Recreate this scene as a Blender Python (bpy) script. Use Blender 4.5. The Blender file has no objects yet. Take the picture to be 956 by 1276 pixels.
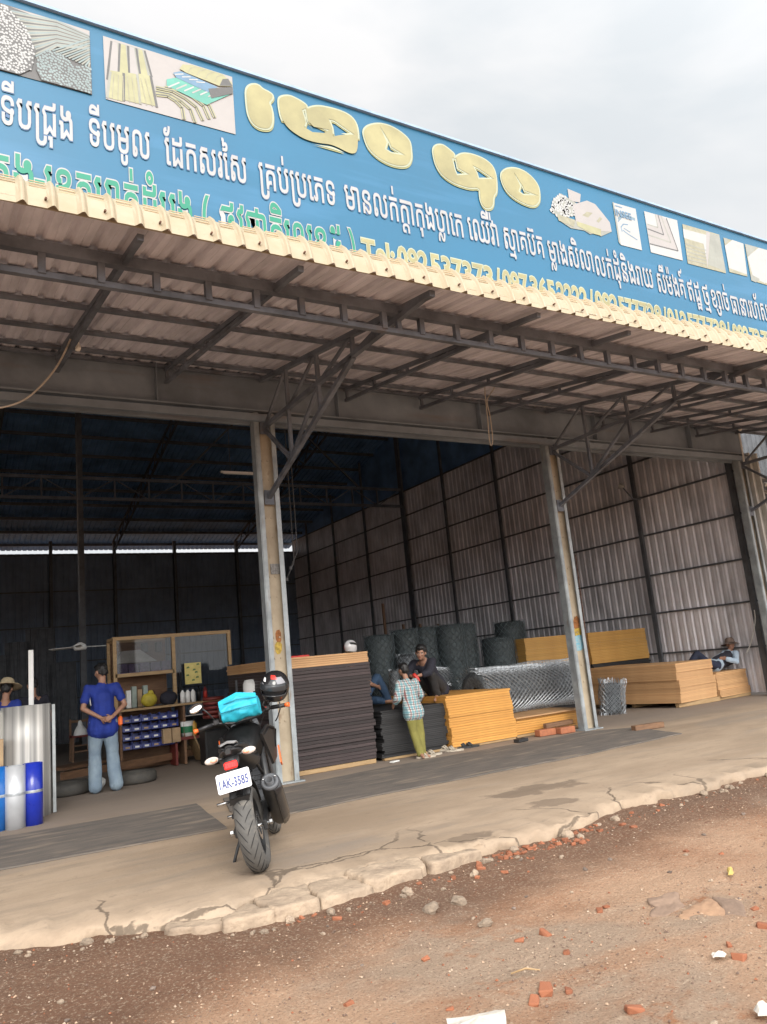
import bpy, bmesh, math, random
from mathutils import Vector, Matrix, noise as mnoise
from math import sin, cos, pi, radians as R
random.seed(7)
S = bpy.context.scene
COL = S.collection

# ------------------------------------------------------------------ camera
RIGHT = Vector((0.8583989864583537, -0.504099586547959, -0.09505149598742803))
DOWN = Vector((0.016735085461564436, 0.2127119294068271, -0.9769716331616897))
FWD = Vector((0.5127095834503832, 0.8370407647959577, 0.19102785427244062))
FPX = 964.27
EYE = Vector((0, 0, 1.38))
cd = bpy.data.cameras.new('camera')
cam = bpy.data.objects.new('camera', cd); COL.objects.link(cam)
cam.matrix_world = Matrix(((RIGHT.x, -DOWN.x, -FWD.x, EYE.x), (RIGHT.y, -DOWN.y, -FWD.y, EYE.y),
                           (RIGHT.z, -DOWN.z, -FWD.z, EYE.z), (0, 0, 0, 1)))
cd.sensor_fit = 'VERTICAL'; cd.sensor_height = 36; cd.lens = FPX/1276*36
cd.clip_start = 0.05; cd.clip_end = 3000
S.camera = cam

# ------------------------------------------------------------------ sky, sun, exposure
SUN_EL, SUN_AZ = 33, 196            # azimuth clockwise from +Y (into the building)
W = bpy.data.worlds.new('World'); S.world = W; W.use_nodes = True
nt = W.node_tree; N = nt.nodes; L = nt.links
bg = N['Background']; bg.inputs[1].default_value = 0.1
sky = N.new('ShaderNodeTexSky'); sky.sky_type = 'NISHITA'; sky.sun_disc = False
sky.sun_elevation = R(SUN_EL); sky.sun_rotation = R(SUN_AZ); sky.dust_density = 3
tc = N.new('ShaderNodeTexCoord')
sep = N.new('ShaderNodeSeparateXYZ'); L.new(tc.outputs['Generated'], sep.inputs[0])
# overcast deck: brighter to the zenith and towards the veiled sun
sd = Vector((sin(R(SUN_AZ))*cos(R(SUN_EL)), cos(R(SUN_AZ))*cos(R(SUN_EL)), sin(R(SUN_EL))))
dot = N.new('ShaderNodeVectorMath'); dot.operation = 'DOT_PRODUCT'
L.new(tc.outputs['Generated'], dot.inputs[0]); dot.inputs[1].default_value = sd
glow = N.new('ShaderNodeMapRange'); glow.inputs[1].default_value = -0.35; glow.inputs[2].default_value = 1
glow.inputs[3].default_value = 4.9; glow.inputs[4].default_value = 17
glow.interpolation_type = 'SMOOTHSTEP'
L.new(dot.outputs['Value'], glow.inputs[0])
mp = N.new('ShaderNodeMapping'); mp.inputs['Scale'].default_value = (1, 1, 2.4)
L.new(tc.outputs['Generated'], mp.inputs[0])
nz = N.new('ShaderNodeTexNoise'); nz.inputs['Scale'].default_value = 2.3; nz.inputs['Detail'].default_value = 5
nz.inputs['Roughness'].default_value = .5; nz.inputs['Distortion'].default_value = .6
L.new(mp.outputs[0], nz.inputs['Vector'])
cr = N.new('ShaderNodeValToRGB')
cr.color_ramp.elements[0].position = .36; cr.color_ramp.elements[0].color = (.80, .835, .86, 1)
cr.color_ramp.elements[1].position = .62; cr.color_ramp.elements[1].color = (1, .99, .985, 1)
L.new(nz.outputs[0], cr.inputs[0])
mul = N.new('ShaderNodeVectorMath'); mul.operation = 'SCALE'
L.new(cr.outputs[0], mul.inputs[0]); L.new(glow.outputs[0], mul.inputs['Scale'])
mx = N.new('ShaderNodeMix'); mx.data_type = 'RGBA'; mx.inputs[0].default_value = .95
L.new(sky.outputs[0], mx.inputs[6]); L.new(mul.outputs[0], mx.inputs[7])
L.new(mx.outputs[2], bg.inputs[0])
sl = bpy.data.lights.new('sun', 'SUN'); sl.energy = 1.5; sl.angle = R(28); sl.color = (1, .95, .87)
so = bpy.data.objects.new('sun', sl); COL.objects.link(so)
so.rotation_euler = sd.to_track_quat('Z', 'Y').to_euler()
S.view_settings.view_transform = 'Standard'; S.view_settings.look = 'None'
S.view_settings.exposure = 1.0; S.view_settings.gamma = 1
try: S.view_settings.use_curve_mapping = False
except Exception: pass
S.render.engine = 'CYCLES'
S.cycles.max_bounces = 6; S.cycles.diffuse_bounces = 4; S.cycles.glossy_bounces = 3; S.cycles.transparent_max_bounces = 12
S.cycles.use_denoising = True

# ------------------------------------------------------------------ photo pixel -> place in the world
def ray(px, py): return RIGHT*((px-478)/FPX) + DOWN*((py-638)/FPX) + FWD
def onZ(px, py, z=0): d = ray(px, py); return EYE + d*((z-EYE.z)/d.z)
def onY(px, py, y): d = ray(px, py); return EYE + d*((y-EYE.y)/d.y)
def onX(px, py, x): d = ray(px, py); return EYE + d*((x-EYE.x)/d.x)

# ------------------------------------------------------------------ materials
MATS = {}
def mat(name, col, rough=.6, metal=0, col2=None, var=.12, scale=6, bump=0, bscale=None, spec=None, rnd=0, stretch=(1, 1, 1), streak=None, alpha=None, coat=0, detail=6):
    if name in MATS: return MATS[name]
    m = bpy.data.materials.new(name); m.use_nodes = True
    n = m.node_tree.nodes; l = m.node_tree.links; b = n['Principled BSDF']
    b.inputs['Roughness'].default_value = rough; b.inputs['Metallic'].default_value = metal
    if spec is not None: b.inputs['Specular IOR Level'].default_value = spec
    if coat: b.inputs['Coat Weight'].default_value = coat; b.inputs['Coat Roughness'].default_value = .08
    tcn = n.new('ShaderNodeTexCoord'); mpn = n.new('ShaderNodeMapping'); mpn.inputs['Scale'].default_value = stretch
    l.new(tcn.outputs['Object'], mpn.inputs[0])
    t = n.new('ShaderNodeTexNoise'); t.inputs['Scale'].default_value = scale; t.inputs['Detail'].default_value = detail
    t.inputs['Roughness'].default_value = .62
    l.new(mpn.outputs[0], t.inputs['Vector'])
    r = n.new('ShaderNodeValToRGB'); r.color_ramp.elements[0].position = .33; r.color_ramp.elements[1].position = .67
    c = Vector(col[:3]); c2 = Vector(col2[:3]) if col2 else c*(1-2*var)
    r.color_ramp.elements[0].color = (*c2, 1)
    r.color_ramp.elements[1].color = (*(c if col2 else c*(1+var*.6)), 1)
    l.new(t.outputs[0], r.inputs[0])
    out = r.outputs[0]
    if streak:                                   # (colour, scale vector, threshold, amount): wear and stains of their own shape
        sc, sv, th, am = streak
        m2 = n.new('ShaderNodeMapping'); m2.inputs['Scale'].default_value = sv; l.new(tcn.outputs['Object'], m2.inputs[0])
        t2 = n.new('ShaderNodeTexNoise'); t2.inputs['Scale'].default_value = 1; t2.inputs['Detail'].default_value = 5
        l.new(m2.outputs[0], t2.inputs['Vector'])
        mr = n.new('ShaderNodeMapRange'); mr.inputs[1].default_value = th; mr.inputs[2].default_value = th+.12; mr.inputs[4].default_value = am
        l.new(t2.outputs[0], mr.inputs[0])
        mm = n.new('ShaderNodeMix'); mm.data_type = 'RGBA'; l.new(mr.outputs[0], mm.inputs[0]); l.new(out, mm.inputs[6]); mm.inputs[7].default_value = (*sc, 1)
        out = mm.outputs[2]
    if rnd:
        oi = n.new('ShaderNodeObjectInfo'); mr = n.new('ShaderNodeMapRange'); mr.inputs[3].default_value = 1-rnd; mr.inputs[4].default_value = 1+rnd*.6
        l.new(oi.outputs['Random'], mr.inputs[0])
        vm = n.new('ShaderNodeVectorMath'); vm.operation = 'SCALE'; l.new(out, vm.inputs[0]); l.new(mr.outputs[0], vm.inputs['Scale']); out = vm.outputs[0]
    l.new(out, b.inputs['Base Color'])
    rr = n.new('ShaderNodeMapRange'); rr.inputs[3].default_value = max(.02, rough-.1); rr.inputs[4].default_value = min(1, rough+.12)
    l.new(t.outputs[0], rr.inputs[0]); l.new(rr.outputs[0], b.inputs['Roughness'])
    if bump:
        t3 = n.new('ShaderNodeTexNoise'); t3.inputs['Scale'].default_value = bscale or scale*5; t3.inputs['Detail'].default_value = 5
        l.new(mpn.outputs[0], t3.inputs['Vector'])
        bp = n.new('ShaderNodeBump'); bp.inputs['Strength'].default_value = bump; bp.inputs['Distance'].default_value = .02
        l.new(t3.outputs[0], bp.inputs['Height']); l.new(bp.outputs[0], b.inputs['Normal'])
    if alpha is not None: b.inputs['Alpha'].default_value = alpha
    MATS[name] = m
    return m
def bsdf(m): return m.node_tree.nodes['Principled BSDF']

M_STEEL = mat('painted_steel', (.145, .16, .19), .6, .1, var=.25, scale=3, streak=((.13, .085, .06), (3, 3, 9), .62, .45))
M_BEAM = mat('beam_paint', (.215, .25, .29), .55, .05, var=.18, scale=1.3, streak=((.17, .10, .07), (.5, 3, 4), .6, .45))
M_DARKSTEEL = mat('dark_steel', (.115, .12, .13), .6, .2, var=.2, scale=4)
M_COLFLANGE = mat('column_flange', (.33, .36, .375), .5, .25, var=.18, scale=4, streak=((.19, .12, .07), (14, 14, 2.5), .62, .6))
M_COLWEB = mat('column_web', (.45, .375, .275), .65, .05, col2=(.34, .275, .195), scale=3.5, bump=.15, streak=((.16, .085, .045), (9, 9, 4), .63, .8))
M_ROOFUNDER = mat('roof_underside', (.74, .71, .77), .55, .1, var=.15, scale=1.8, stretch=(3, .5, 1), streak=((.38, .345, .36), (5, .6, 1), .6, .5))
M_CREAM = mat('cream_sheet', (.385, .325, .23), .45, 0, col2=(.34, .275, .175), scale=5, streak=((.30, .22, .13), (9, 3, 2), .64, .4))
M_INROOF = mat('inner_roof', (.20, .36, .60), .5, .3, var=.2, scale=1.2)
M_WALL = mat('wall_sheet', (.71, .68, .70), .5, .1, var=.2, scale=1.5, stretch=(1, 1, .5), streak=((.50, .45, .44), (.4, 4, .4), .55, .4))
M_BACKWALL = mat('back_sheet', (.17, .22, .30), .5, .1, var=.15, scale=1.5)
M_PALE = mat('pale_panel', (.46, .45, .42), .5, 0, var=.12, scale=2.5, streak=((.3, .26, .22), (5, 5, .8), .6, .5))
M_RUST = mat('rust', (.16, .075, .045), .85, .1, col2=(.08, .04, .03), scale=25)
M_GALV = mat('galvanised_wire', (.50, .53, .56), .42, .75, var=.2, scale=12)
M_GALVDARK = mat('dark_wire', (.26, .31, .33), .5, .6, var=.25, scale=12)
M_ZINC = mat('zinc_sheet', (.74, .72, .68), .5, .45, col2=(.20, .20, .20), scale=1, stretch=(11, 11, .12), detail=3)  # pale and dark upright streaks painted in for reflections
M_ORANGEPLY = mat('orange_ply', (.62, .31, .075), .6, 0, col2=(.50, .235, .05), scale=3, stretch=(1, 1, 14), rnd=.12)
M_PLY = mat('ply', (.56, .335, .165), .65, 0, col2=(.46, .26, .12), scale=3, stretch=(1, 1, 16), rnd=.12)
M_YELPLY = mat('yellow_ply', (.56, .32, .09), .6, 0, col2=(.44, .235, .06), scale=3, stretch=(1, 1, 14), rnd=.1)
M_BLACKPLY = mat('black_ply', (.032, .031, .032), .6, 0, col2=(.018, .018, .019), scale=4, stretch=(1, 1, 10), rnd=.35, streak=((.35, .3, .25), (9, 9, 12), .76, .5))
M_BROWNPLY = mat('brown_ply', (.052, .036, .036), .6, 0, col2=(.030, .021, .021), scale=4, stretch=(1, 1, 10), rnd=.6, streak=((.38, .3, .26), (8, 8, 12), .75, .5))
M_RUBBER = mat('rubber', (.055, .053, .05), .75, 0, col2=(.075, .068, .058), scale=14, bump=.1)
M_BLACK = mat('black_plastic', (.022, .022, .023), .42, 0, var=.2, scale=20)
M_BLACKGLOSS = mat('black_gloss', (.015, .015, .017), .22, 0, var=.1, scale=10, coat=.5)
M_CHROME = mat('bright_metal', (.6, .6, .6), .25, .95, var=.1, scale=10)
M_WHITE = mat('white_paint', (.78, .78, .76), .5, 0, var=.05, scale=8)
M_WOOD = mat('old_wood', (.22, .12, .065), .75, 0, col2=(.13, .07, .04), scale=5, stretch=(1, 1, 6), bump=.1)
M_PALEWOOD = mat('pale_wood', (.40, .27, .14), .65, 0, col2=(.30, .19, .09), scale=5, stretch=(1, 6, 6))
M_BRICK = mat('red_brick', (.36, .13, .06), .85, 0, col2=(.26, .095, .05), scale=14, bump=.4, rnd=.25)
M_SKIN = mat('brown_skin', (.33, .175, .115), .55, 0, var=.08, scale=12)
M_HAIR = mat('black_hair', (.012, .011, .011), .5, 0, var=.2, scale=60)
M_RED = mat('red_plastic', (.55, .04, .03), .4, 0, var=.1)

# ------------------------------------------------------------------ mesh building
class MB:
    def __init__(s): s.v = []; s.f = []; s.mi = []; s.sm = []
    def add(s, vs, fs, mi=0, smooth=False):
        o = len(s.v); s.v += [tuple(v) for v in vs]
        for f in fs: s.f.append([o+i for i in f]); s.mi.append(mi); s.sm.append(smooth)
        return s
    def box(s, c, d, rot=None, mi=0, bev=0):
        x, y, z = (k/2 for k in d)
        if bev:
            b = min(bev, x*.9, y*.9, z*.9); vs = []; idx = {}
            for sx in (-1, 1):
                for sy in (-1, 1):
                    for sz in (-1, 1):
                        for k, p in enumerate(((x, y-b, z-b), (x-b, y, z-b), (x-b, y-b, z))):
                            idx[(sx, sy, sz, k)] = len(vs); vs.append((sx*p[0], sy*p[1], sz*p[2]))
            fs = []
            def q(*a): fs.append([idx[i] for i in a])
            for g in (-1, 1):
                cyc = ((-1, -1), (1, -1), (1, 1), (-1, 1)); cy = cyc if g > 0 else cyc[::-1]
                q(*[(g, a, b_, 0) for a, b_ in cy]); q(*[(b_, g, a, 1) for a, b_ in cy]); q(*[(a, b_, g, 2) for a, b_ in cy])
            for a in (-1, 1):
                for b_ in (-1, 1):
                    q((-1, a, b_, 1), (1, a, b_, 1), (1, a, b_, 2), (-1, a, b_, 2))
                    q((a, -1, b_, 0), (a, 1, b_, 0), (a, 1, b_, 2), (a, -1, b_, 2))
                    q((a, b_, -1, 0), (a, b_, 1, 0), (a, b_, 1, 1), (a, b_, -1, 1))
                    for c_ in (-1, 1): q((a, b_, c_, 0), (a, b_, c_, 1), (a, b_, c_, 2))
        else:
            vs = [(sx*x, sy*y, sz*z) for sx in (-1, 1) for sy in (-1, 1) for sz in (-1, 1)]
            fs = [(0, 1, 3, 2), (4, 6, 7, 5), (0, 4, 5, 1), (2, 3, 7, 6), (0, 2, 6, 4), (1, 5, 7, 3)]
        m = Matrix.Translation(Vector(c)) @ (rot.to_4x4() if rot is not None else Matrix())
        return s.add([m @ Vector(v) for v in vs], fs, mi)
    def frame(s, p, q, up=(0, 0, 1)):
        d = (Vector(q)-Vector(p)).normalized(); u = Vector(up)
        if abs(d.dot(u)) > .98: u = Vector((0, 1, 0))
        a = d.cross(u).normalized(); return a, a.cross(d).normalized(), d
    def bar(s, p, q, w=.04, h=None, mi=0, up=(0, 0, 1)):
        h = h or w; a, b, d = s.frame(p, q, up); p, q = Vector(p), Vector(q)
        vs = [e + a*(sx*w/2) + b*(sy*h/2) for e in (p, q) for sx, sy in ((-1, -1), (1, -1), (1, 1), (-1, 1))]
        return s.add(vs, [(3, 2, 1, 0), (4, 5, 6, 7), (0, 1, 5, 4), (1, 2, 6, 5), (2, 3, 7, 6), (3, 0, 4, 7)], mi)
    def tube(s, pts, r, n=10, mi=0, closed=False, caps=True, smooth=True):
        pts = [Vector(p) for p in pts]; rs = r if isinstance(r, (list, tuple)) else [r]*len(pts)
        vs = []; fs = []; K = len(pts); a0 = None
        for k, p in enumerate(pts):
            if closed: d = pts[(k+1) % K]-pts[k-1]
            else: d = pts[min(k+1, K-1)]-pts[max(k-1, 0)]
            if d.length < 1e-9: d = Vector((0, 0, 1))
            d.normalize()
            if a0 is None:
                u = Vector((0, 0, 1)) if abs(d.z) < .9 else Vector((1, 0, 0)); a0 = d.cross(u).normalized()
            else: a0 = (a0-d*a0.dot(d)).normalized()
            b0 = d.cross(a0)
            vs += [p + (a0*cos(2*pi*j/n)+b0*sin(2*pi*j/n))*rs[k] for j in range(n)]
        for k in range(K if closed else K-1):
            for j in range(n):
                k2 = (k+1) % K
                fs.append((k*n+j, k*n+(j+1) % n, k2*n+(j+1) % n, k2*n+j))
        s.add(vs, fs, mi, smooth)
        if caps and not closed:
            o = len(s.v)-len(vs)
            s.f.append([o+j for j in range(n)][::-1]); s.mi.append(mi); s.sm.append(False)
            s.f.append([o+(K-1)*n+j for j in range(n)]); s.mi.append(mi); s.sm.append(False)
        return s
    def cyl(s, p, q, r, n=20, mi=0, r2=None, smooth=True): return s.tube([p, q], [r, r if r2 is None else r2], n, mi, smooth=smooth)
    def lathe(s, c, prof, n=24, mi=0, axis=None, smooth=True):
        # prof: (radius, height) along axis
        q = Vector((0, 0, 1)).rotation_difference(Vector(axis or (0, 0, 1)).normalized()).to_matrix()
        vs = [Vector(c)+q @ Vector((r*cos(2*pi*j/n), r*sin(2*pi*j/n), h)) for r, h in prof for j in range(n)]
        fs = [(k*n+j, k*n+(j+1) % n, (k+1)*n+(j+1) % n, (k+1)*n+j) for k in range(len(prof)-1) for j in range(n)]
        return s.add(vs, fs, mi, smooth)
    def prism(s, poly, vec, mi=0):
        # poly: planar 3D outline, extruded by vec
        p = [Vector(a) for a in poly]; v = Vector(vec); n = len(p)
        return s.add(p+[a+v for a in p], [list(range(n))[::-1], list(range(n, 2*n))]+[(k, (k+1) % n, n+(k+1) % n, n+k) for k in range(n)], mi)
    def ell(s, c, r, mi=0, n=14, m=10, rot=None):
        vs = []; fs = []
        for i in range(m+1):
            t = pi*i/m
            for j in range(n):
                v = Vector((r[0]*sin(t)*cos(2*pi*j/n), r[1]*sin(t)*sin(2*pi*j/n), r[2]*cos(t)))
                vs.append(Vector(c)+(rot @ v if rot is not None else v))
        for i in range(m):
            for j in range(n): fs.append((i*n+j, (i+1)*n+j, (i+1)*n+(j+1) % n, i*n+(j+1) % n))
        return s.add(vs, fs, mi, True)
    def loft(s, rings, mi=0, smooth=True, caps=True):
        n = len(rings[0]); vs = [v for r in rings for v in r]
        fs = [(k*n+j, k*n+(j+1) % n, (k+1)*n+(j+1) % n, (k+1)*n+j) for k in range(len(rings)-1) for j in range(n)]
        s.add(vs, fs, mi, smooth)
        if caps:
            o = len(s.v)-len(vs)
            s.f.append([o+j for j in range(n)][::-1]); s.mi.append(mi); s.sm.append(False)
            s.f.append([o+(len(rings)-1)*n+j for j in range(n)]); s.mi.append(mi); s.sm.append(False)
        return s
    def mesh(s, name, mats):
        me = bpy.data.meshes.new(name); me.from_pydata(s.v, [], s.f)
        for m in (mats if isinstance(mats, (list, tuple)) else [mats]): me.materials.append(m)
        me.polygons.foreach_set('material_index', s.mi); me.polygons.foreach_set('use_smooth', s.sm)
        me.update(); return me
    def build(s, name, mats, parent=None, loc=None, fix=True):
        me = s.mesh(name, mats)
        if fix:
            bm = bmesh.new(); bm.from_mesh(me); bmesh.ops.remove_doubles(bm, verts=bm.verts, dist=1e-5)
            bmesh.ops.recalc_face_normals(bm, faces=bm.faces); bm.to_mesh(me); bm.free()
        o = bpy.data.objects.new(name, me); COL.objects.link(o)
        if parent: o.parent = parent
        if loc: o.location = loc
        return o

def tag(o, label=None, cat=None, group=None, kind=None):
    if label: o['label'] = label
    if cat: o['category'] = cat
    if group: o['group'] = group
    if kind: o['kind'] = kind
    return o
def thing(name, label, cat, loc=(0, 0, 0), rot=(0, 0, 0), group=None):
    o = bpy.data.objects.new(name, None); COL.objects.link(o)
    o.location = loc; o.rotation_euler = rot; o.empty_display_size = .2
    return tag(o, label, cat, group)
def copy_tree(o, parent=None):
    c = o.copy(); COL.objects.link(c)
    if parent: c.parent = parent
    for ch in list(o.children): copy_tree(ch, c)
    return c
def baked(o):
    # applies the modifiers of o to its own mesh
    dg = bpy.context.evaluated_depsgraph_get(); dg.update()
    me = bpy.data.meshes.new_from_object(o.evaluated_get(dg)); old = o.data
    o.modifiers.clear(); o.data = me; me.name = old.name; bpy.data.meshes.remove(old); return o
def fbm(x, y, s=1, o=4):
    return mnoise.fractal(Vector((x*s, y*s, 3.7)), .9, 2.1, o)
# ================================================================== GROUND
def frange(a, b, s):
    n = max(1, int(round((b-a)/s))); return [a+(b-a)*k/n for k in range(n+1)]
EDGE = [(-1500, 6.4), (-6, 6.3), (-.6, 6.1), (.47, 5.85), (.72, 5.70), (.96, 5.66), (1.33, 5.36), (1.75, 5.12), (1.95, 5.3), (2.5, 5.33), (3.2, 5.33), (3.75, 5.24),
        (4.57, 5.18), (5.86, 5.43), (6.7, 5.38), (7.67, 5.36), (12, 5.4), (30, 5.4), (1500, 5.4)]
KE = .955                                                     # the apron stands only some 8 cm above the dirt
EDGE = [(a*KE, b_*KE) if -1 < a < 13 else (a, b_*.97) for a, b_ in EDGE]
def edge_y(x):
    for (a, b), (c, d) in zip(EDGE, EDGE[1:]):
        if a <= x <= c: return b+(d-b)*(x-a)/(c-a)
    return 5.4
def dirt_z(x, y):
    w = max(0, min(1, (18-math.hypot(x, y))/6))
    return -.155 + w*(.028*fbm(x, y, .55) + .012*fbm(x+9, y, 3.1, 4)+.006*fbm(x, y+5, 11, 3)) + w*.068*max(0, min(1, 1.25-abs(y-edge_y(x)+.12)/.75))

def node_mat(name):
    m = bpy.data.materials.new(name); m.use_nodes = True
    n = m.node_tree.nodes; l = m.node_tree.links
    def noise_(scale, detail=6, rough=.6, vec=None, stretch=None, dist=0):
        t = n.new('ShaderNodeTexNoise'); t.inputs['Scale'].default_value = scale; t.inputs['Detail'].default_value = detail
        t.inputs['Roughness'].default_value = rough; t.inputs['Distortion'].default_value = dist
        src = vec
        if stretch:
            mm = n.new('ShaderNodeMapping'); mm.inputs['Scale'].default_value = stretch; l.new(vec, mm.inputs[0]); src = mm.outputs[0]
        l.new(src, t.inputs['Vector']); return t.outputs[0]
    def rng(v, a, b, c=0, d=1, smooth=True):
        r = n.new('ShaderNodeMapRange'); r.inputs[1].default_value = a; r.inputs[2].default_value = b; r.inputs[3].default_value = c; r.inputs[4].default_value = d
        if smooth: r.interpolation_type = 'SMOOTHSTEP'
        l.new(v, r.inputs[0]); return r.outputs[0]
    def mixc(f, a, b):
        k = n.new('ShaderNodeMix'); k.data_type = 'RGBA'
        if hasattr(f, 'links'): l.new(f, k.inputs[0])
        else: k.inputs[0].default_value = f
        for q, v in ((6, a), (7, b)):
            if hasattr(v, 'links'): l.new(v, k.inputs[q])
            else: k.inputs[q].default_value = (*v, 1)
        return k.outputs[2]
    def op(o, a, b=None):
        k = n.new('ShaderNodeMath'); k.operation = o
        for q, v in ((0, a), (1, b)):
            if v is None: continue
            if hasattr(v, 'links'): l.new(v, k.inputs[q])
            else: k.inputs[q].default_value = v
        return k.outputs[0]
    t = n.new('ShaderNodeTexCoord')
    return m, n, l, t.outputs['Object'], noise_, rng, mixc, op

m, n, l, P, nz_, rng, mixc, op = node_mat('dirt'); M_DIRT = m
b = n['Principled BSDF']; b.inputs['Roughness'].default_value = .95; b.inputs['Specular IOR Level'].default_value = .15
c = mixc(rng(nz_(.9, 6, .6, P), .36, .62), (.35, .195, .118), (.455, .29, .19))
c = mixc(rng(nz_(.55, 5, .6, P, (1, 1.6, 1), .5), .47, .60), c, (.37, .265, .19))          # grey gravelly patches
c = mixc(rng(nz_(2.6, 5, .7, P), .58, .72), c, (.36, .17, .09))                            # crushed brick
sx = n.new('ShaderNodeSeparateXYZ'); l.new(P, sx.inputs[0])
damp = op('ADD', op('ADD', sx.outputs[1], op('MULTIPLY', sx.outputs[0], -.05)), op('MULTIPLY', nz_(1.3, 5, .6, P), .9))
c = mixc(op('MULTIPLY', rng(damp, 4.15, 4.8), .85), c, (.135, .072, .047))                     # damp soil along the slab
c = mixc(op('MULTIPLY', rng(nz_(60, 3, .7, P), .52, .7), .55), c, (.56, .45, .33))
c = mixc(op('MULTIPLY', rng(nz_(85, 2, .6, P), .3, .46, 1, 0), .6), c, (.11, .07, .05))
l.new(c, b.inputs['Base Color'])
bp = n.new('ShaderNodeBump'); bp.inputs['Strength'].default_value = 1; bp.inputs['Distance'].default_value = .022
l.new(op('ADD', nz_(32, 7, .8, P), op('MULTIPLY', nz_(6, 6, .65, P), 1.8)), bp.inputs['Height']); l.new(bp.outputs[0], b.inputs['Normal'])

m, n, l, P, nz_, rng, mixc, op = node_mat('concrete'); M_CONC = m
b = n['Principled BSDF']; b.inputs['Roughness'].default_value = .85; b.inputs['Specular IOR Level'].default_value = .25
c = mixc(rng(nz_(.8, 7, .65, P, (.6, 1.4, 1)), .35, .65), (.295, .22, .155), (.395, .30, .215))
c = mixc(op('MULTIPLY', rng(nz_(2.2, 7, .72, P, (.35, 1.6, 1)), .48, .66), .6), c, (.25, .195, .145))
c = mixc(op('MULTIPLY', rng(nz_(.45, 4, .6, P, (.6, 2.2, 1), .8), .52, .66), .5), c, (.235, .20, .17))
c = mixc(op('MULTIPLY', rng(nz_(9, 6, .75, P), .57, .68), .5), c, (.20, .15, .11))
c = mixc(op('MULTIPLY', rng(nz_(40, 4, .7, P), .5, .7), .3), c, (.26, .20, .15))
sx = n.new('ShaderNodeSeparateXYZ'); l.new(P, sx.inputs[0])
c = mixc(op('MULTIPLY', rng(op('ADD', sx.outputs[1], nz_(.9, 4, .5, P)), 8.9, 10.5), .8), c, (.21, .175, .15))   # floor inside: shade of the hall put into the colour
for px, py, rx, ry in ((665, 984, .62, .30), (585, 1043, .22, .12), (830, 1000, .5, .14), (690, 1000, .3, .2)):   # spilled water stains
    q = onZ(px, py)
    mm = n.new('ShaderNodeMapping'); mm.inputs['Location'].default_value = (-q.x/rx, -q.y/ry, 0); mm.inputs['Scale'].default_value = (1/rx, 1/ry, 0); l.new(P, mm.inputs[0])
    vl = n.new('ShaderNodeVectorMath'); vl.operation = 'LENGTH'; l.new(mm.outputs[0], vl.inputs[0])
    f = rng(op('ADD', vl.outputs['Value'], op('MULTIPLY', nz_(3.5, 4, .6, P), 2.2)), 1.75, 2.05, 1, 0)
    c = mixc(op('MULTIPLY', f, .62), c, (.13, .095, .07))
vo = n.new('ShaderNodeTexVoronoi'); vo.feature = 'DISTANCE_TO_EDGE'; vo.inputs['Scale'].default_value = 1.25
dn = n.new('ShaderNodeTexNoise'); dn.inputs['Scale'].default_value = 3.2; dn.inputs['Detail'].default_value = 5; l.new(P, dn.inputs['Vector'])
av = n.new('ShaderNodeMix'); av.data_type = 'RGBA'; av.inputs[0].default_value = .22; l.new(P, av.inputs[6]); l.new(dn.outputs['Color'], av.inputs[7]); l.new(av.outputs[2], vo.inputs['Vector'])
near = rng(op('ADD', sx.outputs[1], op('MULTIPLY', nz_(1.1, 3, .5, P), 1.0)), 6.05, 6.4, 1, 0)
crack = op('MULTIPLY', rng(vo.outputs['Distance'], .004, .016, 1, 0), near)
c = mixc(op('MULTIPLY', crack, .8), c, (.10, .075, .055))
l.new(c, b.inputs['Base Color'])
bp = n.new('ShaderNodeBump'); bp.inputs['Strength'].default_value = .35; bp.inputs['Distance'].default_value = .015
l.new(op('SUBTRACT', op('ADD', nz_(30, 6, .7, P), op('MULTIPLY', nz_(4, 5, .6, P), 1.2)), op('MULTIPLY', crack, 2)), bp.inputs['Height']); l.new(bp.outputs[0], b.inputs['Normal'])

xs = [-1500, -200, -40, -12, -5] + frange(-2.6, 13, .065) + [16, 22, 40, 200, 1500]
ys = [-1500, -200, -40, -12, -4, -1] + frange(.6, 6.6, .055) + [9, 14, 40, 120, 500, 1500]
g = MB(); g.add([(x, y, dirt_z(x, y) if y < 7 else -.4) for y in ys for x in xs],
                [(j*len(xs)+i, j*len(xs)+i+1, (j+1)*len(xs)+i+1, (j+1)*len(xs)+i) for j in range(len(ys)-1) for i in range(len(xs)-1)], 0, True)
tag(g.build('ground', M_DIRT, fix=False), kind='structure')

# concrete apron: worn, broken front edge
prof = [(0, -.24), (.0, -.15), (.006, -.075), (.018, -.028), (.05, -.008), (.13, -.002), (.5, 0), (1.2, 0), (4, 0), (8, 0), (29, 0)]
xs = [-1500, -60, -12, -6, -3] + frange(-1.2, 12, .04) + [14, 18, 26, 60, 1500]
g = MB(); vs = []
for k, (dy, z) in enumerate(prof):
    for x in xs:
        fine = 1 if -1.5 < x < 12.5 else 0
        j = fine*(.075*fbm(x, 1.3, 1.9, 5)+.045*fbm(x, 7+dy*6, 8, 5)) if k < 6 else 0
        jz = fine*(.03*fbm(x, dy*8, 6.5, 5) if 1 < k < 6 else 0)
        soft = max(0, min(1, (1.6-x)/1.0))                      # the left end has crumbled to a ramp
        vs.append((x, edge_y(x)+dy*(1+.9*soft*(k < 6))+j, z-(.02*soft if 1 < k < 5 else 0)+jz))
g.add(vs, [(k*len(xs)+i, k*len(xs)+i+1, (k+1)*len(xs)+i+1, (k+1)*len(xs)+i) for k in range(len(prof)-1) for i in range(len(xs)-1)], 0, True)
tag(g.build('pavement', M_CONC, fix=False), kind='structure')

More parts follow.
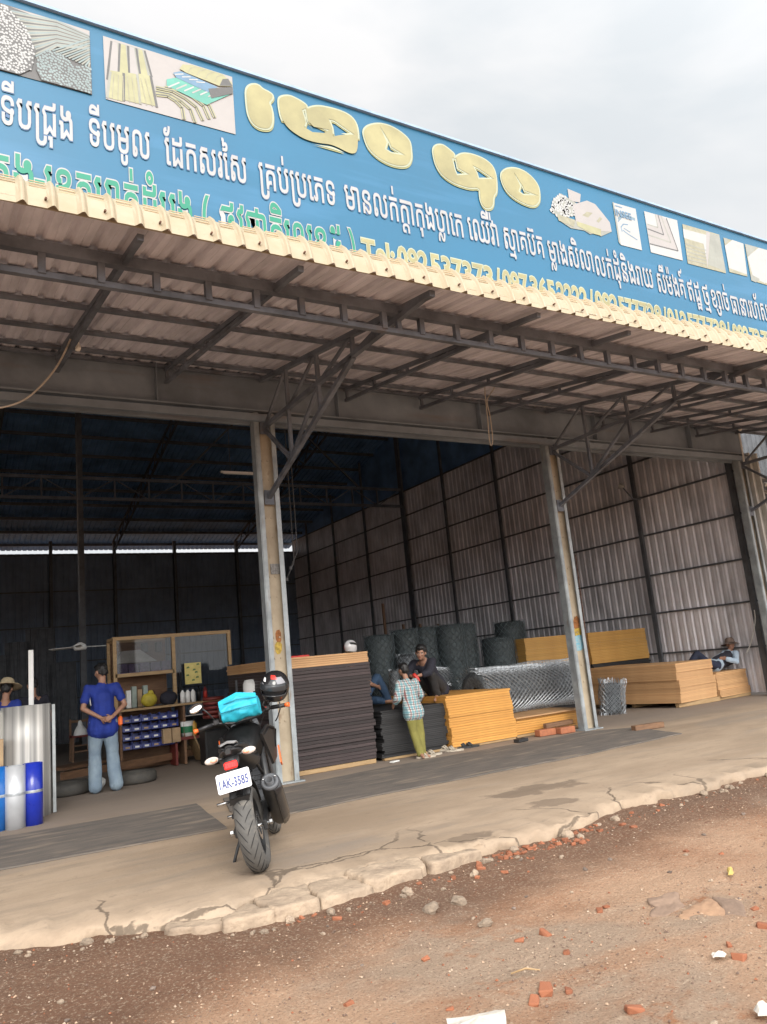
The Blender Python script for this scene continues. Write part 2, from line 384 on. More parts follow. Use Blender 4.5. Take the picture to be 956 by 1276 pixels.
M_CHUNK = mat('broken_concrete', (.41, .31, .22), .9, 0, col2=(.26, .195, .14), scale=5, bump=.7, bscale=26, streak=((.14, .10, .075), (7, 9, 7), .60, .7))
def rough_slab(pts, z0, z1, tilt, seed, wob=.05):
    # irregular broken slab: fine wobbly outline, worn rim, uneven top
    rnd = random.Random(seed); c = sum(pts, Vector())/len(pts); out = []
    for k, p in enumerate(pts):
        q = pts[(k+1) % len(pts)]; n_ = max(2, int((q-p).length/.03))
        for t in range(n_): out.append(p.lerp(q, t/n_))
    m_ = len(out); sm = []
    for k, p in enumerate(out):
        p = (out[k-1]+p*2+out[(k+1) % m_])/4
        d = (p-c); d.z = 0; d.normalize(); sm.append(p+d*(wob*mnoise.fractal(Vector((p.x*7+seed, p.y*7, seed)), .8, 2.1, 4)))
    def ring(f, zz, nz):
        r = []
        for p in sm:
            x, y = c.x+(p.x-c.x)*f, c.y+(p.y-c.y)*f
            r.append(Vector((x, y, zz+(x-c.x)*tilt[0]+(y-c.y)*tilt[1]+nz*mnoise.fractal(Vector((x*9, y*9, seed*3.1)), .9, 2.1, 4))))
        return r
    mb = MB(); mb.loft([ring(1.06, z0, 0), ring(1.05, z0*.5+z1*.5, .02), ring(1.015, z1-.02, .008), ring(.985, z1-.006, .006), ring(.90, z1, .008), ring(.6, z1, .01), ring(.3, z1, .01), ring(.05, z1, .01)])
    return mb
def chunk(px, py, z0, z1, tilt, seed): return rough_slab([onZ(a, b_, z1) for a, b_ in zip(px, py)], z0, z1, tilt, seed)
LB = ['pale broken concrete lump at the left end of the crumbled pavement edge', 'flat cracked concrete piece on the pavement edge just right of the pale lump',
      'third cracked concrete piece from the left along the broken pavement edge', 'long broken concrete piece in the middle of the crumbled pavement edge',
      'wide cracked concrete piece on the pavement edge next to red brick rubble', 'rightmost broken concrete piece of the row along the pavement edge']
FRONT = [(1.30, 5.34), (1.50, 5.10), (1.75, 4.99), (2.02, 5.03), (2.30, 4.99), (2.60, 5.0), (2.96, 5.07), (3.35, 5.10), (3.80, 5.17)]
FRONT = [(a*KE, b_*KE) for a, b_ in FRONT]
def front_y(x):
    for (a, b_), (c, d) in zip(FRONT, FRONT[1:]):
        if a <= x <= c: return b_+(d-b_)*(x-a)/(c-a)
CUT = [(1.34, 1.40), (1.60, 1.72), (1.97, 1.93), (2.28, 2.36), (2.72, 2.66), (3.22, 3.30), (3.74, 3.70)]     # (x at the front, x at the back)
for k in range(6):
    (fa, ba), (fb, b2) = [(p*KE, q*KE) for p, q in (CUT[k], CUT[k+1])]; g_ = (.003, .010, .002, .008, .004, .006)[k]
    z1 = (-.035, -.018, -.008, -.022, -.006, -.016)[k]
    fr = [(fa+g_+(fb-fa-2*g_)*t/3, front_y(fa+g_+(fb-fa-2*g_)*t/3)) for t in range(4)]
    bk = [(b2-g_, edge_y(b2)+.05), ((b2+ba)/2, edge_y((ba+b2)/2)+.06), (ba+g_, edge_y(ba)+.05)]
    tag(rough_slab([Vector((x, y, z1)) for x, y in fr+bk], -.22, z1, (random.uniform(-.04, .04), random.uniform(.0, .07)), k+3).build('broken_concrete', M_CHUNK), LB[k], 'concrete chunk', 'broken concrete pieces along the pavement edge')
M_STONE = mat('road_stone', (.30, .20, .14), .9, 0, col2=(.18, .12, .085), scale=5, bump=.5, bscale=24)
M_STONE2 = mat('orange_stone', (.44, .27, .16), .9, 0, col2=(.28, .165, .10), scale=5, bump=.5, bscale=24)
for px, py, mm, lb in (((810, 845, 850, 830, 812), (1122, 1113, 1132, 1143, 1140), M_STONE, 'dull brown flat stone sunk in the dirt, left of a pale orange one'),
                       ((842, 884, 906, 902, 850), (1140, 1120, 1136, 1150, 1146), M_STONE2, 'pale orange flat stone sunk in the dirt between two darker stones'),
                       ((888, 925, 936, 912), (1120, 1124, 1144, 1148), M_STONE, 'dull brown flat stone sunk in the dirt, right of a pale orange one')):
    tag(chunk(px, py, -.22, -.137, (.03, .05), int(px[0]) % 17).build('flat_stone', mm), lb, 'stone', 'flat stones sunk in the road')

# the two dark strips laid on the floor
M_MAT = mat('floor_mat', (.165, .137, .115), .85, 0, col2=(.095, .085, .077), scale=2.2, stretch=(1, 4, 1), bump=.3, bscale=40, streak=((.30, .235, .175), (1.5, 7, 1), .56, .6))
def strip(pts, name, lb, z=.014):
    mb = MB(); out = []
    for k, p in enumerate(pts):
        q = pts[(k+1) % len(pts)]; nseg = max(1, int((Vector(q)-Vector(p)).length/.25))
        for t in range(nseg):
            v = Vector(p).lerp(Vector(q), t/nseg); out.append(Vector((v.x+random.uniform(-.006, .006), v.y+random.uniform(-.014, .014), .003)))
    mb.prism(out, (0, 0, z)); return tag(mb.build(name, M_MAT), lb, 'floor mat')
strip([(-4, 7.75), (.61, 7.62), (2.51, 7.45), (2.76, 9.21), (.75, 9.32), (-4, 9.5)], 'floor_mat', 'dark worn floor strip at left, in front of the blue and silver rolls')
strip([(2.84, 8.3), (3.03, 7.52), (3.94, 7.6), (7.35, 7.56), (9.27, 7.69), (9.72, 8.94), (9.14, 9.40), (7.76, 9.42), (5.51, 9.42), (3.89, 9.22), (3.1, 9.26)], 'floor_mat', 'long dark worn floor strip running behind the motorbike towards the second column')

# ================================================================== WAREHOUSE
YF = 9.65; XW = 15.0
wh = thing('warehouse', 'open fronted steel warehouse of corrugated sheet with rusty pale columns', 'warehouse', (7, YF, 0))
def P_(mb, name, m, parent=wh): 
    o = mb.build(name, m, parent); p = parent; off = Vector((0, 0, 0))
    while p: off += Vector(p.location); p = p.parent
    o.location = -off; return o
def corr(mb, O, U, V, lu, lv, nrm, pitch=.2, h=.028, flat=.62, nv=1, mi=0):
    O, U, V, nrm = Vector(O), Vector(U).normalized(), Vector(V).normalized(), Vector(nrm).normalized()
    pr = []; u = 0
    while u < lu:
        for a, b_ in ((0, 0), (flat*.45, 0), (flat*.5, h*.16), (flat*.55, 0), (flat, 0), (flat+(1-flat)*.28, h), (1-(1-flat)*.28, h)): 
            if u+a*pitch <= lu: pr.append((u+a*pitch, b_))
        u += pitch
    pr.append((lu, 0))
    vs = [O+U*a+V*(lv*k/nv)+nrm*b_ for k in range(nv+1) for a, b_ in pr]; q = len(pr)
    mb.add(vs, [(k*q+i, k*q+i+1, (k+1)*q+i+1, (k+1)*q+i) for k in range(nv) for i in range(q-1)], mi)
def hcol(x, y, top, w=.31, d=.14):
    mb = MB()
    mb.box((x, y+.02, top/2), (w-.02, .012, top), mi=1)
    for s in (-1, 1):
        mb.box((x+s*(w/2-.006), y+d/2-.06, top/2), (.012, d, top), mi=0)
        mb.box((x+s*(w/2-.041), y-.064, top/2), (.058, .010, top), mi=0)
        mb.box((x+s*(w/2-.041), y+d-.064, top/2), (.058, .010, top), mi=0)
    for k in range(16):                                     # bolt heads down the web
        for s in (-.6, .6):
            if (k*7+int(s*10)) % 3: mb.cyl((x+s*.07, y+.016, .5+k*.27), (x+s*.07, y+.0, .5+k*.27), .013, 6, mi=1, smooth=False)
    mb.box((x, y+.03, .012), (w+.1, .3, .018), mi=0)
    return mb
for x in (-9.15, -1.2, 4.075, 9.43): P_(hcol(x, YF, 4.95), 'column', [M_COLFLANGE, M_COLWEB])
mb = hcol(14.78, YF, 4.95, .26); P_(mb, 'column', [M_COLFLANGE, M_COLWEB])
mb = MB()                                                    # front beam: web, flanges, stiffeners
mb.box((2.75, YF, 5.28), (24.4, .014, .62)); mb.box((2.75, YF, 4.965), (24.4, .24, .022)); mb.box((2.75, YF-.02, 5.575), (24.4, .24, .02))
mb.bar((-9.4, YF-.1, 4.86), (14.9, YF-.1, 4.86), .06, .10); mb.bar((-9.4, YF+.1, 4.86), (14.9, YF+.1, 4.86), .06, .10)
for k in range(10): mb.box((-8.0+k*2.65, YF-.06, 5.27), (.01, .1, .58))
P_(mb, 'beam', M_BEAM)
mb = MB(); corr(mb, (-9.4, YF+.16, 5.6), (1, 0, 0), (0, 0, 1), 24.6, 2.0, (0, -1, 0)); P_(mb, 'front_cladding', M_WALL)
# side wall with girts and posts
mb = MB(); corr(mb, (XW+.05, 33.1, .05), (0, -1, 0), (0, 0, 1), 33.1-YF-.15, 7.37, (1, 0, 0), .215, .035, .55)
side = P_(mb, 'side_wall', M_WALL)
for k in range(8):
    z = (.985, 1.92, 2.82, 3.785, 4.71, 5.6, 6.5, 7.40)[k]
    mb = MB(); mb.bar((XW, YF+.1, z), (XW, 33, z), .05, .038); P_(mb, 'girt', M_DARKSTEEL, side)
for y, w in ((10.02, .12), (12.63, .09), (15.2, .09), (17.74, .09), (20.46, .09), (23.04, .24), (25.9, .09), (28.6, .09), (31.2, .09)):
    mb = MB(); top = 7.5+max(0, (33-y)*.25 if y > 21.5 else (y-9.65)*.24)
    mb.box((XW-.035, y, top/2), (.012, w, top)); mb.box((XW-.062, y-w/2, top/2), (.06, .01, top)); mb.box((XW-.062, y+w/2, top/2), (.06, .01, top)); mb.box((XW-.088, y, top/2), (.012, w, top))
    P_(mb, 'post', M_DARKSTEEL, side)
# gable sheet above the wall
mb = MB(); mb.add([(XW+.35, YF+.1, 7.2), (XW+.35, 33.2, 7.2), (XW+.35, 33.2, 7.75), (XW+.35, 21.5, 10.75), (XW+.35, YF+.1, 7.75)], [(0, 1, 2, 3, 4)])
mb.add([(XW+.1, YF+.1, 7.3), (XW+.1, 33.2, 7.3), (XW+.35, 33.2, 7.3), (XW+.35, YF+.1, 7.3)], [(0, 1, 2, 3)])
P_(mb, 'gable', M_INROOF)
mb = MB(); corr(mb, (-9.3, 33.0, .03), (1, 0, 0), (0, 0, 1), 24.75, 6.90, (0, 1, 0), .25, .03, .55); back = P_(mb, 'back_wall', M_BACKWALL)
for x in (-6.4, -3.7, -1.0, 1.95, 4.45, 6.9, 9.4, 12.2):
    mb = MB(); mb.box((x, 32.86, 3.7), (.11, .2, 7.4)); P_(mb, 'post', M_DARKSTEEL, back)
for z in (1.2, 2.6, 4.0, 5.4, 6.86):
    mb = MB(); mb.bar((-9.3, 32.96, z), (15, 32.96, z), .05, .05); P_(mb, 'girt', M_DARKSTEEL, back)
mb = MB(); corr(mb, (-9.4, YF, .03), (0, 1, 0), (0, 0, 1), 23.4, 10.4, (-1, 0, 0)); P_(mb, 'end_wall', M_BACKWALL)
mb = MB()
corr(mb, (-9.6, 34.3, 7.28), (1, 0, 0), (0, -12.8, 3.2), 25.0, math.hypot(12.8, 3.2), (0, .24, .97), .2, .03)
corr(mb, (-9.6, 9.0, 7.33), (1, 0, 0), (0, 12.5, 3.15), 25.0, math.hypot(12.5, 3.15), (0, -.24, .97), .2, .03)
roof = P_(mb, 'roof', M_INROOF)
for k in range(11):
    y = 33.6-k*1.18; z = 7.28+(34.3-y)*.25-.06
    mb = MB(); mb.bar((-9.4, y, z), (15.3, y, z), .06, .10); P_(mb, 'purlin', M_DARKSTEEL, roof)
for x in (-3.7, 1.95, 4.45+2.45, 12.2):                       # rafters: light lattice girders under the back slope
    mb = MB(); a = Vector((x, 33.0, 7.42)); b_ = Vector((x, 21.6, 10.27))
    mb.bar(a, b_, .06, .06); mb.bar(a-Vector((0, 0, .45)), b_-Vector((0, 0, .45)), .06, .06)
    for k in range(22):
        p = a.lerp(b_, k/22); q = a.lerp(b_, (k+1)/22)
        if k % 2: p, q = p-Vector((0, 0, .45)), q
        else: q = q-Vector((0, 0, .45))
        mb.bar(p, q, .03)
    P_(mb, 'rafter', M_DARKSTEEL, roof)
# lattice truss across the hall
mb = MB(); YT = 23.03
mb.bar((-9.3, YT, 7.47), (XW-.1, YT, 7.47), .08, .09); mb.bar((-9.3, YT, 6.86), (XW-.1, YT, 6.86), .08, .09)
for k in range(24):
    x = -9.1+k*1.0; mb.bar((x, YT, 6.86), (x, YT, 7.47), .05)
    mb.bar((x, YT, 6.86 if k % 2 else 7.47), (x+1, YT, 7.47 if k % 2 else 6.86), .03)
P_(mb, 'truss', M_STEEL)
for x, up in ((3.93, 3.2), (-6.2, 3.2)):
    mb = MB(); mb.box((x, YT+.05, 5.2), (.16, .12, 10.4)); P_(mb, 'post', M_DARKSTEEL)
for p, q in (((6.75, YT, 7.5), (9.1, YT, 9.9)), ((1.85, YT, 7.5), (-.4, YT, 9.8)), ((13.2, YT, 7.5), (10.6, YT, 9.9))):
    mb = MB(); mb.bar(p, q, .06); P_(mb, 'brace', M_DARKSTEEL)

# neighbouring bay on the right
nb = thing('annex', 'pale panelled annex with louvred vents right of the warehouse', 'building', (17, 9.8, 0))
mb = MB(); corr(mb, (15.02, 9.78, 0), (1, 0, 0), (0, 0, 1), 8, 4.55, (0, -1, 0), .3, .02, .8); wl = P_(mb, 'wall', M_PALE, nb)
mb = MB()
for s in (0, .26): mb.box((15.0+s, 9.62, 2.5), (.05, .16, 5.0))
mb.box((15.13, 9.66, 2.5), (.22, .02, 5.0)); P_(mb, 'column', [M_PALE], nb)
mb = MB(); mb.box((16.15, 9.745, 3.95), (1.1, .02, 1.1)); lv = P_(mb, 'louvre', M_DARKSTEEL, nb)
mb = MB()
for k in range(6): mb.box((16.15, 9.70, 3.52+k*.17), (1.12, .06, .075), Matrix.Rotation(R(30), 3, 'X'))
P_(mb, 'slat', M_PALE, lv)
mb = MB(); corr(mb, (15.3, 11.6, 4.6), (1, 0, 0), (0, 0, 1), 8, 2.6, (0, -1, 0)); P_(mb, 'shade_backing', M_DARKSTEEL, nb)  # dark sheet put in for the shaded inside of the open bay

# ================================================================== AWNING
aw = thing('awning', 'brown corrugated awning on lattice brackets with a cream scalloped edge', 'awning', (6, 7.4, 4.9))
SL = .17
def rz(y): return 5.50-SL*(YF-y)                                # underside of the roofing
X0, X1, YE = -6.0, 24.0, 5.30
mb = MB(); corr(mb, (X0, YF+.1, rz(YF+.1)+.02), (1, 0, 0), (0, -1, -SL), X1-X0, math.hypot(1, SL)*(YF+.1-YE), (0, -SL, 1), .2, .03, .62)
P_(mb, 'roof_sheet', M_ROOFUNDER, aw)
# cream edge piece, crimped over the eave
arc = [(5.90, .25), (5.72, .26), (5.57, .255), (5.46, .235), (5.39, .185), (5.34, .125), (5.308, .05), (5.285, -.035)]
pr = []; pitch = .2
x = X0
while x < X1:
    for a, h in ((0, 0), (.30, 0), (.62, .0), (.70, .016), (.76, .031), (.82, .038), (.88, .031), (.94, .014)): pr.append((x+a*pitch, h))
    x += pitch
vs = []; q = len(pr)
for k, (y, dz) in enumerate(arc):
    a = arc[max(k-1, 0)]; b_ = arc[min(k+1, len(arc)-1)]; t = Vector((0, b_[0]-a[0], (rz(b_[0])+b_[1])-(rz(a[0])+a[1]))).normalized(); nn = Vector((0, t.z, -t.y))
    if nn.y > 0 and k > 3: nn = -nn
    if nn.z < 0 and k <= 3: nn = -nn
    cr_ = (.0, .0, .0, .006, .0, .006, .0, 0)[k]
    for x, h in pr:
        p = Vector((x, y+.012*mnoise.noise(Vector((x*.9, k*.2, 5))), 4.76+(y-5.3)*SL+dz+.014*mnoise.noise(Vector((x*1.3, k*.25, 1)))))+nn*(h+(cr_ if h == 0 else 0)); vs.append(p)
mb = MB(); mb.add(vs, [(k*q+i, k*q+i+1, (k+1)*q+i+1, (k+1)*q+i) for k in range(len(arc)-1) for i in range(q-1)])
for i in range(int((X1-X0)/.2)):                                 # crimp creases and screws on the face
    xx = X0+.2*i
    for zz, yy in ((4.985, 5.392), (4.955, 5.375), (4.922, 5.356)): mb.bar((xx+.015, yy-.004, zz), (xx+.125, yy-.004, zz), .006, .006, mi=1)
    if i % 2: mb.cyl((xx+.115, 5.30, 4.80), (xx+.115, 5.275, 4.80), .009, 6, mi=2)
mb.box(((X0+X1)/2, 5.37, 4.822), (X1-X0, .012, .10))
o = P_(mb, 'eave_trim', [M_CREAM, mat('cream_crease', (.50, .38, .23), .6), M_RUST], aw)
so_ = o.modifiers.new('s', 'SOLIDIFY'); so_.thickness = .002; baked(o)
for y in (6.70, 7.50, 8.40, 9.2, 9.58):
    mb = MB(); mb.bar((X0, y, rz(y)-.02), (X1, y, rz(y)-.02), .05, .04); P_(mb, 'purlin', M_STEEL, aw)
mb = MB(); z1 = rz(6.0)-.06; z0 = z1-.22                          # eave girder with short uprights
mb.bar((X0, 6.0, z1), (X1, 6.0, z1), .07, .10); mb.bar((X0, 6.02, z0), (X1, 6.02, z0), .055, .05)
x = X0+.1
while x < X1: mb.bar((x, 6.0, z0), (x, 6.0, z1), .055); x += .445
P_(mb, 'girder', M_STEEL, aw)
xs_col = (-1.2, 4.075, 9.43, 14.78)
def light_truss(x):
    mb = MB(); t = lambda y: Vector((x, y, rz(y)-.055)); lo = lambda y: Vector((x, y, rz(y)-.055-.17))
    mb.bar(t(9.6), t(5.42), .05, .05); mb.bar(lo(9.6), t(5.55), .045, .045)
    for y in (9.55, 8.75, 7.9, 7.0, 6.25, 5.9):
        f = (y-5.55)/(9.6-5.55); mb.bar(t(y), t(y).lerp(Vector((x, y, lo(9.6).z+(t(5.55).z-lo(9.6).z)*(1-f))), 1), .035)
    return mb
for k in range(-4, 14):
    x = 4.075+1.338*k
    if any(abs(x-c_) < .2 for c_ in xs_col): continue
    P_(light_truss(x), 'rafter', M_STEEL, aw)
def bracket(x):
    mb = MB(); t = lambda y: Vector((x, y, rz(y)-.055)); B = 4.745
    ny = [9.60, 8.76, 7.86, 6.97]
    mb.bar(t(9.6), t(5.40), .06, .06)
    mb.bar((x, 9.58, B), (x, 6.97, B), .055); mb.bar((x, 6.97, B), (x, 5.55, rz(5.55)-.06), .055)
    for k in (1, 2, 3): mb.bar((x, ny[k], B), t(ny[k]), .045); mb.bar((x, ny[k-1]-.03, B), t(ny[k]), .035)
    mb.bar((x, 6.97, B), t(6.1), .045); mb.bar((x, 6.02, rz(6.02)-.05), (x, 6.02, 4.62), .05)
    mb.bar((x, 9.60, 3.74), (x, 6.97, B-.02), .055)
    mb.bar((x, 8.76, B), (x, 8.76, 4.07), .045); mb.bar((x, 7.86, B), (x, 7.86, 4.41), .045)
    mb.bar((x, 9.58, B-.04), (x, 8.78, 4.06), .045); mb.bar((x, 8.76, 4.08), (x, 7.86, B-.02), .04)
    mb.box((x, 9.585, 3.74), (.14, .012, .2)); mb.box((x, 9.585, 4.74), (.14, .012, .2))
    return mb
for x in xs_col: P_(bracket(x), 'bracket', M_STEEL, aw)
for x in (20.1, 23.4): P_(bracket(x), 'bracket', M_STEEL, aw)
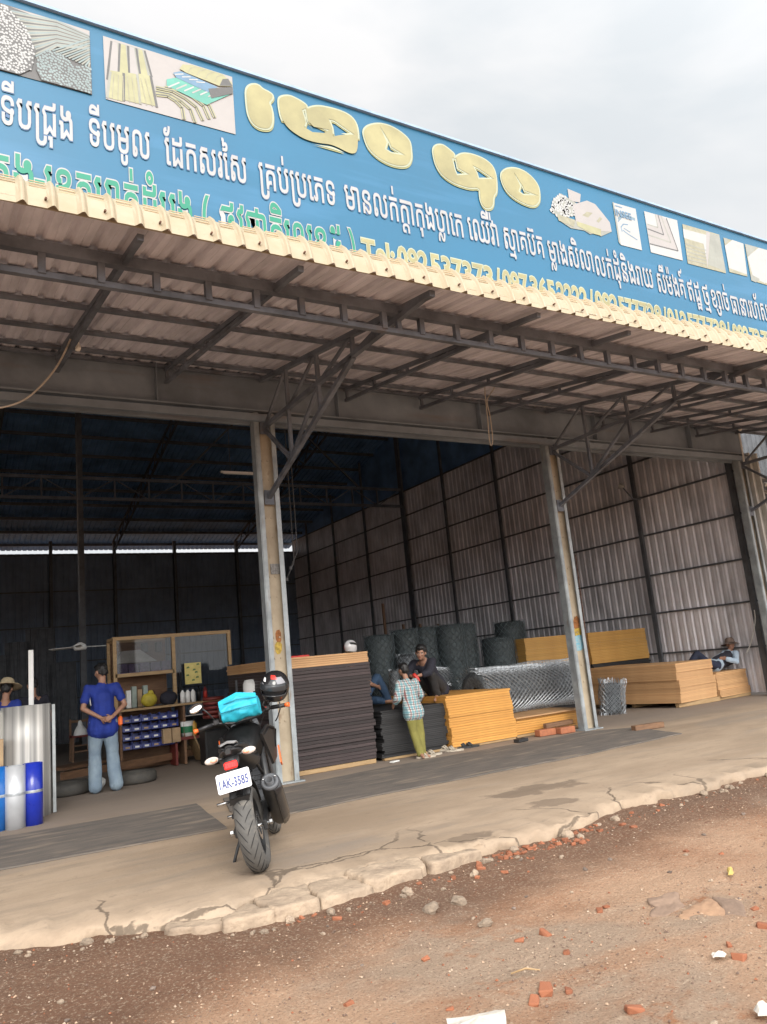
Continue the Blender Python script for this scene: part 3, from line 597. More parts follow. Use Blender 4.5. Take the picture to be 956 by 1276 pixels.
# Khmer glyph outlines (em/1000) and the words spelled with them
GLYPHS = {
 67: '296,0 238,4 189,18 152,40 126,70 109,110 104,158 104,234 196,234 196,158 199,131 207,108 222,90 241,77 266,70 296,67 326,70 352,77 372,90 386,108 394,131 397,158 397,235 328,247 266,261 215,276 173,292 138,313 112,336 95,362 84,394 80,428 82,457 89,484 101,509 118,531 141,550 170,566 205,577 249,584 299,586 349,584 394,577 429,565 458,550 481,531 498,510 510,488 517,463 519,438 519,414 427,414 427,438 424,460 414,480 398,496 375,509 341,516 299,519 257,516 224,509 200,496 184,478 174,455 171,428 174,405 182,384 194,368 213,353 238,340 269,330 306,320 351,311 401,303 406,315 413,325 422,333 433,339 445,342 458,343 470,342 481,339 490,334 499,328 506,321 512,313 516,304 518,295 519,286 518,272 515,260 510,250 503,241 496,234 489,230 489,158 484,110 467,70 441,40 404,18 355,4',
 109: '-85,684 -152,684 -152,903 -85,903;-451,684 -466,686 -479,692 -488,702 -495,716 -499,735 -500,757 -498,778 -492,799 -482,818 -469,835 -452,850 -431,862 -407,871 -379,877 -348,879 -324,878 -300,875 -276,869 -253,862 -229,852 -206,842 -185,830 -163,817 -142,803 -123,788 -103,773 -85,757 -85,684;-426,747 -178,747 -196,759 -213,771 -230,780 -245,788 -261,795 -276,801 -289,806 -303,810 -315,812 -327,814 -338,816 -348,816 -371,814 -390,809 -406,801 -417,788 -424,770',
 70: '190,371 190,158 193,131 204,108 222,90 246,77 278,70 317,67 356,70 389,77 414,90 431,108 442,131 445,158 445,372 537,372 537,158 513,71 438,17 317,0 196,17 122,71 98,158 98,371;445,361 445,394 426,417 411,437 399,451 390,462 384,471 380,477 378,482 376,487 376,491 377,495 378,500 381,506 385,512 392,521 400,532 410,547 424,565 440,586 561,586 561,519 440,519 440,518 537,410 537,361;98,361 98,394 79,417 64,437 52,451 43,462 37,471 33,477 31,482 29,487 29,491 30,495 31,500 34,506 38,512 45,521 52,532 63,547 77,565 93,586 214,586 214,519 93,519 93,518 190,410 190,361',
 220: '190,377 190,-97 191,-112 196,-126 203,-139 213,-150 224,-160 238,-167 253,-173 270,-176 287,-177 313,-175 336,-167 356,-156 372,-140 382,-120 385,-97 385,-49 477,-49 477,-103 474,-134 465,-162 450,-184 430,-203 406,-219 380,-230 350,-238 319,-242 287,-244 255,-242 224,-238 195,-230 168,-219 145,-203 125,-184 110,-162 101,-134 98,-103 98,377;98,361 98,394 79,417 64,437 52,451 43,462 37,471 33,477 31,482 29,487 29,491 30,495 31,500 34,506 38,512 45,521 52,532 63,547 77,565 93,586 214,586 214,519 93,519 93,518 190,410 190,361',
 56: '98,0 98,384 82,404 70,421 60,435 54,446 50,457 49,466 49,472 50,478 52,484 54,489 57,495 62,502 67,509 75,520 84,532 96,546 110,565 126,586 405,586 416,587 425,589 434,592 440,597 444,603 445,610 445,674 537,674 537,610 536,591 532,574 525,560 516,547 502,537 486,529 467,523 443,520 415,519 128,519 126,516 123,514 122,511 120,509 119,506 118,504 117,503 116,501 116,500 117,494 119,487 124,480 129,471 138,461 148,449 159,435 174,419 190,400 190,81 318,198 445,82 445,451 537,451 537,0 431,0 318,103 204,0',
 115: '-321,-244 -321,-92 -373,-92 -373,-34 -229,-34 -229,-244',
 53: '97,0 97,257 96,266 92,274 86,279 76,282 64,284 49,285 49,352 122,352 143,350 160,344 172,334 182,320 187,302 189,281 189,81 318,198 445,82 445,339 444,357 439,373 432,386 422,397 410,407 398,415 375,407 352,400 329,393 306,387 282,384 259,383 231,384 203,389 178,396 155,407 135,421 120,438 108,457 100,481 98,507 98,674 189,674 189,507 191,492 197,478 207,466 221,457 238,452 259,450 271,450 282,451 294,452 305,455 319,458 334,462 325,470 317,479 312,488 307,499 305,511 304,523 305,535 308,547 314,558 321,569 331,579 343,588 357,594 375,598 394,599 413,598 430,594 444,588 456,580 466,570 474,560 480,547 483,534 484,520 483,509 482,498 479,488 475,480 468,471 460,462 477,454 492,444 504,434 514,424 523,411 529,397 533,381 536,362 537,341 537,0 431,0 318,103 204,0',
 76: '159,259 159,326 475,326 475,259;190,371 190,158 193,131 204,108 222,90 246,77 278,70 317,67 356,70 389,77 414,90 431,108 442,131 445,158 445,372 537,372 537,158 513,71 438,17 317,0 196,17 122,71 98,158 98,371;445,361 445,394 426,417 411,437 399,451 390,462 384,471 380,477 378,482 376,487 376,491 377,495 378,500 381,506 385,512 392,521 400,532 410,547 424,565 440,586 561,586 561,519 440,519 440,518 537,410 537,361;98,361 98,394 79,417 64,437 52,451 43,462 37,471 33,477 31,482 29,487 29,491 30,495 31,500 34,506 38,512 45,521 52,532 63,547 77,565 93,586 214,586 214,519 93,519 93,518 190,410 190,361',
 117: '-297,-244 -341,-241 -378,-231 -404,-216 -424,-195 -435,-168 -439,-137 -439,-34 -357,-34 -357,-137 -356,-146 -354,-155 -350,-162 -345,-169 -339,-175 -330,-180 -321,-183 -309,-185 -297,-186 -279,-185 -264,-180 -252,-172 -244,-163 -239,-151 -237,-137 -237,-34 -155,-34 -155,-137 -159,-168 -170,-195 -189,-216 -216,-231 -253,-241',
 79: '830,379 830,158 824,110 807,70 779,40 740,18 687,4 625,0 513,17 443,71 421,158 421,428 418,455 408,478 392,496 370,509 340,516 305,519 270,516 241,509 218,496 203,478 193,455 190,428 190,235 98,235 98,428 121,515 191,569 305,586 420,569 490,515 513,428 513,158 516,131 526,108 541,90 563,77 591,70 625,67 659,70 688,77 710,90 725,108 735,131 738,158 738,379;98,247 190,247 190,219 210,218 228,214 244,208 259,199 272,188 282,174 290,157 294,136 296,113 293,81 283,53 266,30 245,14 220,3 192,0 164,0 147,2 131,7 118,15 107,27 100,42 98,60;190,67 199,68 208,69 214,72 220,77 225,82 229,88 232,95 233,103 234,112 233,123 229,133 224,140 215,146 204,149 190,151;738,361 738,394 719,417 704,437 692,451 683,462 677,471 673,477 671,482 669,487 669,491 670,495 671,500 674,506 678,512 685,521 692,532 703,547 717,565 733,586 854,586 854,519 733,519 733,518 830,410 830,361',
 132: '115,635 96,636 77,639 60,644 43,652 28,662 16,674 7,688 2,705 0,724 4,751 15,774 32,792 57,804 91,812 130,815 130,752 114,751 100,749 89,745 81,740 77,732 75,723 76,717 79,711 83,706 89,701 99,699 110,698 129,700 147,706 163,716 176,729 188,747 198,768 204,792 209,822 210,854 283,854 281,808 274,766 262,731 246,701 226,677 203,658 177,646 147,638;189,377 189,102 190,90 192,81 196,74 202,70 210,68 221,67 268,67 268,0 171,0 149,1 130,6 116,12 105,22 99,35 97,50 97,377;97,361 97,394 78,417 63,437 51,451 42,462 36,471 32,477 30,482 28,487 28,491 29,495 30,500 33,506 37,512 44,521 52,532 62,547 76,565 92,586 213,586 213,519 92,519 92,518 189,410 189,361',
 60: '98,470 98,610 189,610 189,537 391,537 407,538 421,540 432,543 439,548 444,554 445,562 445,674 537,674 537,562 536,543 532,525 526,510 518,498 505,488 488,480 467,474 440,471 408,470;98,0 98,402 190,402 190,81 318,198 445,82 445,402 537,402 537,0 431,0 318,103 204,0',
 49: '98,519 98,586 538,586 538,519;98,0 98,293 104,341 123,381 154,412 196,433 252,447 318,451 385,447 441,433 483,412 513,381 532,341 538,293 538,0 446,0 446,293 443,320 432,343 414,361 390,374 357,381 318,384 279,381 247,374 222,361 204,343 193,320 190,293 190,0',
 83: '169,419 156,435 146,449 138,459 132,467 128,474 125,478 123,483 122,487 122,491 123,495 124,500 127,506 131,512 138,521 146,532 156,547 170,565 186,586 464,586 464,519 186,519 186,518 251,444;830,378 830,158 824,110 807,70 779,40 740,18 687,4 625,0 513,17 443,71 421,158 421,293 418,320 408,343 392,360 370,373 340,381 305,383 270,381 241,373 218,360 203,343 193,320 190,293 190,234 98,234 98,293 101,328 108,359 121,384 139,405 162,422 190,435 223,444 262,449 305,451 348,449 387,443 420,434 449,420 472,402 490,381 503,356 510,326 513,293 513,158 516,131 526,108 541,90 563,77 591,70 625,67 659,70 688,77 710,90 725,108 735,131 738,158 738,378;98,247 190,247 190,219 210,218 228,214 244,208 259,199 272,188 282,174 290,157 294,136 296,113 293,81 283,53 266,30 245,14 220,3 192,0 164,0 147,2 131,7 118,15 107,27 100,42 98,60;190,67 199,68 208,69 214,72 220,77 225,82 229,88 232,95 233,103 234,112 233,123 229,133 224,140 215,146 204,149 190,151;738,361 738,394 719,417 704,437 692,451 683,462 677,471 673,477 671,482 669,487 669,491 670,495 671,500 674,506 678,512 685,521 692,532 703,547 717,565 733,586 854,586 854,519 733,519 733,518 830,410 830,361',
 78: '137,361 137,394 118,417 103,437 91,451 82,462 76,471 72,477 70,482 68,487 68,491 69,495 70,500 73,506 77,512 84,521 92,532 102,547 116,565 132,586 253,586 253,519 132,519 132,518 229,410 229,361;229,376 229,69 227,47 221,29 211,16 197,7 180,2 160,0 142,0 124,1 106,4 88,8 71,16 56,27 43,40 33,58 27,81 25,108 27,133 33,154 43,172 56,186 71,197 87,206 104,212 121,217 137,219 137,376;137,67 137,151 128,150 118,147 108,142 99,134 94,123 92,109 94,95 99,84 106,76 116,71 127,68',
 133: '24,635 24,698 120,698 144,699 163,704 174,710 181,719 185,729 186,739 185,750 182,759 176,766 168,772 158,775 146,776 133,775 123,772 115,767 109,761 103,754 98,747 24,747 24,852 23,859 21,865 18,869 13,872 7,873 0,874 0,928 48,928 66,927 79,923 88,916 94,907 97,895 98,879 98,816 105,821 113,826 124,830 135,833 148,835 162,836 191,833 216,824 236,809 252,789 261,764 264,735 263,715 258,697 250,682 240,668 226,656 208,647 188,640 163,636 135,635;189,377 189,102 190,90 192,81 196,74 202,70 210,68 221,67 268,67 268,0 171,0 149,1 130,6 116,12 105,22 99,35 97,50 97,377;97,361 97,394 78,417 63,437 51,451 42,462 36,471 32,477 30,482 28,487 28,491 29,495 30,500 33,506 37,512 44,521 52,532 62,547 76,565 92,586 213,586 213,519 92,519 92,518 189,410 189,361',
 51: '98,519 98,586 537,586 537,519;98,0 98,293 104,341 123,381 153,412 195,433 251,447 317,451 384,447 440,433 482,412 512,381 531,341 537,293 537,0 445,0 445,293 442,320 431,343 414,360 389,373 356,381 317,383 278,381 246,373 221,360 203,343 192,320 189,293 189,156 201,168 214,178 229,186 245,191 262,194 280,195 342,195 342,128 291,128 261,126 237,118 220,106 208,89 197,67 189,42 189,0',
 146: '-334,684 -334,879 -261,879 -261,684',
 131: '189,377 189,102 190,90 192,81 196,74 202,70 210,68 221,67 268,67 268,0 171,0 149,1 130,6 116,12 105,22 99,35 97,50 97,377;97,361 97,394 78,417 63,437 51,451 42,462 36,471 32,477 30,482 28,487 28,491 29,495 30,500 33,506 37,512 44,521 52,532 62,547 76,565 92,586 213,586 213,519 92,519 92,518 189,410 189,361',
 75: '98,519 98,586 537,586 537,519;124,-4 98,-1 74,8 56,23 40,44 28,72 20,105 72,125 76,116 80,108 84,101 88,95 92,90 97,86 102,83 107,82 113,81 118,82 123,84 126,87 130,92 131,98 132,106 131,122 128,139 124,157 118,176 112,196 106,216 102,237 99,258 98,279 101,312 109,344 122,370 141,394 166,414 196,430 230,442 271,449 317,451 384,447 440,433 482,412 512,381 531,341 537,293 537,0 445,0 445,293 442,320 431,343 414,360 389,373 356,381 317,383 278,380 246,370 221,354 203,332 192,307 189,279 190,260 193,241 198,225 204,209 210,191 216,174 220,154 223,131 224,105 223,81 218,60 210,42 201,28 188,16 174,7 159,1 142,-3',
 288: '159,259 159,326 475,326 475,259;190,371 190,158 193,131 204,108 222,90 246,77 278,70 317,67 356,70 389,77 414,90 431,108 442,131 445,158 445,372 537,372 537,158 513,71 438,17 317,0 196,17 122,71 98,158 98,371;445,361 445,394 426,417 411,437 399,451 390,462 384,471 380,477 378,482 376,487 376,491 377,495 378,500 381,506 385,512 392,521 400,532 410,547 424,565 440,586 561,586 561,519 440,519 440,518 537,410 537,361;98,361 98,394 79,417 64,437 52,451 43,462 37,471 33,477 31,482 29,487 29,491 30,495 31,500 34,506 38,512 45,521 52,532 63,547 77,565 93,586 214,586 214,519 93,519 93,518 190,410 190,361;733,0 733,458 731,479 726,495 718,506 704,513 683,518 655,519 517,519 517,586 701,586 732,584 758,579 778,572 794,560 807,546 815,529 821,509 824,485 825,458 825,0',
 69: '97,0 97,246 189,246 189,171 213,170 234,167 252,162 268,156 283,148 296,140 307,132 317,124 327,115 338,105 349,95 361,84 373,75 386,69 399,67 408,68 416,71 424,75 432,81 440,90 446,102 451,115 454,131 455,149 454,166 450,182 444,195 436,207 426,218 413,226 398,234 379,240 358,244 317,252 279,261 245,271 214,282 187,295 164,310 144,325 127,343 114,362 105,382 100,404 98,428 100,457 107,484 119,509 136,531 159,550 188,566 223,577 267,584 317,586 367,584 412,578 447,568 476,555 499,539 516,520 528,500 535,479 537,456 536,439 531,421 524,405 514,390 499,377 482,366 461,358 434,353 403,351 396,351 396,411 407,412 416,414 424,417 430,422 435,427 440,434 443,442 444,450 445,459 444,469 440,479 433,488 424,497 410,504 394,510 375,515 351,518 323,519 278,516 243,509 218,496 202,478 192,455 189,428 191,408 198,390 208,374 223,360 243,347 267,336 295,327 327,318 363,311 404,303 440,291 470,278 494,262 514,244 528,224 539,201 545,175 547,147 545,118 538,91 526,68 512,48 493,31 472,18 450,8 425,2 399,0 377,2 356,7 339,16 323,27 306,41 289,55 279,64 268,73 258,81 249,88 238,93 228,98 217,101 203,103 189,104 189,0',
 236: '98,519 98,586 538,586 538,519;98,0 98,293 104,341 123,381 154,412 196,433 252,447 318,451 385,447 441,433 483,412 513,381 532,341 538,293 538,0 446,0 446,293 443,320 432,343 414,361 390,374 357,381 318,384 279,381 247,374 222,361 204,343 193,320 190,293 190,0;734,0 734,458 732,479 727,495 718,506 705,513 684,518 656,519 518,519 518,586 702,586 733,584 759,579 780,572 795,560 808,546 816,529 822,509 825,485 826,458 826,0',
 204: '-448,-244 -467,-242 -484,-238 -496,-230 -506,-219 -511,-205 -513,-188 -513,-138 -511,-118 -504,-98 -494,-80 -479,-64 -458,-50 -432,-39 -400,-31 -361,-26 -317,-24 -273,-26 -234,-31 -202,-39 -176,-50 -155,-64 -140,-80 -130,-98 -124,-118 -122,-138 -122,-244 -204,-244 -204,-138 -207,-119 -215,-102 -229,-90 -250,-80 -280,-75 -317,-73 -354,-75 -385,-80 -406,-90 -420,-102 -428,-119 -431,-138 -431,-179 -430,-184 -428,-188 -424,-191 -420,-193 -413,-195 -405,-195 -340,-195 -340,-244',
 222: '-524,-244 -523,-201 -519,-163 -512,-132 -504,-105 -494,-82 -482,-64 -469,-51 -455,-40 -441,-32 -427,-28 -412,-25 -398,-24 -381,-25 -365,-28 -352,-34 -340,-41 -329,-51 -319,-62 -310,-75 -302,-89 -294,-104 -283,-127 -273,-148 -266,-164 -260,-176 -250,-184 -238,-186 -226,-184 -216,-177 -208,-167 -202,-153 -197,-134 -194,-112 -191,-86 -190,-56 -190,-24 -108,-24 -110,-78 -116,-125 -126,-162 -139,-190 -155,-213 -173,-228 -193,-238 -214,-244 -236,-246 -263,-243 -285,-236 -302,-223 -316,-206 -329,-186 -341,-164 -349,-147 -356,-132 -362,-120 -367,-109 -373,-100 -378,-94 -384,-89 -391,-86 -399,-85 -407,-86 -414,-89 -420,-94 -425,-102 -429,-112 -433,-124 -436,-138 -438,-154 -440,-173 -441,-194 -442,-218 -442,-244',
 104: '98,0 98,458 96,479 91,495 82,506 69,513 48,518 20,519 -118,519 -118,586 66,586 97,584 123,579 144,572 159,560 172,546 180,529 186,509 189,485 190,458 190,0',
 57: '1154,379 1154,158 1151,125 1144,96 1131,70 1113,49 1090,31 1062,18 1030,8 991,2 949,0 915,1 883,5 856,12 831,21 809,33 790,48 771,33 749,21 724,12 696,5 663,1 628,0 566,4 513,18 473,40 444,70 427,110 421,158 421,428 418,455 408,478 392,496 370,509 340,516 305,519 270,516 241,509 218,496 203,478 193,455 190,428 190,229 98,229 98,428 104,476 121,516 150,546 190,568 243,582 305,586 368,582 421,568 461,546 490,516 507,476 513,428 513,158 516,131 526,108 542,90 564,77 593,70 628,67 652,68 674,71 693,77 709,85 722,95 732,108 738,122 743,139 744,158 744,379 836,379 836,158 837,139 842,122 848,108 858,95 871,85 886,77 905,71 926,68 949,67 973,68 994,71 1012,77 1027,85 1040,95 1050,108 1056,122 1061,139 1062,158 1062,379;98,247 190,247 190,219 210,218 228,214 244,208 259,199 272,188 282,174 290,157 294,136 296,113 293,81 283,53 266,30 245,14 220,3 192,0 164,0 147,2 131,7 118,15 107,27 100,42 98,60;190,67 199,68 208,69 214,72 220,77 225,82 229,88 232,95 233,103 234,112 233,123 229,133 224,140 215,146 204,149 190,151;1062,361 1062,394 1043,417 1028,437 1016,451 1007,462 1001,471 997,477 995,482 993,487 993,491 994,495 995,500 998,506 1002,512 1009,521 1016,532 1027,547 1041,565 1057,586 1178,586 1178,519 1057,519 1057,518 1154,410 1154,361;744,361 744,394 725,417 710,437 698,451 689,462 683,471 679,477 677,482 675,487 675,491 676,495 677,500 680,506 684,512 691,521 698,532 709,547 723,565 739,586 860,586 860,519 739,519 739,518 836,410 836,361',
 296: '155,586 229,586 229,519 155,519;137,354 137,394 112,418 91,438 76,453 64,464 56,474 50,480 47,485 46,490 45,494 45,498 47,503 50,508 53,514 60,523 68,534 78,548 91,565 107,586 156,586 167,587 176,589 182,592 187,597 190,603 191,610 191,674 283,674 283,610 281,591 277,574 269,560 258,547 244,537 227,529 207,523 183,520 156,519 107,519 107,518 229,410 229,354;229,376 229,69 227,47 221,29 211,16 197,7 180,2 160,0 142,0 124,1 106,4 88,8 71,16 56,27 43,40 33,58 27,81 25,108 27,133 33,154 43,172 56,186 71,197 87,206 104,212 121,217 137,219 137,376;137,67 137,151 128,150 118,147 108,142 99,134 94,123 92,109 94,95 99,84 106,76 116,71 127,68;425,0 425,458 423,479 418,495 410,506 396,513 375,518 347,519 209,519 209,586 393,586 424,584 450,579 470,572 486,560 499,546 507,529 513,509 516,485 517,458 517,0',
 141: '-410,684 -410,879 -336,879 -336,684;-258,684 -258,879 -184,879 -184,684',
 302: '169,419 156,435 146,449 138,459 132,467 128,474 125,478 123,483 122,487 122,491 123,495 124,500 127,506 131,512 138,521 146,532 156,547 170,565 186,586 464,586 464,519 186,519 186,518 251,444;830,378 830,158 824,110 807,70 779,40 740,18 687,4 625,0 513,17 443,71 421,158 421,293 418,320 408,343 392,360 370,373 340,381 305,383 270,381 241,373 218,360 203,343 193,320 190,293 190,234 98,234 98,293 101,328 108,359 121,384 139,405 162,422 190,435 223,444 262,449 305,451 348,449 387,443 420,434 449,420 472,402 490,381 503,356 510,326 513,293 513,158 516,131 526,108 541,90 563,77 591,70 625,67 659,70 688,77 710,90 725,108 735,131 738,158 738,378;98,247 190,247 190,219 210,218 228,214 244,208 259,199 272,188 282,174 290,157 294,136 296,113 293,81 283,53 266,30 245,14 220,3 192,0 164,0 147,2 131,7 118,15 107,27 100,42 98,60;190,67 199,68 208,69 214,72 220,77 225,82 229,88 232,95 233,103 234,112 233,123 229,133 224,140 215,146 204,149 190,151;738,361 738,394 719,417 704,437 692,451 683,462 677,471 673,477 671,482 669,487 669,491 670,495 671,500 674,506 678,512 685,521 692,532 703,547 717,565 733,586 854,586 854,519 733,519 733,518 830,410 830,361;1026,0 1026,458 1024,479 1019,495 1010,506 997,513 976,518 948,519 810,519 810,586 994,586 1025,584 1051,579 1072,572 1087,560 1100,546 1108,529 1114,509 1117,485 1118,458 1118,0',
 216: '-162,-244 -175,-243 -186,-240 -196,-235 -205,-229 -213,-221 -219,-212 -224,-203 -227,-194 -230,-184 -529,-184 -529,-124 -230,-124 -230,-24 -148,-24 -148,-124 -133,-128 -121,-135 -112,-146 -105,-157 -101,-170 -100,-182 -101,-193 -103,-203 -108,-213 -113,-222 -120,-229 -129,-236 -139,-240 -150,-243',
 65: '98,519 98,586 537,586 537,519;98,247 190,247 190,219 210,218 228,214 244,208 259,199 272,188 282,174 290,157 294,136 296,113 293,81 283,53 266,30 245,14 220,3 192,0 164,0 147,2 131,7 118,15 107,27 100,42 98,60;190,67 199,68 208,69 214,72 220,77 225,82 229,88 232,95 233,103 234,112 233,123 229,133 224,140 215,146 204,149 190,151;98,229 98,293 122,380 196,434 317,451 438,434 513,380 537,293 537,0 445,0 445,293 442,320 431,343 414,360 389,373 356,381 317,383 278,381 246,373 222,360 204,343 193,320 190,293 190,229;98,247 190,247 190,219 210,218 228,214 244,208 259,199 272,188 282,174 290,157 294,136 296,113 293,81 283,53 266,30 245,14 220,3 192,0 164,0 147,2 131,7 118,15 107,27 100,42 98,60;190,67 199,68 208,69 214,72 220,77 225,82 229,88 232,95 233,103 234,112 233,123 229,133 224,140 215,146 204,149 190,151',
 144: '-517,684 -517,751 -345,751 -297,698 -249,751 -77,751 -77,684',
 105: '-451,684 -466,686 -479,692 -488,702 -495,716 -499,735 -500,757 -498,778 -492,799 -482,818 -469,835 -452,850 -431,862 -407,871 -379,877 -348,879 -324,878 -300,875 -276,869 -253,862 -229,852 -206,842 -185,830 -163,817 -142,803 -123,788 -103,773 -85,757 -85,684;-426,747 -178,747 -196,759 -213,771 -230,780 -245,788 -261,795 -276,801 -289,806 -303,810 -315,812 -327,814 -338,816 -348,816 -371,814 -390,809 -406,801 -417,788 -424,770',
 294: '830,379 830,158 824,110 807,70 779,40 740,18 687,4 625,0 513,17 443,71 421,158 421,428 418,455 408,478 392,496 370,509 340,516 305,519 270,516 241,509 218,496 203,478 193,455 190,428 190,235 98,235 98,428 121,515 191,569 305,586 420,569 490,515 513,428 513,158 516,131 526,108 541,90 563,77 591,70 625,67 659,70 688,77 710,90 725,108 735,131 738,158 738,379;98,247 190,247 190,219 210,218 228,214 244,208 259,199 272,188 282,174 290,157 294,136 296,113 293,81 283,53 266,30 245,14 220,3 192,0 164,0 147,2 131,7 118,15 107,27 100,42 98,60;190,67 199,68 208,69 214,72 220,77 225,82 229,88 232,95 233,103 234,112 233,123 229,133 224,140 215,146 204,149 190,151;738,361 738,394 719,417 704,437 692,451 683,462 677,471 673,477 671,482 669,487 669,491 670,495 671,500 674,506 678,512 685,521 692,532 703,547 717,565 733,586 854,586 854,519 733,519 733,518 830,410 830,361;1026,0 1026,458 1024,479 1019,495 1010,506 997,513 976,518 948,519 810,519 810,586 994,586 1025,584 1051,579 1072,572 1087,560 1100,546 1108,529 1114,509 1117,485 1118,458 1118,0',
 137: '-296,684 -316,686 -335,691 -352,700 -368,711 -382,725 -394,740 -402,758 -407,777 -409,797 -407,817 -402,836 -394,854 -382,869 -368,883 -352,894 -335,903 -316,908 -296,910 -276,908 -257,903 -240,894 -224,883 -210,869 -198,854 -190,836 -185,817 -183,797 -185,777 -190,758 -198,740 -210,725 -224,711 -240,700 -257,691 -276,686;-297,745 -283,747 -270,752 -260,760 -251,771 -246,783 -244,797 -246,811 -251,824 -259,835 -270,844 -283,849 -297,851 -311,849 -323,844 -334,836 -342,824 -347,811 -349,797 -347,783 -342,771 -334,760 -323,752 -310,747',
 292: '137,361 137,394 118,417 103,437 91,451 82,462 76,471 72,477 70,482 68,487 68,491 69,495 70,500 73,506 77,512 84,521 92,532 102,547 116,565 132,586 253,586 253,519 132,519 132,518 229,410 229,361;229,376 229,69 227,47 221,29 211,16 197,7 180,2 160,0 142,0 124,1 106,4 88,8 71,16 56,27 43,40 33,58 27,81 25,108 27,133 33,154 43,172 56,186 71,197 87,206 104,212 121,217 137,219 137,376;137,67 137,151 128,150 118,147 108,142 99,134 94,123 92,109 94,95 99,84 106,76 116,71 127,68;425,0 425,458 423,479 418,495 410,506 396,513 375,518 347,519 209,519 209,586 393,586 424,584 450,579 470,572 486,560 499,546 507,529 513,509 516,485 517,458 517,0',
 77: '855,378 855,158 850,116 833,78 806,46 767,20 714,5 650,0 617,1 585,6 558,13 534,23 512,34 494,48 491,48 478,37 464,28 448,20 432,14 413,9 392,6 371,3 347,1 322,0 317,0 267,2 223,9 188,21 159,36 136,56 118,78 107,102 99,129 97,158 97,536 105,564 130,581 171,586 258,586 258,519 237,518 220,516 206,513 197,508 191,503 189,496 189,158 192,131 202,108 218,90 242,77 275,70 317,67 347,68 372,71 393,77 410,85 423,95 433,108 440,122 444,139 445,158 445,378 537,378 537,158 540,131 550,108 566,90 588,77 617,70 650,67 684,70 713,77 734,90 750,108 760,131 763,158 763,378;763,361 763,394 744,417 729,437 717,451 708,462 702,471 698,477 696,482 694,487 694,491 695,495 696,500 699,506 703,512 710,521 718,532 728,547 742,565 758,586 879,586 879,519 758,519 758,518 855,410 855,361;445,361 445,394 426,417 411,437 399,451 390,462 384,471 380,477 378,482 376,487 376,491 377,495 378,500 381,506 385,512 392,521 400,532 410,547 424,565 440,586 561,586 561,519 440,519 440,518 537,410 537,361',
 150: '-369,684 -405,686 -435,693 -458,704 -475,721 -485,743 -488,771 -487,786 -482,801 -475,814 -465,826 -450,836 -433,844 -412,850 -386,854 -357,855 -301,855 -268,857 -243,863 -227,873 -217,887 -211,906 -209,928 -123,928 -128,889 -144,855 -170,828 -205,808 -245,795 -290,791 -364,791 -378,790 -390,789 -400,786 -408,781 -413,775 -415,767 -414,759 -409,752 -402,748 -393,744 -380,742 -364,741 -337,741 -337,684',
 89: '94,394 82,410 71,426 62,440 56,454 51,465 50,475 51,482 52,489 55,495 60,502 67,512 76,524 89,541 106,563 127,590 406,590 417,591 426,593 434,596 441,601 445,608 446,615 446,688 538,688 538,615 536,596 531,579 522,564 509,552 492,542 473,534 450,528 422,524 392,523 129,523 124,517 120,512 118,510 118,508 117,506 117,504 118,498 121,491 126,482 133,472 143,460 154,446;98,229 98,293 122,380 196,434 317,451 438,434 513,380 537,293 537,0 445,0 445,293 442,320 431,343 414,360 389,373 356,381 317,383 278,381 246,373 222,360 204,343 193,320 190,293 190,229;98,247 190,247 190,219 210,218 228,214 244,208 259,199 272,188 282,174 290,157 294,136 296,113 293,81 283,53 266,30 245,14 220,3 192,0 164,0 147,2 131,7 118,15 107,27 100,42 98,60;190,67 199,68 208,69 214,72 220,77 225,82 229,88 232,95 233,103 234,112 233,123 229,133 224,140 215,146 204,149 190,151',
 198: '-508,-240 -508,-77 -507,-66 -504,-57 -498,-50 -489,-44 -477,-41 -460,-40 -208,-40 -208,-20 -126,-20 -126,-40 -83,-40 -83,-88 -126,-88 -126,-240 -208,-240 -317,-188 -426,-240;-426,-174 -317,-130 -208,-174 -208,-88 -426,-88',
 66: '537,216 537,158 531,110 512,70 482,40 440,18 384,4 317,0 196,17 122,71 98,158 98,384 82,404 70,421 60,435 54,446 50,457 49,466 49,472 50,478 52,484 54,489 57,495 62,502 67,509 75,520 84,532 96,546 110,565 126,586 409,586 421,587 430,589 437,592 441,597 444,603 445,610 445,674 537,674 537,610 534,582 526,559 512,542 492,529 466,521 436,519 128,519 125,515 123,512 121,510 119,507 118,505 117,504 116,503 116,501 116,500 117,494 119,487 124,480 129,471 138,461 148,449 159,435 174,419 190,400 190,158 193,131 204,108 222,90 246,77 278,70 317,67 356,70 389,77 414,90 431,108 442,131 445,158 445,216;537,198 445,198 445,245 424,246 403,250 386,256 371,264 357,274 347,286 339,301 335,318 333,337 337,367 349,393 369,413 394,427 424,436 455,439 478,437 499,432 515,424 527,413 535,398 537,380;445,313 445,372 436,372 428,370 420,368 414,366 409,362 405,358 402,354 401,348 400,342 401,333 405,325 412,320 420,316 432,314',
 50: '317,0 267,2 223,9 188,21 159,36 136,56 119,78 107,102 100,129 98,158 98,286 271,311 324,321 368,336 402,354 425,375 440,403 445,435 442,459 432,481 416,497 393,509 359,517 317,519 275,517 242,510 218,498 202,485 192,470 189,456 190,445 195,436 202,430 211,425 223,422 238,421 238,351 196,351 172,353 149,361 128,374 112,391 101,416 98,445 100,468 107,491 119,512 136,533 159,551 188,566 223,577 267,584 317,586 367,584 412,577 447,566 476,551 499,532 516,512 528,489 535,464 537,438 534,404 524,373 508,346 486,322 456,300 421,282 380,267 330,254 276,244 190,231 190,158 193,131 203,108 218,90 242,77 275,70 317,67 359,70 393,77 416,90 432,108 442,131 445,158 445,234 537,234 537,158 535,129 528,102 516,78 499,56 476,36 447,21 412,9 367,2',
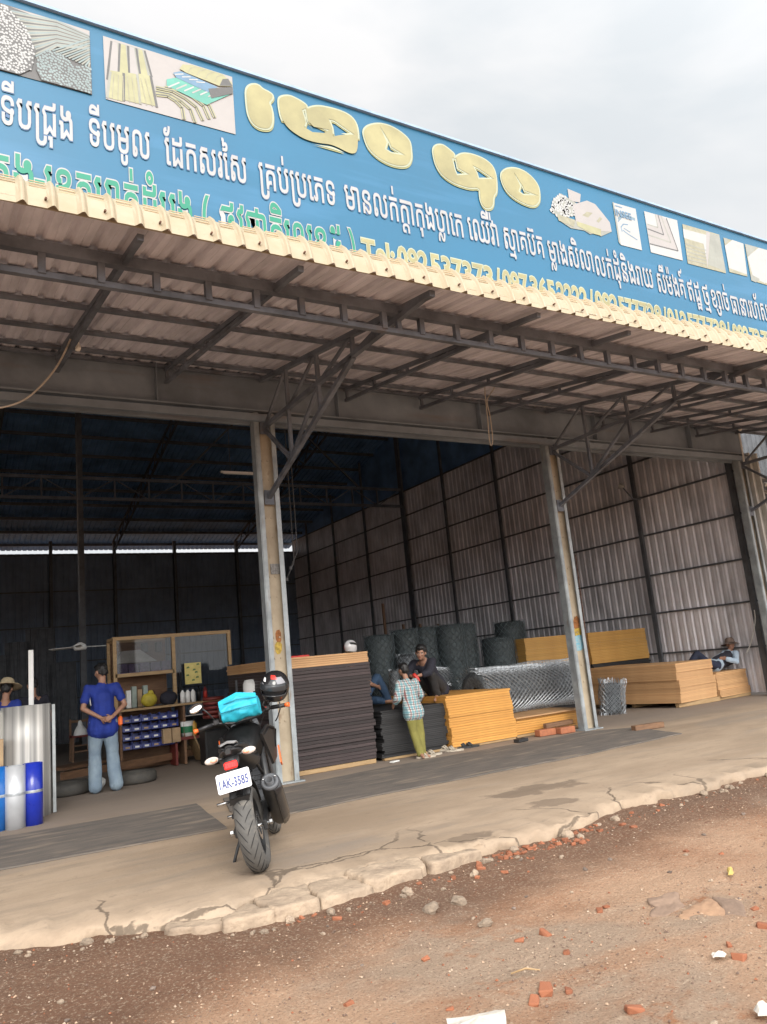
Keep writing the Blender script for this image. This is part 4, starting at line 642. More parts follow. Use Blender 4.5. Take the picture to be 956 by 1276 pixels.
 334: '198,383 198,67 252,67 252,0 198,0 198,-107 195,-138 185,-165 169,-188 148,-206 123,-221 95,-231 65,-238 33,-243 1,-244 -33,-243 -65,-238 -93,-230 -118,-220 -140,-204 -158,-185 -170,-162 -178,-133 -181,-100 -181,-98 -236,-98 -236,-49 -99,-49 -99,-97 -97,-112 -93,-126 -85,-139 -75,-150 -62,-160 -48,-167 -33,-173 -16,-176 1,-177 18,-176 36,-173 52,-167 67,-160 80,-150 91,-139 99,-126 104,-112 106,-97 106,0 8,0 8,67 106,67 106,383;106,361 106,394 87,417 72,437 60,451 51,462 45,471 41,477 39,482 37,487 37,491 38,495 39,500 42,506 46,512 53,521 60,532 71,547 85,565 101,586 222,586 222,519 101,519 101,518 198,410 198,361;394,0 394,458 392,479 387,495 378,506 365,513 344,518 316,519 178,519 178,586 362,586 393,584 419,579 440,572 455,560 468,546 476,529 482,509 485,485 486,458 486,0',
 54: '517,201 517,158 511,110 492,70 462,40 420,18 364,4 297,0 231,4 175,18 133,40 103,70 84,110 78,158 78,384 62,404 50,421 40,435 34,446 30,457 29,466 29,472 30,478 32,484 34,489 37,495 42,502 47,509 55,520 64,532 76,546 90,565 106,586 517,586 517,519 108,519 106,516 103,514 102,511 100,509 99,506 98,504 97,503 96,501 96,500 98,491 104,479 113,466 127,450 146,427 170,400 170,158 173,131 184,108 202,90 226,77 258,70 297,67 336,70 369,77 394,90 411,108 422,131 425,158 425,201;517,198 425,198 425,245 404,246 383,250 366,256 351,264 337,274 327,286 319,301 315,318 313,337 317,367 329,393 349,413 374,427 404,436 435,439 458,437 479,432 495,424 507,413 515,398 517,380;425,313 425,372 416,372 408,370 400,368 394,366 389,362 385,358 382,354 381,348 380,342 381,333 385,325 392,320 400,316 412,314',
 274: '537,215 537,0 431,0 318,103 204,0 98,0 98,384 82,404 70,421 60,435 54,446 50,457 49,466 49,472 50,478 51,484 53,489 56,495 60,502 66,509 74,520 84,532 95,546 109,565 126,586 537,586 537,519 128,519 125,515 123,512 121,510 119,507 118,505 117,504 116,503 116,501 116,500 117,494 119,487 124,480 129,471 138,461 148,449 159,435 174,419 190,400 190,81 318,198 445,82 445,215;537,198 445,198 445,245 424,246 403,250 386,256 371,264 357,274 347,286 339,301 335,318 333,337 337,367 349,393 369,413 394,427 424,436 455,439 478,437 499,432 515,424 527,413 535,398 537,380;445,313 445,372 436,372 428,370 420,368 414,366 409,362 405,358 402,354 401,348 400,342 401,333 405,325 412,320 420,316 432,314;733,0 733,458 731,479 726,495 718,506 704,513 683,518 655,519 517,519 517,586 701,586 732,584 758,579 778,572 794,560 807,546 815,529 821,509 824,485 825,458 825,0',
 276: '97,0 97,246 189,246 189,171 213,170 234,167 252,162 268,156 283,148 296,140 307,132 317,124 327,115 338,105 349,95 361,84 373,75 386,69 399,67 408,68 416,71 424,75 432,81 440,90 446,102 451,115 454,131 455,149 454,166 450,182 444,195 436,207 426,218 413,226 398,234 379,240 358,244 317,252 279,261 245,271 214,282 187,295 164,310 144,325 127,343 114,362 105,382 100,404 98,428 100,457 107,484 119,509 136,531 159,550 188,566 223,577 267,584 317,586 367,584 412,578 447,568 476,555 499,539 516,520 528,500 535,479 537,456 536,439 531,421 524,405 514,390 499,377 482,366 461,358 434,353 403,351 396,351 396,411 407,412 416,414 424,417 430,422 435,427 440,434 443,442 444,450 445,459 444,469 440,479 433,488 424,497 410,504 394,510 375,515 351,518 323,519 278,516 243,509 218,496 202,478 192,455 189,428 191,408 198,390 208,374 223,360 243,347 267,336 295,327 327,318 363,311 404,303 440,291 470,278 494,262 514,244 528,224 539,201 545,175 547,147 545,118 538,91 526,68 512,48 493,31 472,18 450,8 425,2 399,0 377,2 356,7 339,16 323,27 306,41 289,55 279,64 268,73 258,81 249,88 238,93 228,98 217,101 203,103 189,104 189,0;734,0 734,458 732,479 727,495 718,506 705,513 684,518 656,519 518,519 518,586 702,586 733,584 759,579 780,572 795,560 808,546 816,529 822,509 825,485 826,458 826,0',
 84: '190,373 190,158 193,131 203,108 218,90 241,77 270,70 305,67 341,70 370,77 392,90 408,108 418,131 421,158 421,428 426,470 443,509 470,541 508,566 560,581 623,586 737,569 807,515 830,428 830,0 738,0 738,428 735,455 725,478 710,496 688,509 659,516 625,519 592,516 563,509 542,496 526,478 516,455 513,428 513,158 508,116 491,78 464,46 425,20 371,5 305,0 240,5 186,20 147,46 120,78 103,116 98,158 98,373;98,361 98,394 79,417 64,437 52,451 43,462 37,471 33,477 31,482 29,487 29,491 30,495 31,500 34,506 38,512 45,521 52,532 63,547 77,565 93,586 214,586 214,519 93,519 93,518 190,410 190,361',
 156: '-324,682 -352,683 -377,687 -398,694 -415,702 -429,713 -440,726 -448,741 -452,758 -454,776 -449,809 -435,836 -412,856 -381,869 -342,877 -297,880 -297,821 -322,820 -343,817 -359,812 -371,804 -378,794 -380,782 -379,772 -374,763 -366,756 -355,750 -337,746 -315,745 -289,747 -265,753 -243,762 -224,776 -208,794 -194,815 -185,840 -179,870 -177,902 -102,902 -105,860 -114,821 -129,786 -149,756 -176,730 -206,710 -241,694 -281,685',
 16: '40,227 40,309 282,309 282,227',
 11: '40,274 44,354 56,434 76,510 103,582 141,651 187,714 270,714 228,650 192,580 164,507 145,432 133,353 129,275 133,199 145,122 164,48 192,-24 227,-94 269,-158 187,-158 141,-97 103,-30 76,42 56,116 44,195',
 73: '537,215 537,0 431,0 318,103 204,0 98,0 98,384 82,404 70,421 60,435 54,446 50,457 49,466 49,472 50,478 52,484 54,489 57,495 62,502 67,509 75,520 84,532 96,546 110,565 126,586 415,586 424,587 432,589 438,592 442,598 444,605 445,613 445,674 537,674 537,610 534,582 525,559 510,542 489,529 458,521 419,519 128,519 125,515 123,512 121,510 119,507 118,505 117,504 116,503 116,501 116,500 117,494 119,487 124,480 129,471 138,461 148,449 159,435 174,419 190,400 190,81 318,198 445,82 445,215;537,198 445,198 445,245 424,246 403,250 386,256 371,264 357,274 347,286 339,301 335,318 333,337 337,367 349,393 369,413 394,427 424,436 455,439 478,437 499,432 515,424 527,413 535,398 537,380;445,313 445,372 436,372 428,370 420,368 414,366 409,362 405,358 402,354 401,348 400,342 401,333 405,325 412,320 420,316 432,314',
 80: '137,354 137,394 112,418 91,438 76,453 64,464 56,474 50,480 47,485 46,490 45,494 45,498 47,503 50,508 53,514 60,523 68,534 78,548 91,565 107,586 156,586 167,587 176,589 182,592 187,597 190,603 191,610 191,674 283,674 283,610 281,591 277,574 269,560 258,547 244,537 227,529 207,523 183,520 156,519 107,519 107,518 229,410 229,354;229,376 229,69 227,47 221,29 211,16 197,7 180,2 160,0 142,0 124,1 106,4 88,8 71,16 56,27 43,40 33,58 27,81 25,108 27,133 33,154 43,172 56,186 71,197 87,206 104,212 121,217 137,219 137,376;137,67 137,151 128,150 118,147 108,142 99,134 94,123 92,109 94,95 99,84 106,76 116,71 127,68',
 250: '98,0 98,384 82,404 70,421 60,435 54,446 50,457 49,466 49,472 50,478 52,484 54,489 57,495 62,502 67,509 75,520 84,532 96,546 110,565 126,586 405,586 416,587 425,589 434,592 440,597 444,603 445,610 445,674 537,674 537,610 536,591 532,574 525,560 516,547 502,537 486,529 467,523 443,520 415,519 128,519 126,516 123,514 122,511 120,509 119,506 118,504 117,503 116,501 116,500 117,494 119,487 124,480 129,471 138,461 148,449 159,435 174,419 190,400 190,81 318,198 445,82 445,451 537,451 537,0 431,0 318,103 204,0;423,586 551,586 551,519 423,519;733,0 733,458 731,479 726,495 718,506 704,513 683,518 655,519 517,519 517,586 701,586 732,584 758,579 778,572 794,560 807,546 815,529 821,509 824,485 825,458 825,0',
 178: '317,0 251,4 195,18 152,40 122,72 103,113 97,161 97,419 98,440 101,459 105,474 111,489 120,502 130,512 143,522 158,532 174,540 167,549 161,558 156,566 153,576 151,587 150,598 151,612 154,625 160,638 168,648 178,658 190,666 205,672 222,676 240,677 259,676 277,672 291,666 303,658 313,648 320,638 326,626 329,614 330,602 329,590 327,578 323,568 318,558 310,548 302,539 317,535 330,532 342,530 352,530 363,529 375,529 389,530 402,533 414,538 423,544 431,551 437,560 441,569 444,580 445,590 445,714 537,714 537,590 535,564 528,540 516,520 501,502 481,487 460,476 435,468 408,463 379,461 354,462 329,465 306,470 283,476 259,484 236,493 224,485 212,475 202,464 195,451 190,436 189,418 189,161 192,133 203,109 221,91 246,78 278,70 317,67 464,67 342,180 342,293 345,317 353,340 366,360 385,377 408,388 434,391 537,391 537,323 434,323 434,194 537,67 512,0',
 12: '260,274 256,195 244,116 224,42 197,-30 159,-97 113,-158 31,-158 73,-94 108,-24 136,48 155,122 167,199 171,275 167,353 155,432 136,507 108,580 72,650 30,714 113,714 159,651 197,582 224,510 244,434 256,354',
}
WHITE_ROW = [
 [(67, 0), (109, 599), (70, 599), (220, 1234), (56, 1521), (115, 2156), (53, 2156)],  # ទីបជ្រុង
 [(67, 0), (109, 599), (70, 599), (76, 1234), (117, 1869), (79, 1869)],  # ទីបមូល
 [(132, 0), (60, 288), (49, 923), (83, 1559), (78, 2487), (133, 2775), (83, 3063)],  # ដែកសរសៃ
 [(220, 0), (51, 287), (70, 922), (146, 1557), (220, 1557), (70, 1844), (131, 2479), (75, 2767), (67, 3402)],  # គ្រប់ប្រភេទ
 [(288, 0), (69, 923), (79, 1558), (49, 2486), (146, 3122), (236, 3122), (204, 3758), (49, 4046), (115, 4682), (53, 4682), (70, 5317), (222, 5952), (104, 5952), (131, 6240), (49, 6528)],  # មានលក់ក្តាកុងប្លាកេ
 [(131, 0), (57, 288), (109, 1539), (296, 1539), (141, 1865)],  # ឈើវ៉ា
 [(302, 0), (216, 928), (65, 1216), (70, 1851), (144, 2486), (65, 2486)],  # ស្មាតប៊ត
 [(288, 0), (222, 635), (53, 923), (83, 1558), (105, 2486), (294, 2486)],  # ម្លាងសិលា
 [(79, 0), (49, 928), (146, 1564), (60, 1564), (115, 2199), (137, 2199), (69, 2199), (105, 2834), (53, 2834), (292, 3469), (77, 4084)],  # លក់ដុំនិងរាយ
 [(83, 0), (144, 928), (109, 928), (76, 928), (141, 1563), (53, 1563), (65, 2198), (150, 2833)],  # ស៊ីម៉ងត៍
 [(89, 0), (60, 635), (198, 1270)],  # ឥដ្ឋ
 [(66, 0), (216, 635)],  # ថ្ម
 [(50, 0), (334, 635), (54, 1219), (146, 1834)],  # ខ្សាច់
 [(274, 0), (276, 923), (78, 1847), (84, 2135), (156, 3063), (83, 3063), (78, 3991)],  # ធានារហ័សរ
]
GREEN_ROW = [
 [(220, 0), (49, 287), (115, 923), (53, 923)],  # ក្រុង
 [(16, 0)],  # -
 [(131, 0), (50, 288), (65, 923), (204, 1558), (70, 1558), (104, 2193), (65, 2481), (146, 3116), (60, 3116), (137, 3751), (70, 3751), (53, 4386)],  # ខេត្តបាត់ដំបង
 [(11, 0)],  # (
 [(73, 0), (222, 635), (117, 635), (80, 635), (250, 961), (65, 1884), (105, 2519), (131, 2519), (79, 2807), (50, 3735), (178, 4370)],  # ផ្លូវជាតិលេខ៥
 [(12, 0)],  # )
]
# ================================================================== BILLBOARD
YS = 5.45
bb = thing('billboard', 'long blue shop sign with yellow and white lettering above the awning', 'billboard', (6, YS, 5.7))
M_BLUE = mat('sign_blue', (.017, .13, .245), .45, 0, var=.05, scale=.8, streak=((.04, .17, .32), (.5, 1, 6), .55, .4))
M_LETTER = mat('letter_white', (.36, .365, .37), .5, 0, var=.06)
M_LSHADE = mat('letter_outline', (.06, .13, .26), .5, 0, var=.05)
M_YEL = mat('letter_yellow', (.32, .295, .15), .5, 0, var=.12, scale=3)
M_YRIM = mat('letter_rim', (.37, .40, .29), .5, 0, var=.05)
M_YSIDE = mat('letter_side', (.30, .30, .14), .5, 0, var=.05)
M_GREEN = mat('letter_green', (.012, .22, .14), .5, 0, var=.05)
mb = MB(); mb.box((8.5, YS+.03, 5.695), (29.0, .05, 1.65)); P_(mb, 'board', M_BLUE, bb)
mb = MB(); mb.box((8.5, YS+.02, 6.53), (29.04, .09, .022)); P_(mb, 'edge_trim', mat('edge_trim', (.28, .40, .55), .5), bb)
mb = MB()
for k in range(15):
    x = -5.5+2*k; mb.bar((x, YS+.08, 4.9), (x, YS+.08, 6.5), .04); mb.bar((x, YS+.10, 6.2), (x, YS+1.0, 5.0), .04)
P_(mb, 'frame', M_STEEL, bb)

def sgn_area(c): return sum(a[0]*b_[1]-b_[0]*a[1] for a, b_ in zip(c, c[1:]+c[:1]))/2
def inside(p, c):
    r = False
    for a, b_ in zip(c, c[1:]+c[:1]):
        if (a[1] > p[1]) != (b_[1] > p[1]) and p[0] < (b_[0]-a[0])*(p[1]-a[1])/(b_[1]-a[1])+a[0]: r = not r
    return r
def fill(contours, off=0):
    # flat filled mesh (verts, faces) of one outline and its holes, grown by off
    c = bpy.data.curves.new('tmp', 'CURVE'); c.dimensions = '2D'; c.fill_mode = 'BOTH'; c.offset = off
    for pts in contours:
        s = c.splines.new('POLY'); s.points.add(len(pts)-1)
        for q, p in zip(s.points, pts): q.co = (p[0], p[1], 0, 1)
        s.use_cyclic_u = True
    o = bpy.data.objects.new('tmp', c); COL.objects.link(o)
    dg = bpy.context.evaluated_depsgraph_get(); dg.update()
    me = bpy.data.meshes.new_from_object(o.evaluated_get(dg))
    r = ([tuple(v.co) for v in me.vertices], [tuple(f.vertices) for f in me.polygons])
    bpy.data.objects.remove(o); bpy.data.curves.remove(c); bpy.data.meshes.remove(me); return r
_gc = {}
def glyph(g, off):
    if (g, off) in _gc: return _gc[(g, off)]
    cs = [[tuple(map(float, p.split(','))) for p in c.split()] for c in GLYPHS[g].split(';') if c.strip()]
    outs = [c for c in cs if sgn_area(c) < 0]; holes = [c for c in cs if sgn_area(c) >= 0]
    r = []
    for c in outs: r.append(fill([[(x/1000, y/1000) for x, y in c]]+[[(x/1000, y/1000) for x, y in h] for h in holes if inside(h[0], c)], off))
    _gc[(g, off)] = r; return r
def text_mesh(body):
    c = bpy.data.curves.new('tmp', 'FONT'); c.body = body; c.size = 1; c.resolution_u = 3
    return c
def latin(body, off):
    if (body, off) in _gc: return _gc[(body, off)]
    c = text_mesh(body); c.offset = off
    o = bpy.data.objects.new('tmp', c); COL.objects.link(o); dg = bpy.context.evaluated_depsgraph_get(); dg.update()
    me = bpy.data.meshes.new_from_object(o.evaluated_get(dg))
    r = [([tuple(v.co) for v in me.vertices], [tuple(f.vertices) for f in me.polygons])]
    bpy.data.objects.remove(o); bpy.data.curves.remove(c); bpy.data.meshes.remove(me); _gc[(body, off)] = r; return r
def pieces(word, off):
    # list of (verts, faces) in em units
    if isinstance(word, str): return latin(word, off)
    out = []
    for g, x in word:
        for vs, fs in glyph(g, off): out.append(([(v[0]+x/1000, v[1]) for v in vs], fs))
    return out
def put_word(mb, word, xl, xr, base, hz, layers):
    # layers: (growth in em, stand-off from the board, material index)
    ref = pieces(word, 0); a = min(v[0] for vs, _ in ref for v in vs); b_ = max(v[0] for vs, _ in ref for v in vs)
    sx = (xr-xl)/(b_-a)
    for off, dy, mi in layers:
        for k, (vs, fs) in enumerate(pieces(word, off)):
            mb.add([(xl+(v[0]-a)*sx, YS-dy-.0002*(k % 7), max(4.885, base+v[1]*hz)) for v in vs], fs, mi)
def sx_(px, py): return onY(px, py, YS).x
WROW = ((-4, 95.4, 165), (107, 191, 190), (201, 311, 215), (320, 421, 243), (427, 578.6, 270), (583, 624, 303), (628, 680, 315), (683, 741.6, 330),
        (743, 816, 352), (819.5, 855.6, 364), (857.3, 874.8, 372), (875.8, 885.5, 376), (887, 909.7, 381), (911, 962, 390))
def wbase(x): return 5.435 if x < 5.2 else 5.435-(x-5.2)*.033
mb = MB()
for w, (a, b_, y) in zip(WHITE_ROW, WROW):
    xl, xr = sx_(a, y), sx_(b_, y); g_ = .022+.014*(xr-xl); xl += g_; xr -= g_; put_word(mb, w, xl, xr, wbase((xl+xr)/2), .405, ((.028, .0014, 0), (.010, .003, 1)))
P_(mb, 'white_lettering', [M_LSHADE, M_LETTER], bb)
GROW = ((0-30, 41, 200), (44, 55, 215), (56, 237, 228), (252, 260, 255), (275, 421, 270), (435, 441, 296))
mb = MB()
for w, (a, b_, y) in zip(GREEN_ROW, GROW):
    xl, xr = sx_(a, y), sx_(b_, y); put_word(mb, w, xl, xr, 4.892, .475, ((.040, .0014, 0), (.013, .003, 1)))
P_(mb, 'green_lettering', [M_LETTER, M_GREEN], bb)
TROW = (('Tel:', 450.6, 489, 300), ('092', 495, 530.6, 310), ('53', 536, 559, 318), ('73', 562.6, 585, 324), ('73', 589, 611.5, 330), ('/', 617, 622, 338), ('097', 625.7, 655, 340),
        ('365', 660.5, 688.8, 348), ('2222', 693.5, 729, 357), ('/', 733.8, 738, 366), ('092', 741.6, 767.5, 370), ('577', 771, 795, 377), ('728', 798, 822.5, 384), ('/', 826, 829.5, 388),
        ('012', 832, 854, 392), ('577', 857, 878, 396), ('738', 881, 902.5, 400), ('/', 904.7, 908, 404), ('092', 912.5, 931, 408), ('73', 934, 945, 412), ('73', 948, 960, 414))
mb = MB()
for w, a, b_, y in TROW:
    xl, xr = sx_(a, y), sx_(b_, y); base = 4.94-(max(0, xl-6)*.010)
    put_word(mb, w, xl, xr, base, .33, ((.05, .0014, 0), (.012, .003, 1)))
P_(mb, 'phone_lettering', [M_YRIM, M_YEL], bb)
# the shop name: outlines as they stand on the board
def cr1(p): return [(270+x*.2197, 90+y*.2197) for x, y in p]
def cr2(p): return [(440+x*.2929, 150+y*.2929) for x, y in p]
NAME = [
 (cr1([(160, 110), (172, 80), (203, 66), (238, 72), (262, 97), (296, 112), (321, 132), (320, 156), (298, 175), (312, 200), (321, 250), (318, 300), (302, 325), (270, 328), (230, 318), (196, 290), (173, 242), (165, 180)]), []),
 (cr1([(345, 155), (362, 136), (410, 131), (452, 150), (488, 170), (512, 190), (514, 206), (530, 197), (572, 190), (625, 198), (692, 215), (758, 245), (794, 290), (805, 350), (804, 430), (795, 464), (768, 472), (730, 458), (690, 436), (645, 418), (590, 412), (530, 400), (470, 375), (400, 325), (363, 270), (350, 210)]),
  [cr1([(501, 240), (510, 236), (518, 285), (545, 312), (600, 322), (586, 330), (540, 326), (510, 308), (516, 290)]), cr1([(652, 288), (670, 292), (744, 344), (700, 345), (668, 350), (664, 318)])]),
 (cr2([(38, 45), (58, 22), (100, 12), (142, 18), (182, 36), (222, 65), (244, 92), (248, 130), (250, 165), (235, 195), (200, 200), (150, 188), (100, 160), (62, 122), (46, 82)]), [cr2([(137, 74), (150, 95), (158, 115), (192, 136), (160, 131), (142, 120), (148, 100)])]),
 (cr2([(335, 122), (350, 104), (380, 102), (412, 126), (434, 146), (428, 160), (440, 150), (466, 138), (512, 145), (562, 166), (596, 196), (610, 240), (612, 310), (598, 322), (597, 365), (580, 380), (556, 375), (540, 350), (535, 315), (536, 296), (522, 290), (505, 292), (480, 288), (430, 272), (380, 240), (352, 200), (340, 160)]),
  [cr2([(428, 175), (436, 176), (442, 205), (472, 222), (442, 224), (436, 210)]), cr2([(520, 206), (535, 214), (575, 242), (535, 242), (530, 225)])]),
 (cr2([(622, 232), (642, 207), (680, 200), (722, 212), (760, 240), (790, 280), (795, 325), (790, 355), (765, 370), (720, 355), (670, 325), (637, 285)]), [cr2([(705, 264), (718, 284), (725, 300), (754, 311), (722, 310), (709, 300), (715, 285)])]),
]
def smooth_poly(p, it=1):
    for _ in range(it):
        q = []
        for a, b_ in zip(p, p[1:]+p[:1]): q += [(a[0]*.75+b_[0]*.25, a[1]*.75+b_[1]*.25), (a[0]*.25+b_[0]*.75, a[1]*.25+b_[1]*.75)]
        p = q
    return p
mb = MB()
for outl, holes in NAME:
    W2 = lambda pp: [(q.x, q.z) for q in (onY(x, y, YS) for x, y in pp)]
    o_ = smooth_poly(W2(outl), 2); h_ = [[(c_[0]+(p[0]-c_[0])*1.35, c_[1]+(p[1]-c_[1])*1.35) for p in h] for h in [W2(h) for h in holes] for c_ in [(sum(p[0] for p in h)/len(h), sum(p[1] for p in h)/len(h))]]; h_ = [h[::-1] if sgn_area(h)*sgn_area(o_) > 0 else h for h in h_]
    for off, dy, mi, dx, dz in ((.007, .003, 2, .004, -.014), (.007, .006, 1, 0, 0), (-.010, .009, 0, 0, 0)):
        vs, fs = fill([o_]+h_, off); mb.add([(v[0]+dx, YS-dy, v[1]+dz) for v in vs], fs, mi)
P_(mb, 'name_lettering', [M_YEL, M_YRIM, M_YSIDE], bb)

# printed pictures on the board
M_PG = mat('print_grey', (.33, .315, .31), .5, 0, var=.03); M_PD = mat('print_dark', (.10, .10, .10), .5, 0, var=.1); M_PW = mat('print_white', (.38, .39, .39), .5, 0, var=.03)
M_PC = mat('print_cream', (.33, .325, .19), .5, 0, var=.1); M_PB = mat('print_bluegrey', (.12, .22, .33), .5, 0, var=.1); M_PT = mat('print_teal', (.10, .33, .27), .5, 0, var=.1)
M_PM = mat('print_mid', (.27, .28, .25), .5, 0, var=.08); M_PK = mat('print_khaki', (.30, .29, .21), .5, 0, var=.12, scale=14); M_PS = mat('print_steel', (.22, .28, .285), .5, 0, var=.1)
PMAT = [M_PG, M_PD, M_PW, M_PC, M_PB, M_PT, M_PM, M_PK, M_PS]
class Pic:
    # flat print; coordinates are source pixels of a photo crop mapped to the board
    def __init__(s, f): s.mb = MB(); s.f = f; s.k = 0
    def w(s, p): q = onY(*s.f(*p), YS); return (q.x, q.z)
    def poly(s, pts, mi):
        vs, fs = fill([[s.w(p) for p in pts]]); s.k += 1
        s.mb.add([(v[0], YS-.0012-.0002*s.k, v[1]) for v in vs], fs, mi); return s
    def line(s, pts, wd, mi):
        s.k += 1
        for a, b_ in zip(pts, pts[1:]):
            a, b_ = Vector(s.w(a)), Vector(s.w(b_)); d = (b_-a)
            if d.length < 1e-6: continue
            nn = Vector((-d.y, d.x)).normalized()*wd/2
            s.mb.add([(p.x, YS-.0012-.0002*s.k, p.y) for p in (a-nn, b_-nn, b_+nn, a+nn)], [(0, 1, 2, 3)], mi)
        return s
    def dots(s, pts, r, mi):
        s.k += 1
        for p in pts:
            c = s.w(p); rr = r*random.uniform(.75, 1.15)
            s.mb.add([(c[0]+rr*cos(t*pi/3), YS-.0012-.0002*s.k, c[1]+rr*sin(t*pi/3)) for t in range(6)], [tuple(range(6))], mi)
        return s
    def done(s): return P_(s.mb, 'picture_panel', PMAT, bb)
# bundles of steel bar
f1 = lambda x, y: (x*.13598, y*.13598)
p = Pic(f1); p.poly([(-160, -25), (60, 45), (820, 282), (845, 870), (0, 645), (-160, 600)], 1)
p.poly([(90, 60), (560, 200), (820, 285), (822, 330), (560, 235), (300, 140)], 0)
for k in range(26):
    y = 90+k*18; p.line([(60+k*11, y), (520, 190+k*9.5), (818, 330+k*5)], .012, (8, 6, 1, 6)[k % 4])
for k in range(12): p.line([(480+k*30, 470+k*14), (822, 360+k*20)], .012, (8, 6)[k % 2])
p.poly([(-160, 20), (60, 60), (230, 250), (330, 470), (290, 640), (180, 690), (-160, 600)], 1); p.poly([(330, 640), (345, 530), (430, 465), (560, 500), (690, 610), (830, 620), (840, 868), (600, 800), (380, 740)], 1)
def scatter(poly, n_, dmin):
    xs_ = [q[0] for q in poly]; ys_ = [q[1] for q in poly]; out = []
    for _ in range(n_*30):
        c = (random.uniform(min(xs_), max(xs_)), random.uniform(min(ys_), max(ys_)))
        if inside(c, poly) and all((c[0]-d[0])**2+(c[1]-d[1])**2 > dmin*dmin for d in out): out.append(c)
        if len(out) >= n_: break
    return out
p.dots(scatter([(-150, 20), (60, 60), (230, 250), (320, 450), (290, 640), (180, 680), (-150, 590)], 330, 18), .0098, 2)
p.dots(scatter([(340, 630), (350, 530), (430, 470), (550, 500), (690, 615), (825, 620), (835, 860), (600, 795), (390, 735)], 250, 20), .0102, 8)
p.done()
# roofing sheets
f2 = lambda x, y: (120+x*.19874, 30+y*.19874)
p = Pic(f2); p.poly([(42, 74), (852, 332), (874, 692), (60, 470)], 0)
p.poly([(95, 105), (305, 165), (345, 330), (65, 290)], 6)
for k in range(4): p.poly([(100+k*55, 108+k*17), (132+k*52, 118+k*16), (140+k*62, 300+k*12), (85+k*62, 292+k*12)], 3 if k % 2 else 0)
for k in range(5): p.line([(95+k*52, 108+k*15), (68+k*70, 350+k*-4)], .016, 1)
for k in range(3): p.poly([(88+k*88, 292+k*10), (165+k*84, 305+k*10), (168+k*102, 488+k*14), (70+k*106, 462+k*16)], 3)
for k in range(4): p.line([(88+k*84, 300+k*9), (68+k*104, 465+k*20)], .02, (6, 1)[k % 2])
for k in range(8): p.line([(110+k*28, 318+k*4), (100+k*36, 470+k*7)], .006, 7)
for k, (a, b_) in enumerate((((375, 445), (550, 600)), ((372, 425), (620, 620)), ((374, 400), (668, 608)), ((430, 400), (708, 598)), ((470, 405), (742, 590)))):
    m_ = ((a[0]+b_[0])/2+35, (a[1]+b_[1])/2-38); p.line([a, ((a[0]+m_[0])/2+10, (a[1]+m_[1])/2-12), m_, ((b_[0]+m_[0])/2+15, (b_[1]+m_[1])/2-15), b_], .03, 3); p.line([a, ((a[0]+m_[0])/2+10, (a[1]+m_[1])/2-12), m_, ((b_[0]+m_[0])/2+15, (b_[1]+m_[1])/2-15), b_], .011, 1)
p.poly([(440, 350), (500, 340), (850, 440), (690, 510), (440, 390)], 5)
for k in range(6): p.line([(450+k*50, 400+k*12), (520+k*45, 370+k*14)], .012, (2, 0)[k % 2])
p.poly([(480, 310), (530, 300), (760, 400), (700, 432), (500, 340)], 4)
for k in range(4): p.line([(490+k*45, 320+k*16), (545+k*45, 318+k*18)], .01, 2)
p.poly([(700, 410), (852, 400), (855, 440), (720, 470)], 1)
p.poly([(520, 285), (540, 258), (600, 262), (790, 320), (848, 372), (852, 396), (770, 394), (560, 310)], 3)
p.poly([(770, 392), (790, 350), (825, 348), (852, 394)], 1)
for k in range(4): a = 575+k*55; p.line([(a, 305+k*20), (a+15, 282+k*18), (a+50, 275+k*16)], .006, 7)
p.done()
# crushed stone and limestone blocks
f3 = lambda x, y: (680+x*.14644, 220+y*.14644)
p = Pic(f3); p.poly([(95, 330), (240, 370), (560, 470), (470, 510), (430, 480), (380, 492), (330, 460), (215, 440), (110, 370)], 6)
p.poly([(185, 103), (298, 150), (292, 222), (200, 205)], 0)
p.poly([(45, 290), (60, 200), (130, 145), (200, 190), (280, 240), (270, 330), (110, 350)], 6)
p.dots(scatter([(45, 290), (65, 200), (130, 148), (200, 195), (285, 250), (265, 330), (110, 345)], 55, 17), .024, 2)
p.poly([(230, 240), (350, 205), (420, 235), (490, 320), (545, 390), (562, 470), (480, 465), (260, 400)], 0)
p.poly([(310, 330), (350, 300), (400, 310), (360, 350)], 7); p.poly([(430, 380), (460, 345), (480, 360), (450, 395)], 7); p.poly([(95, 320), (250, 370), (240, 430), (110, 375)], 7); p.poly([(260, 380), (470, 450), (470, 505), (380, 480), (270, 420)], 3)
p.done()
# cement bag
p = Pic(f3); p.poly([(568, 220), (765, 275), (820, 628), (640, 582), (622, 560)], 2); p.poly([(568, 220), (578, 217), (640, 582), (622, 560)], 6)
for k in range(4): p.line([(615, 385-k*12), (650, 345-k*10), (700, 345-k*4), (760, 375-k*6)], .010, (4, 8)[k % 2])
p.line([(650, 470), (640, 430), (660, 405), (700, 410)], .012, 4); p.line([(655, 455), (700, 490), (780, 540)], .011, 4); p.line([(665, 440), (720, 475)], .009, 4)
for w, xa, xb, yy, h in (('INSEE', 590, 725, 335, .125), ('', 0, 0, 0, 0)):
    if not w: continue
    q0, q1 = onY(*f3(xa, 312), YS), onY(*f3(xb, 345), YS); put_word(p.mb, w, q0.x, q1.x, (q0.z+q1.z)/2-.035, .12, ((.02, .008, 4),))
p.poly([(590, 243), (650, 262), (650, 270), (590, 252)], 4)
p.done()
f5 = lambda x, y: (800+x*.16318, 250+y*.16318)
p = Pic(f5); p.poly([(15, 80), (268, 150), (312, 458), (68, 395)], 2)
p.poly([(36, 185), (120, 205), (100, 105), (150, 118), (190, 150), (278, 385), (62, 335)], 0)
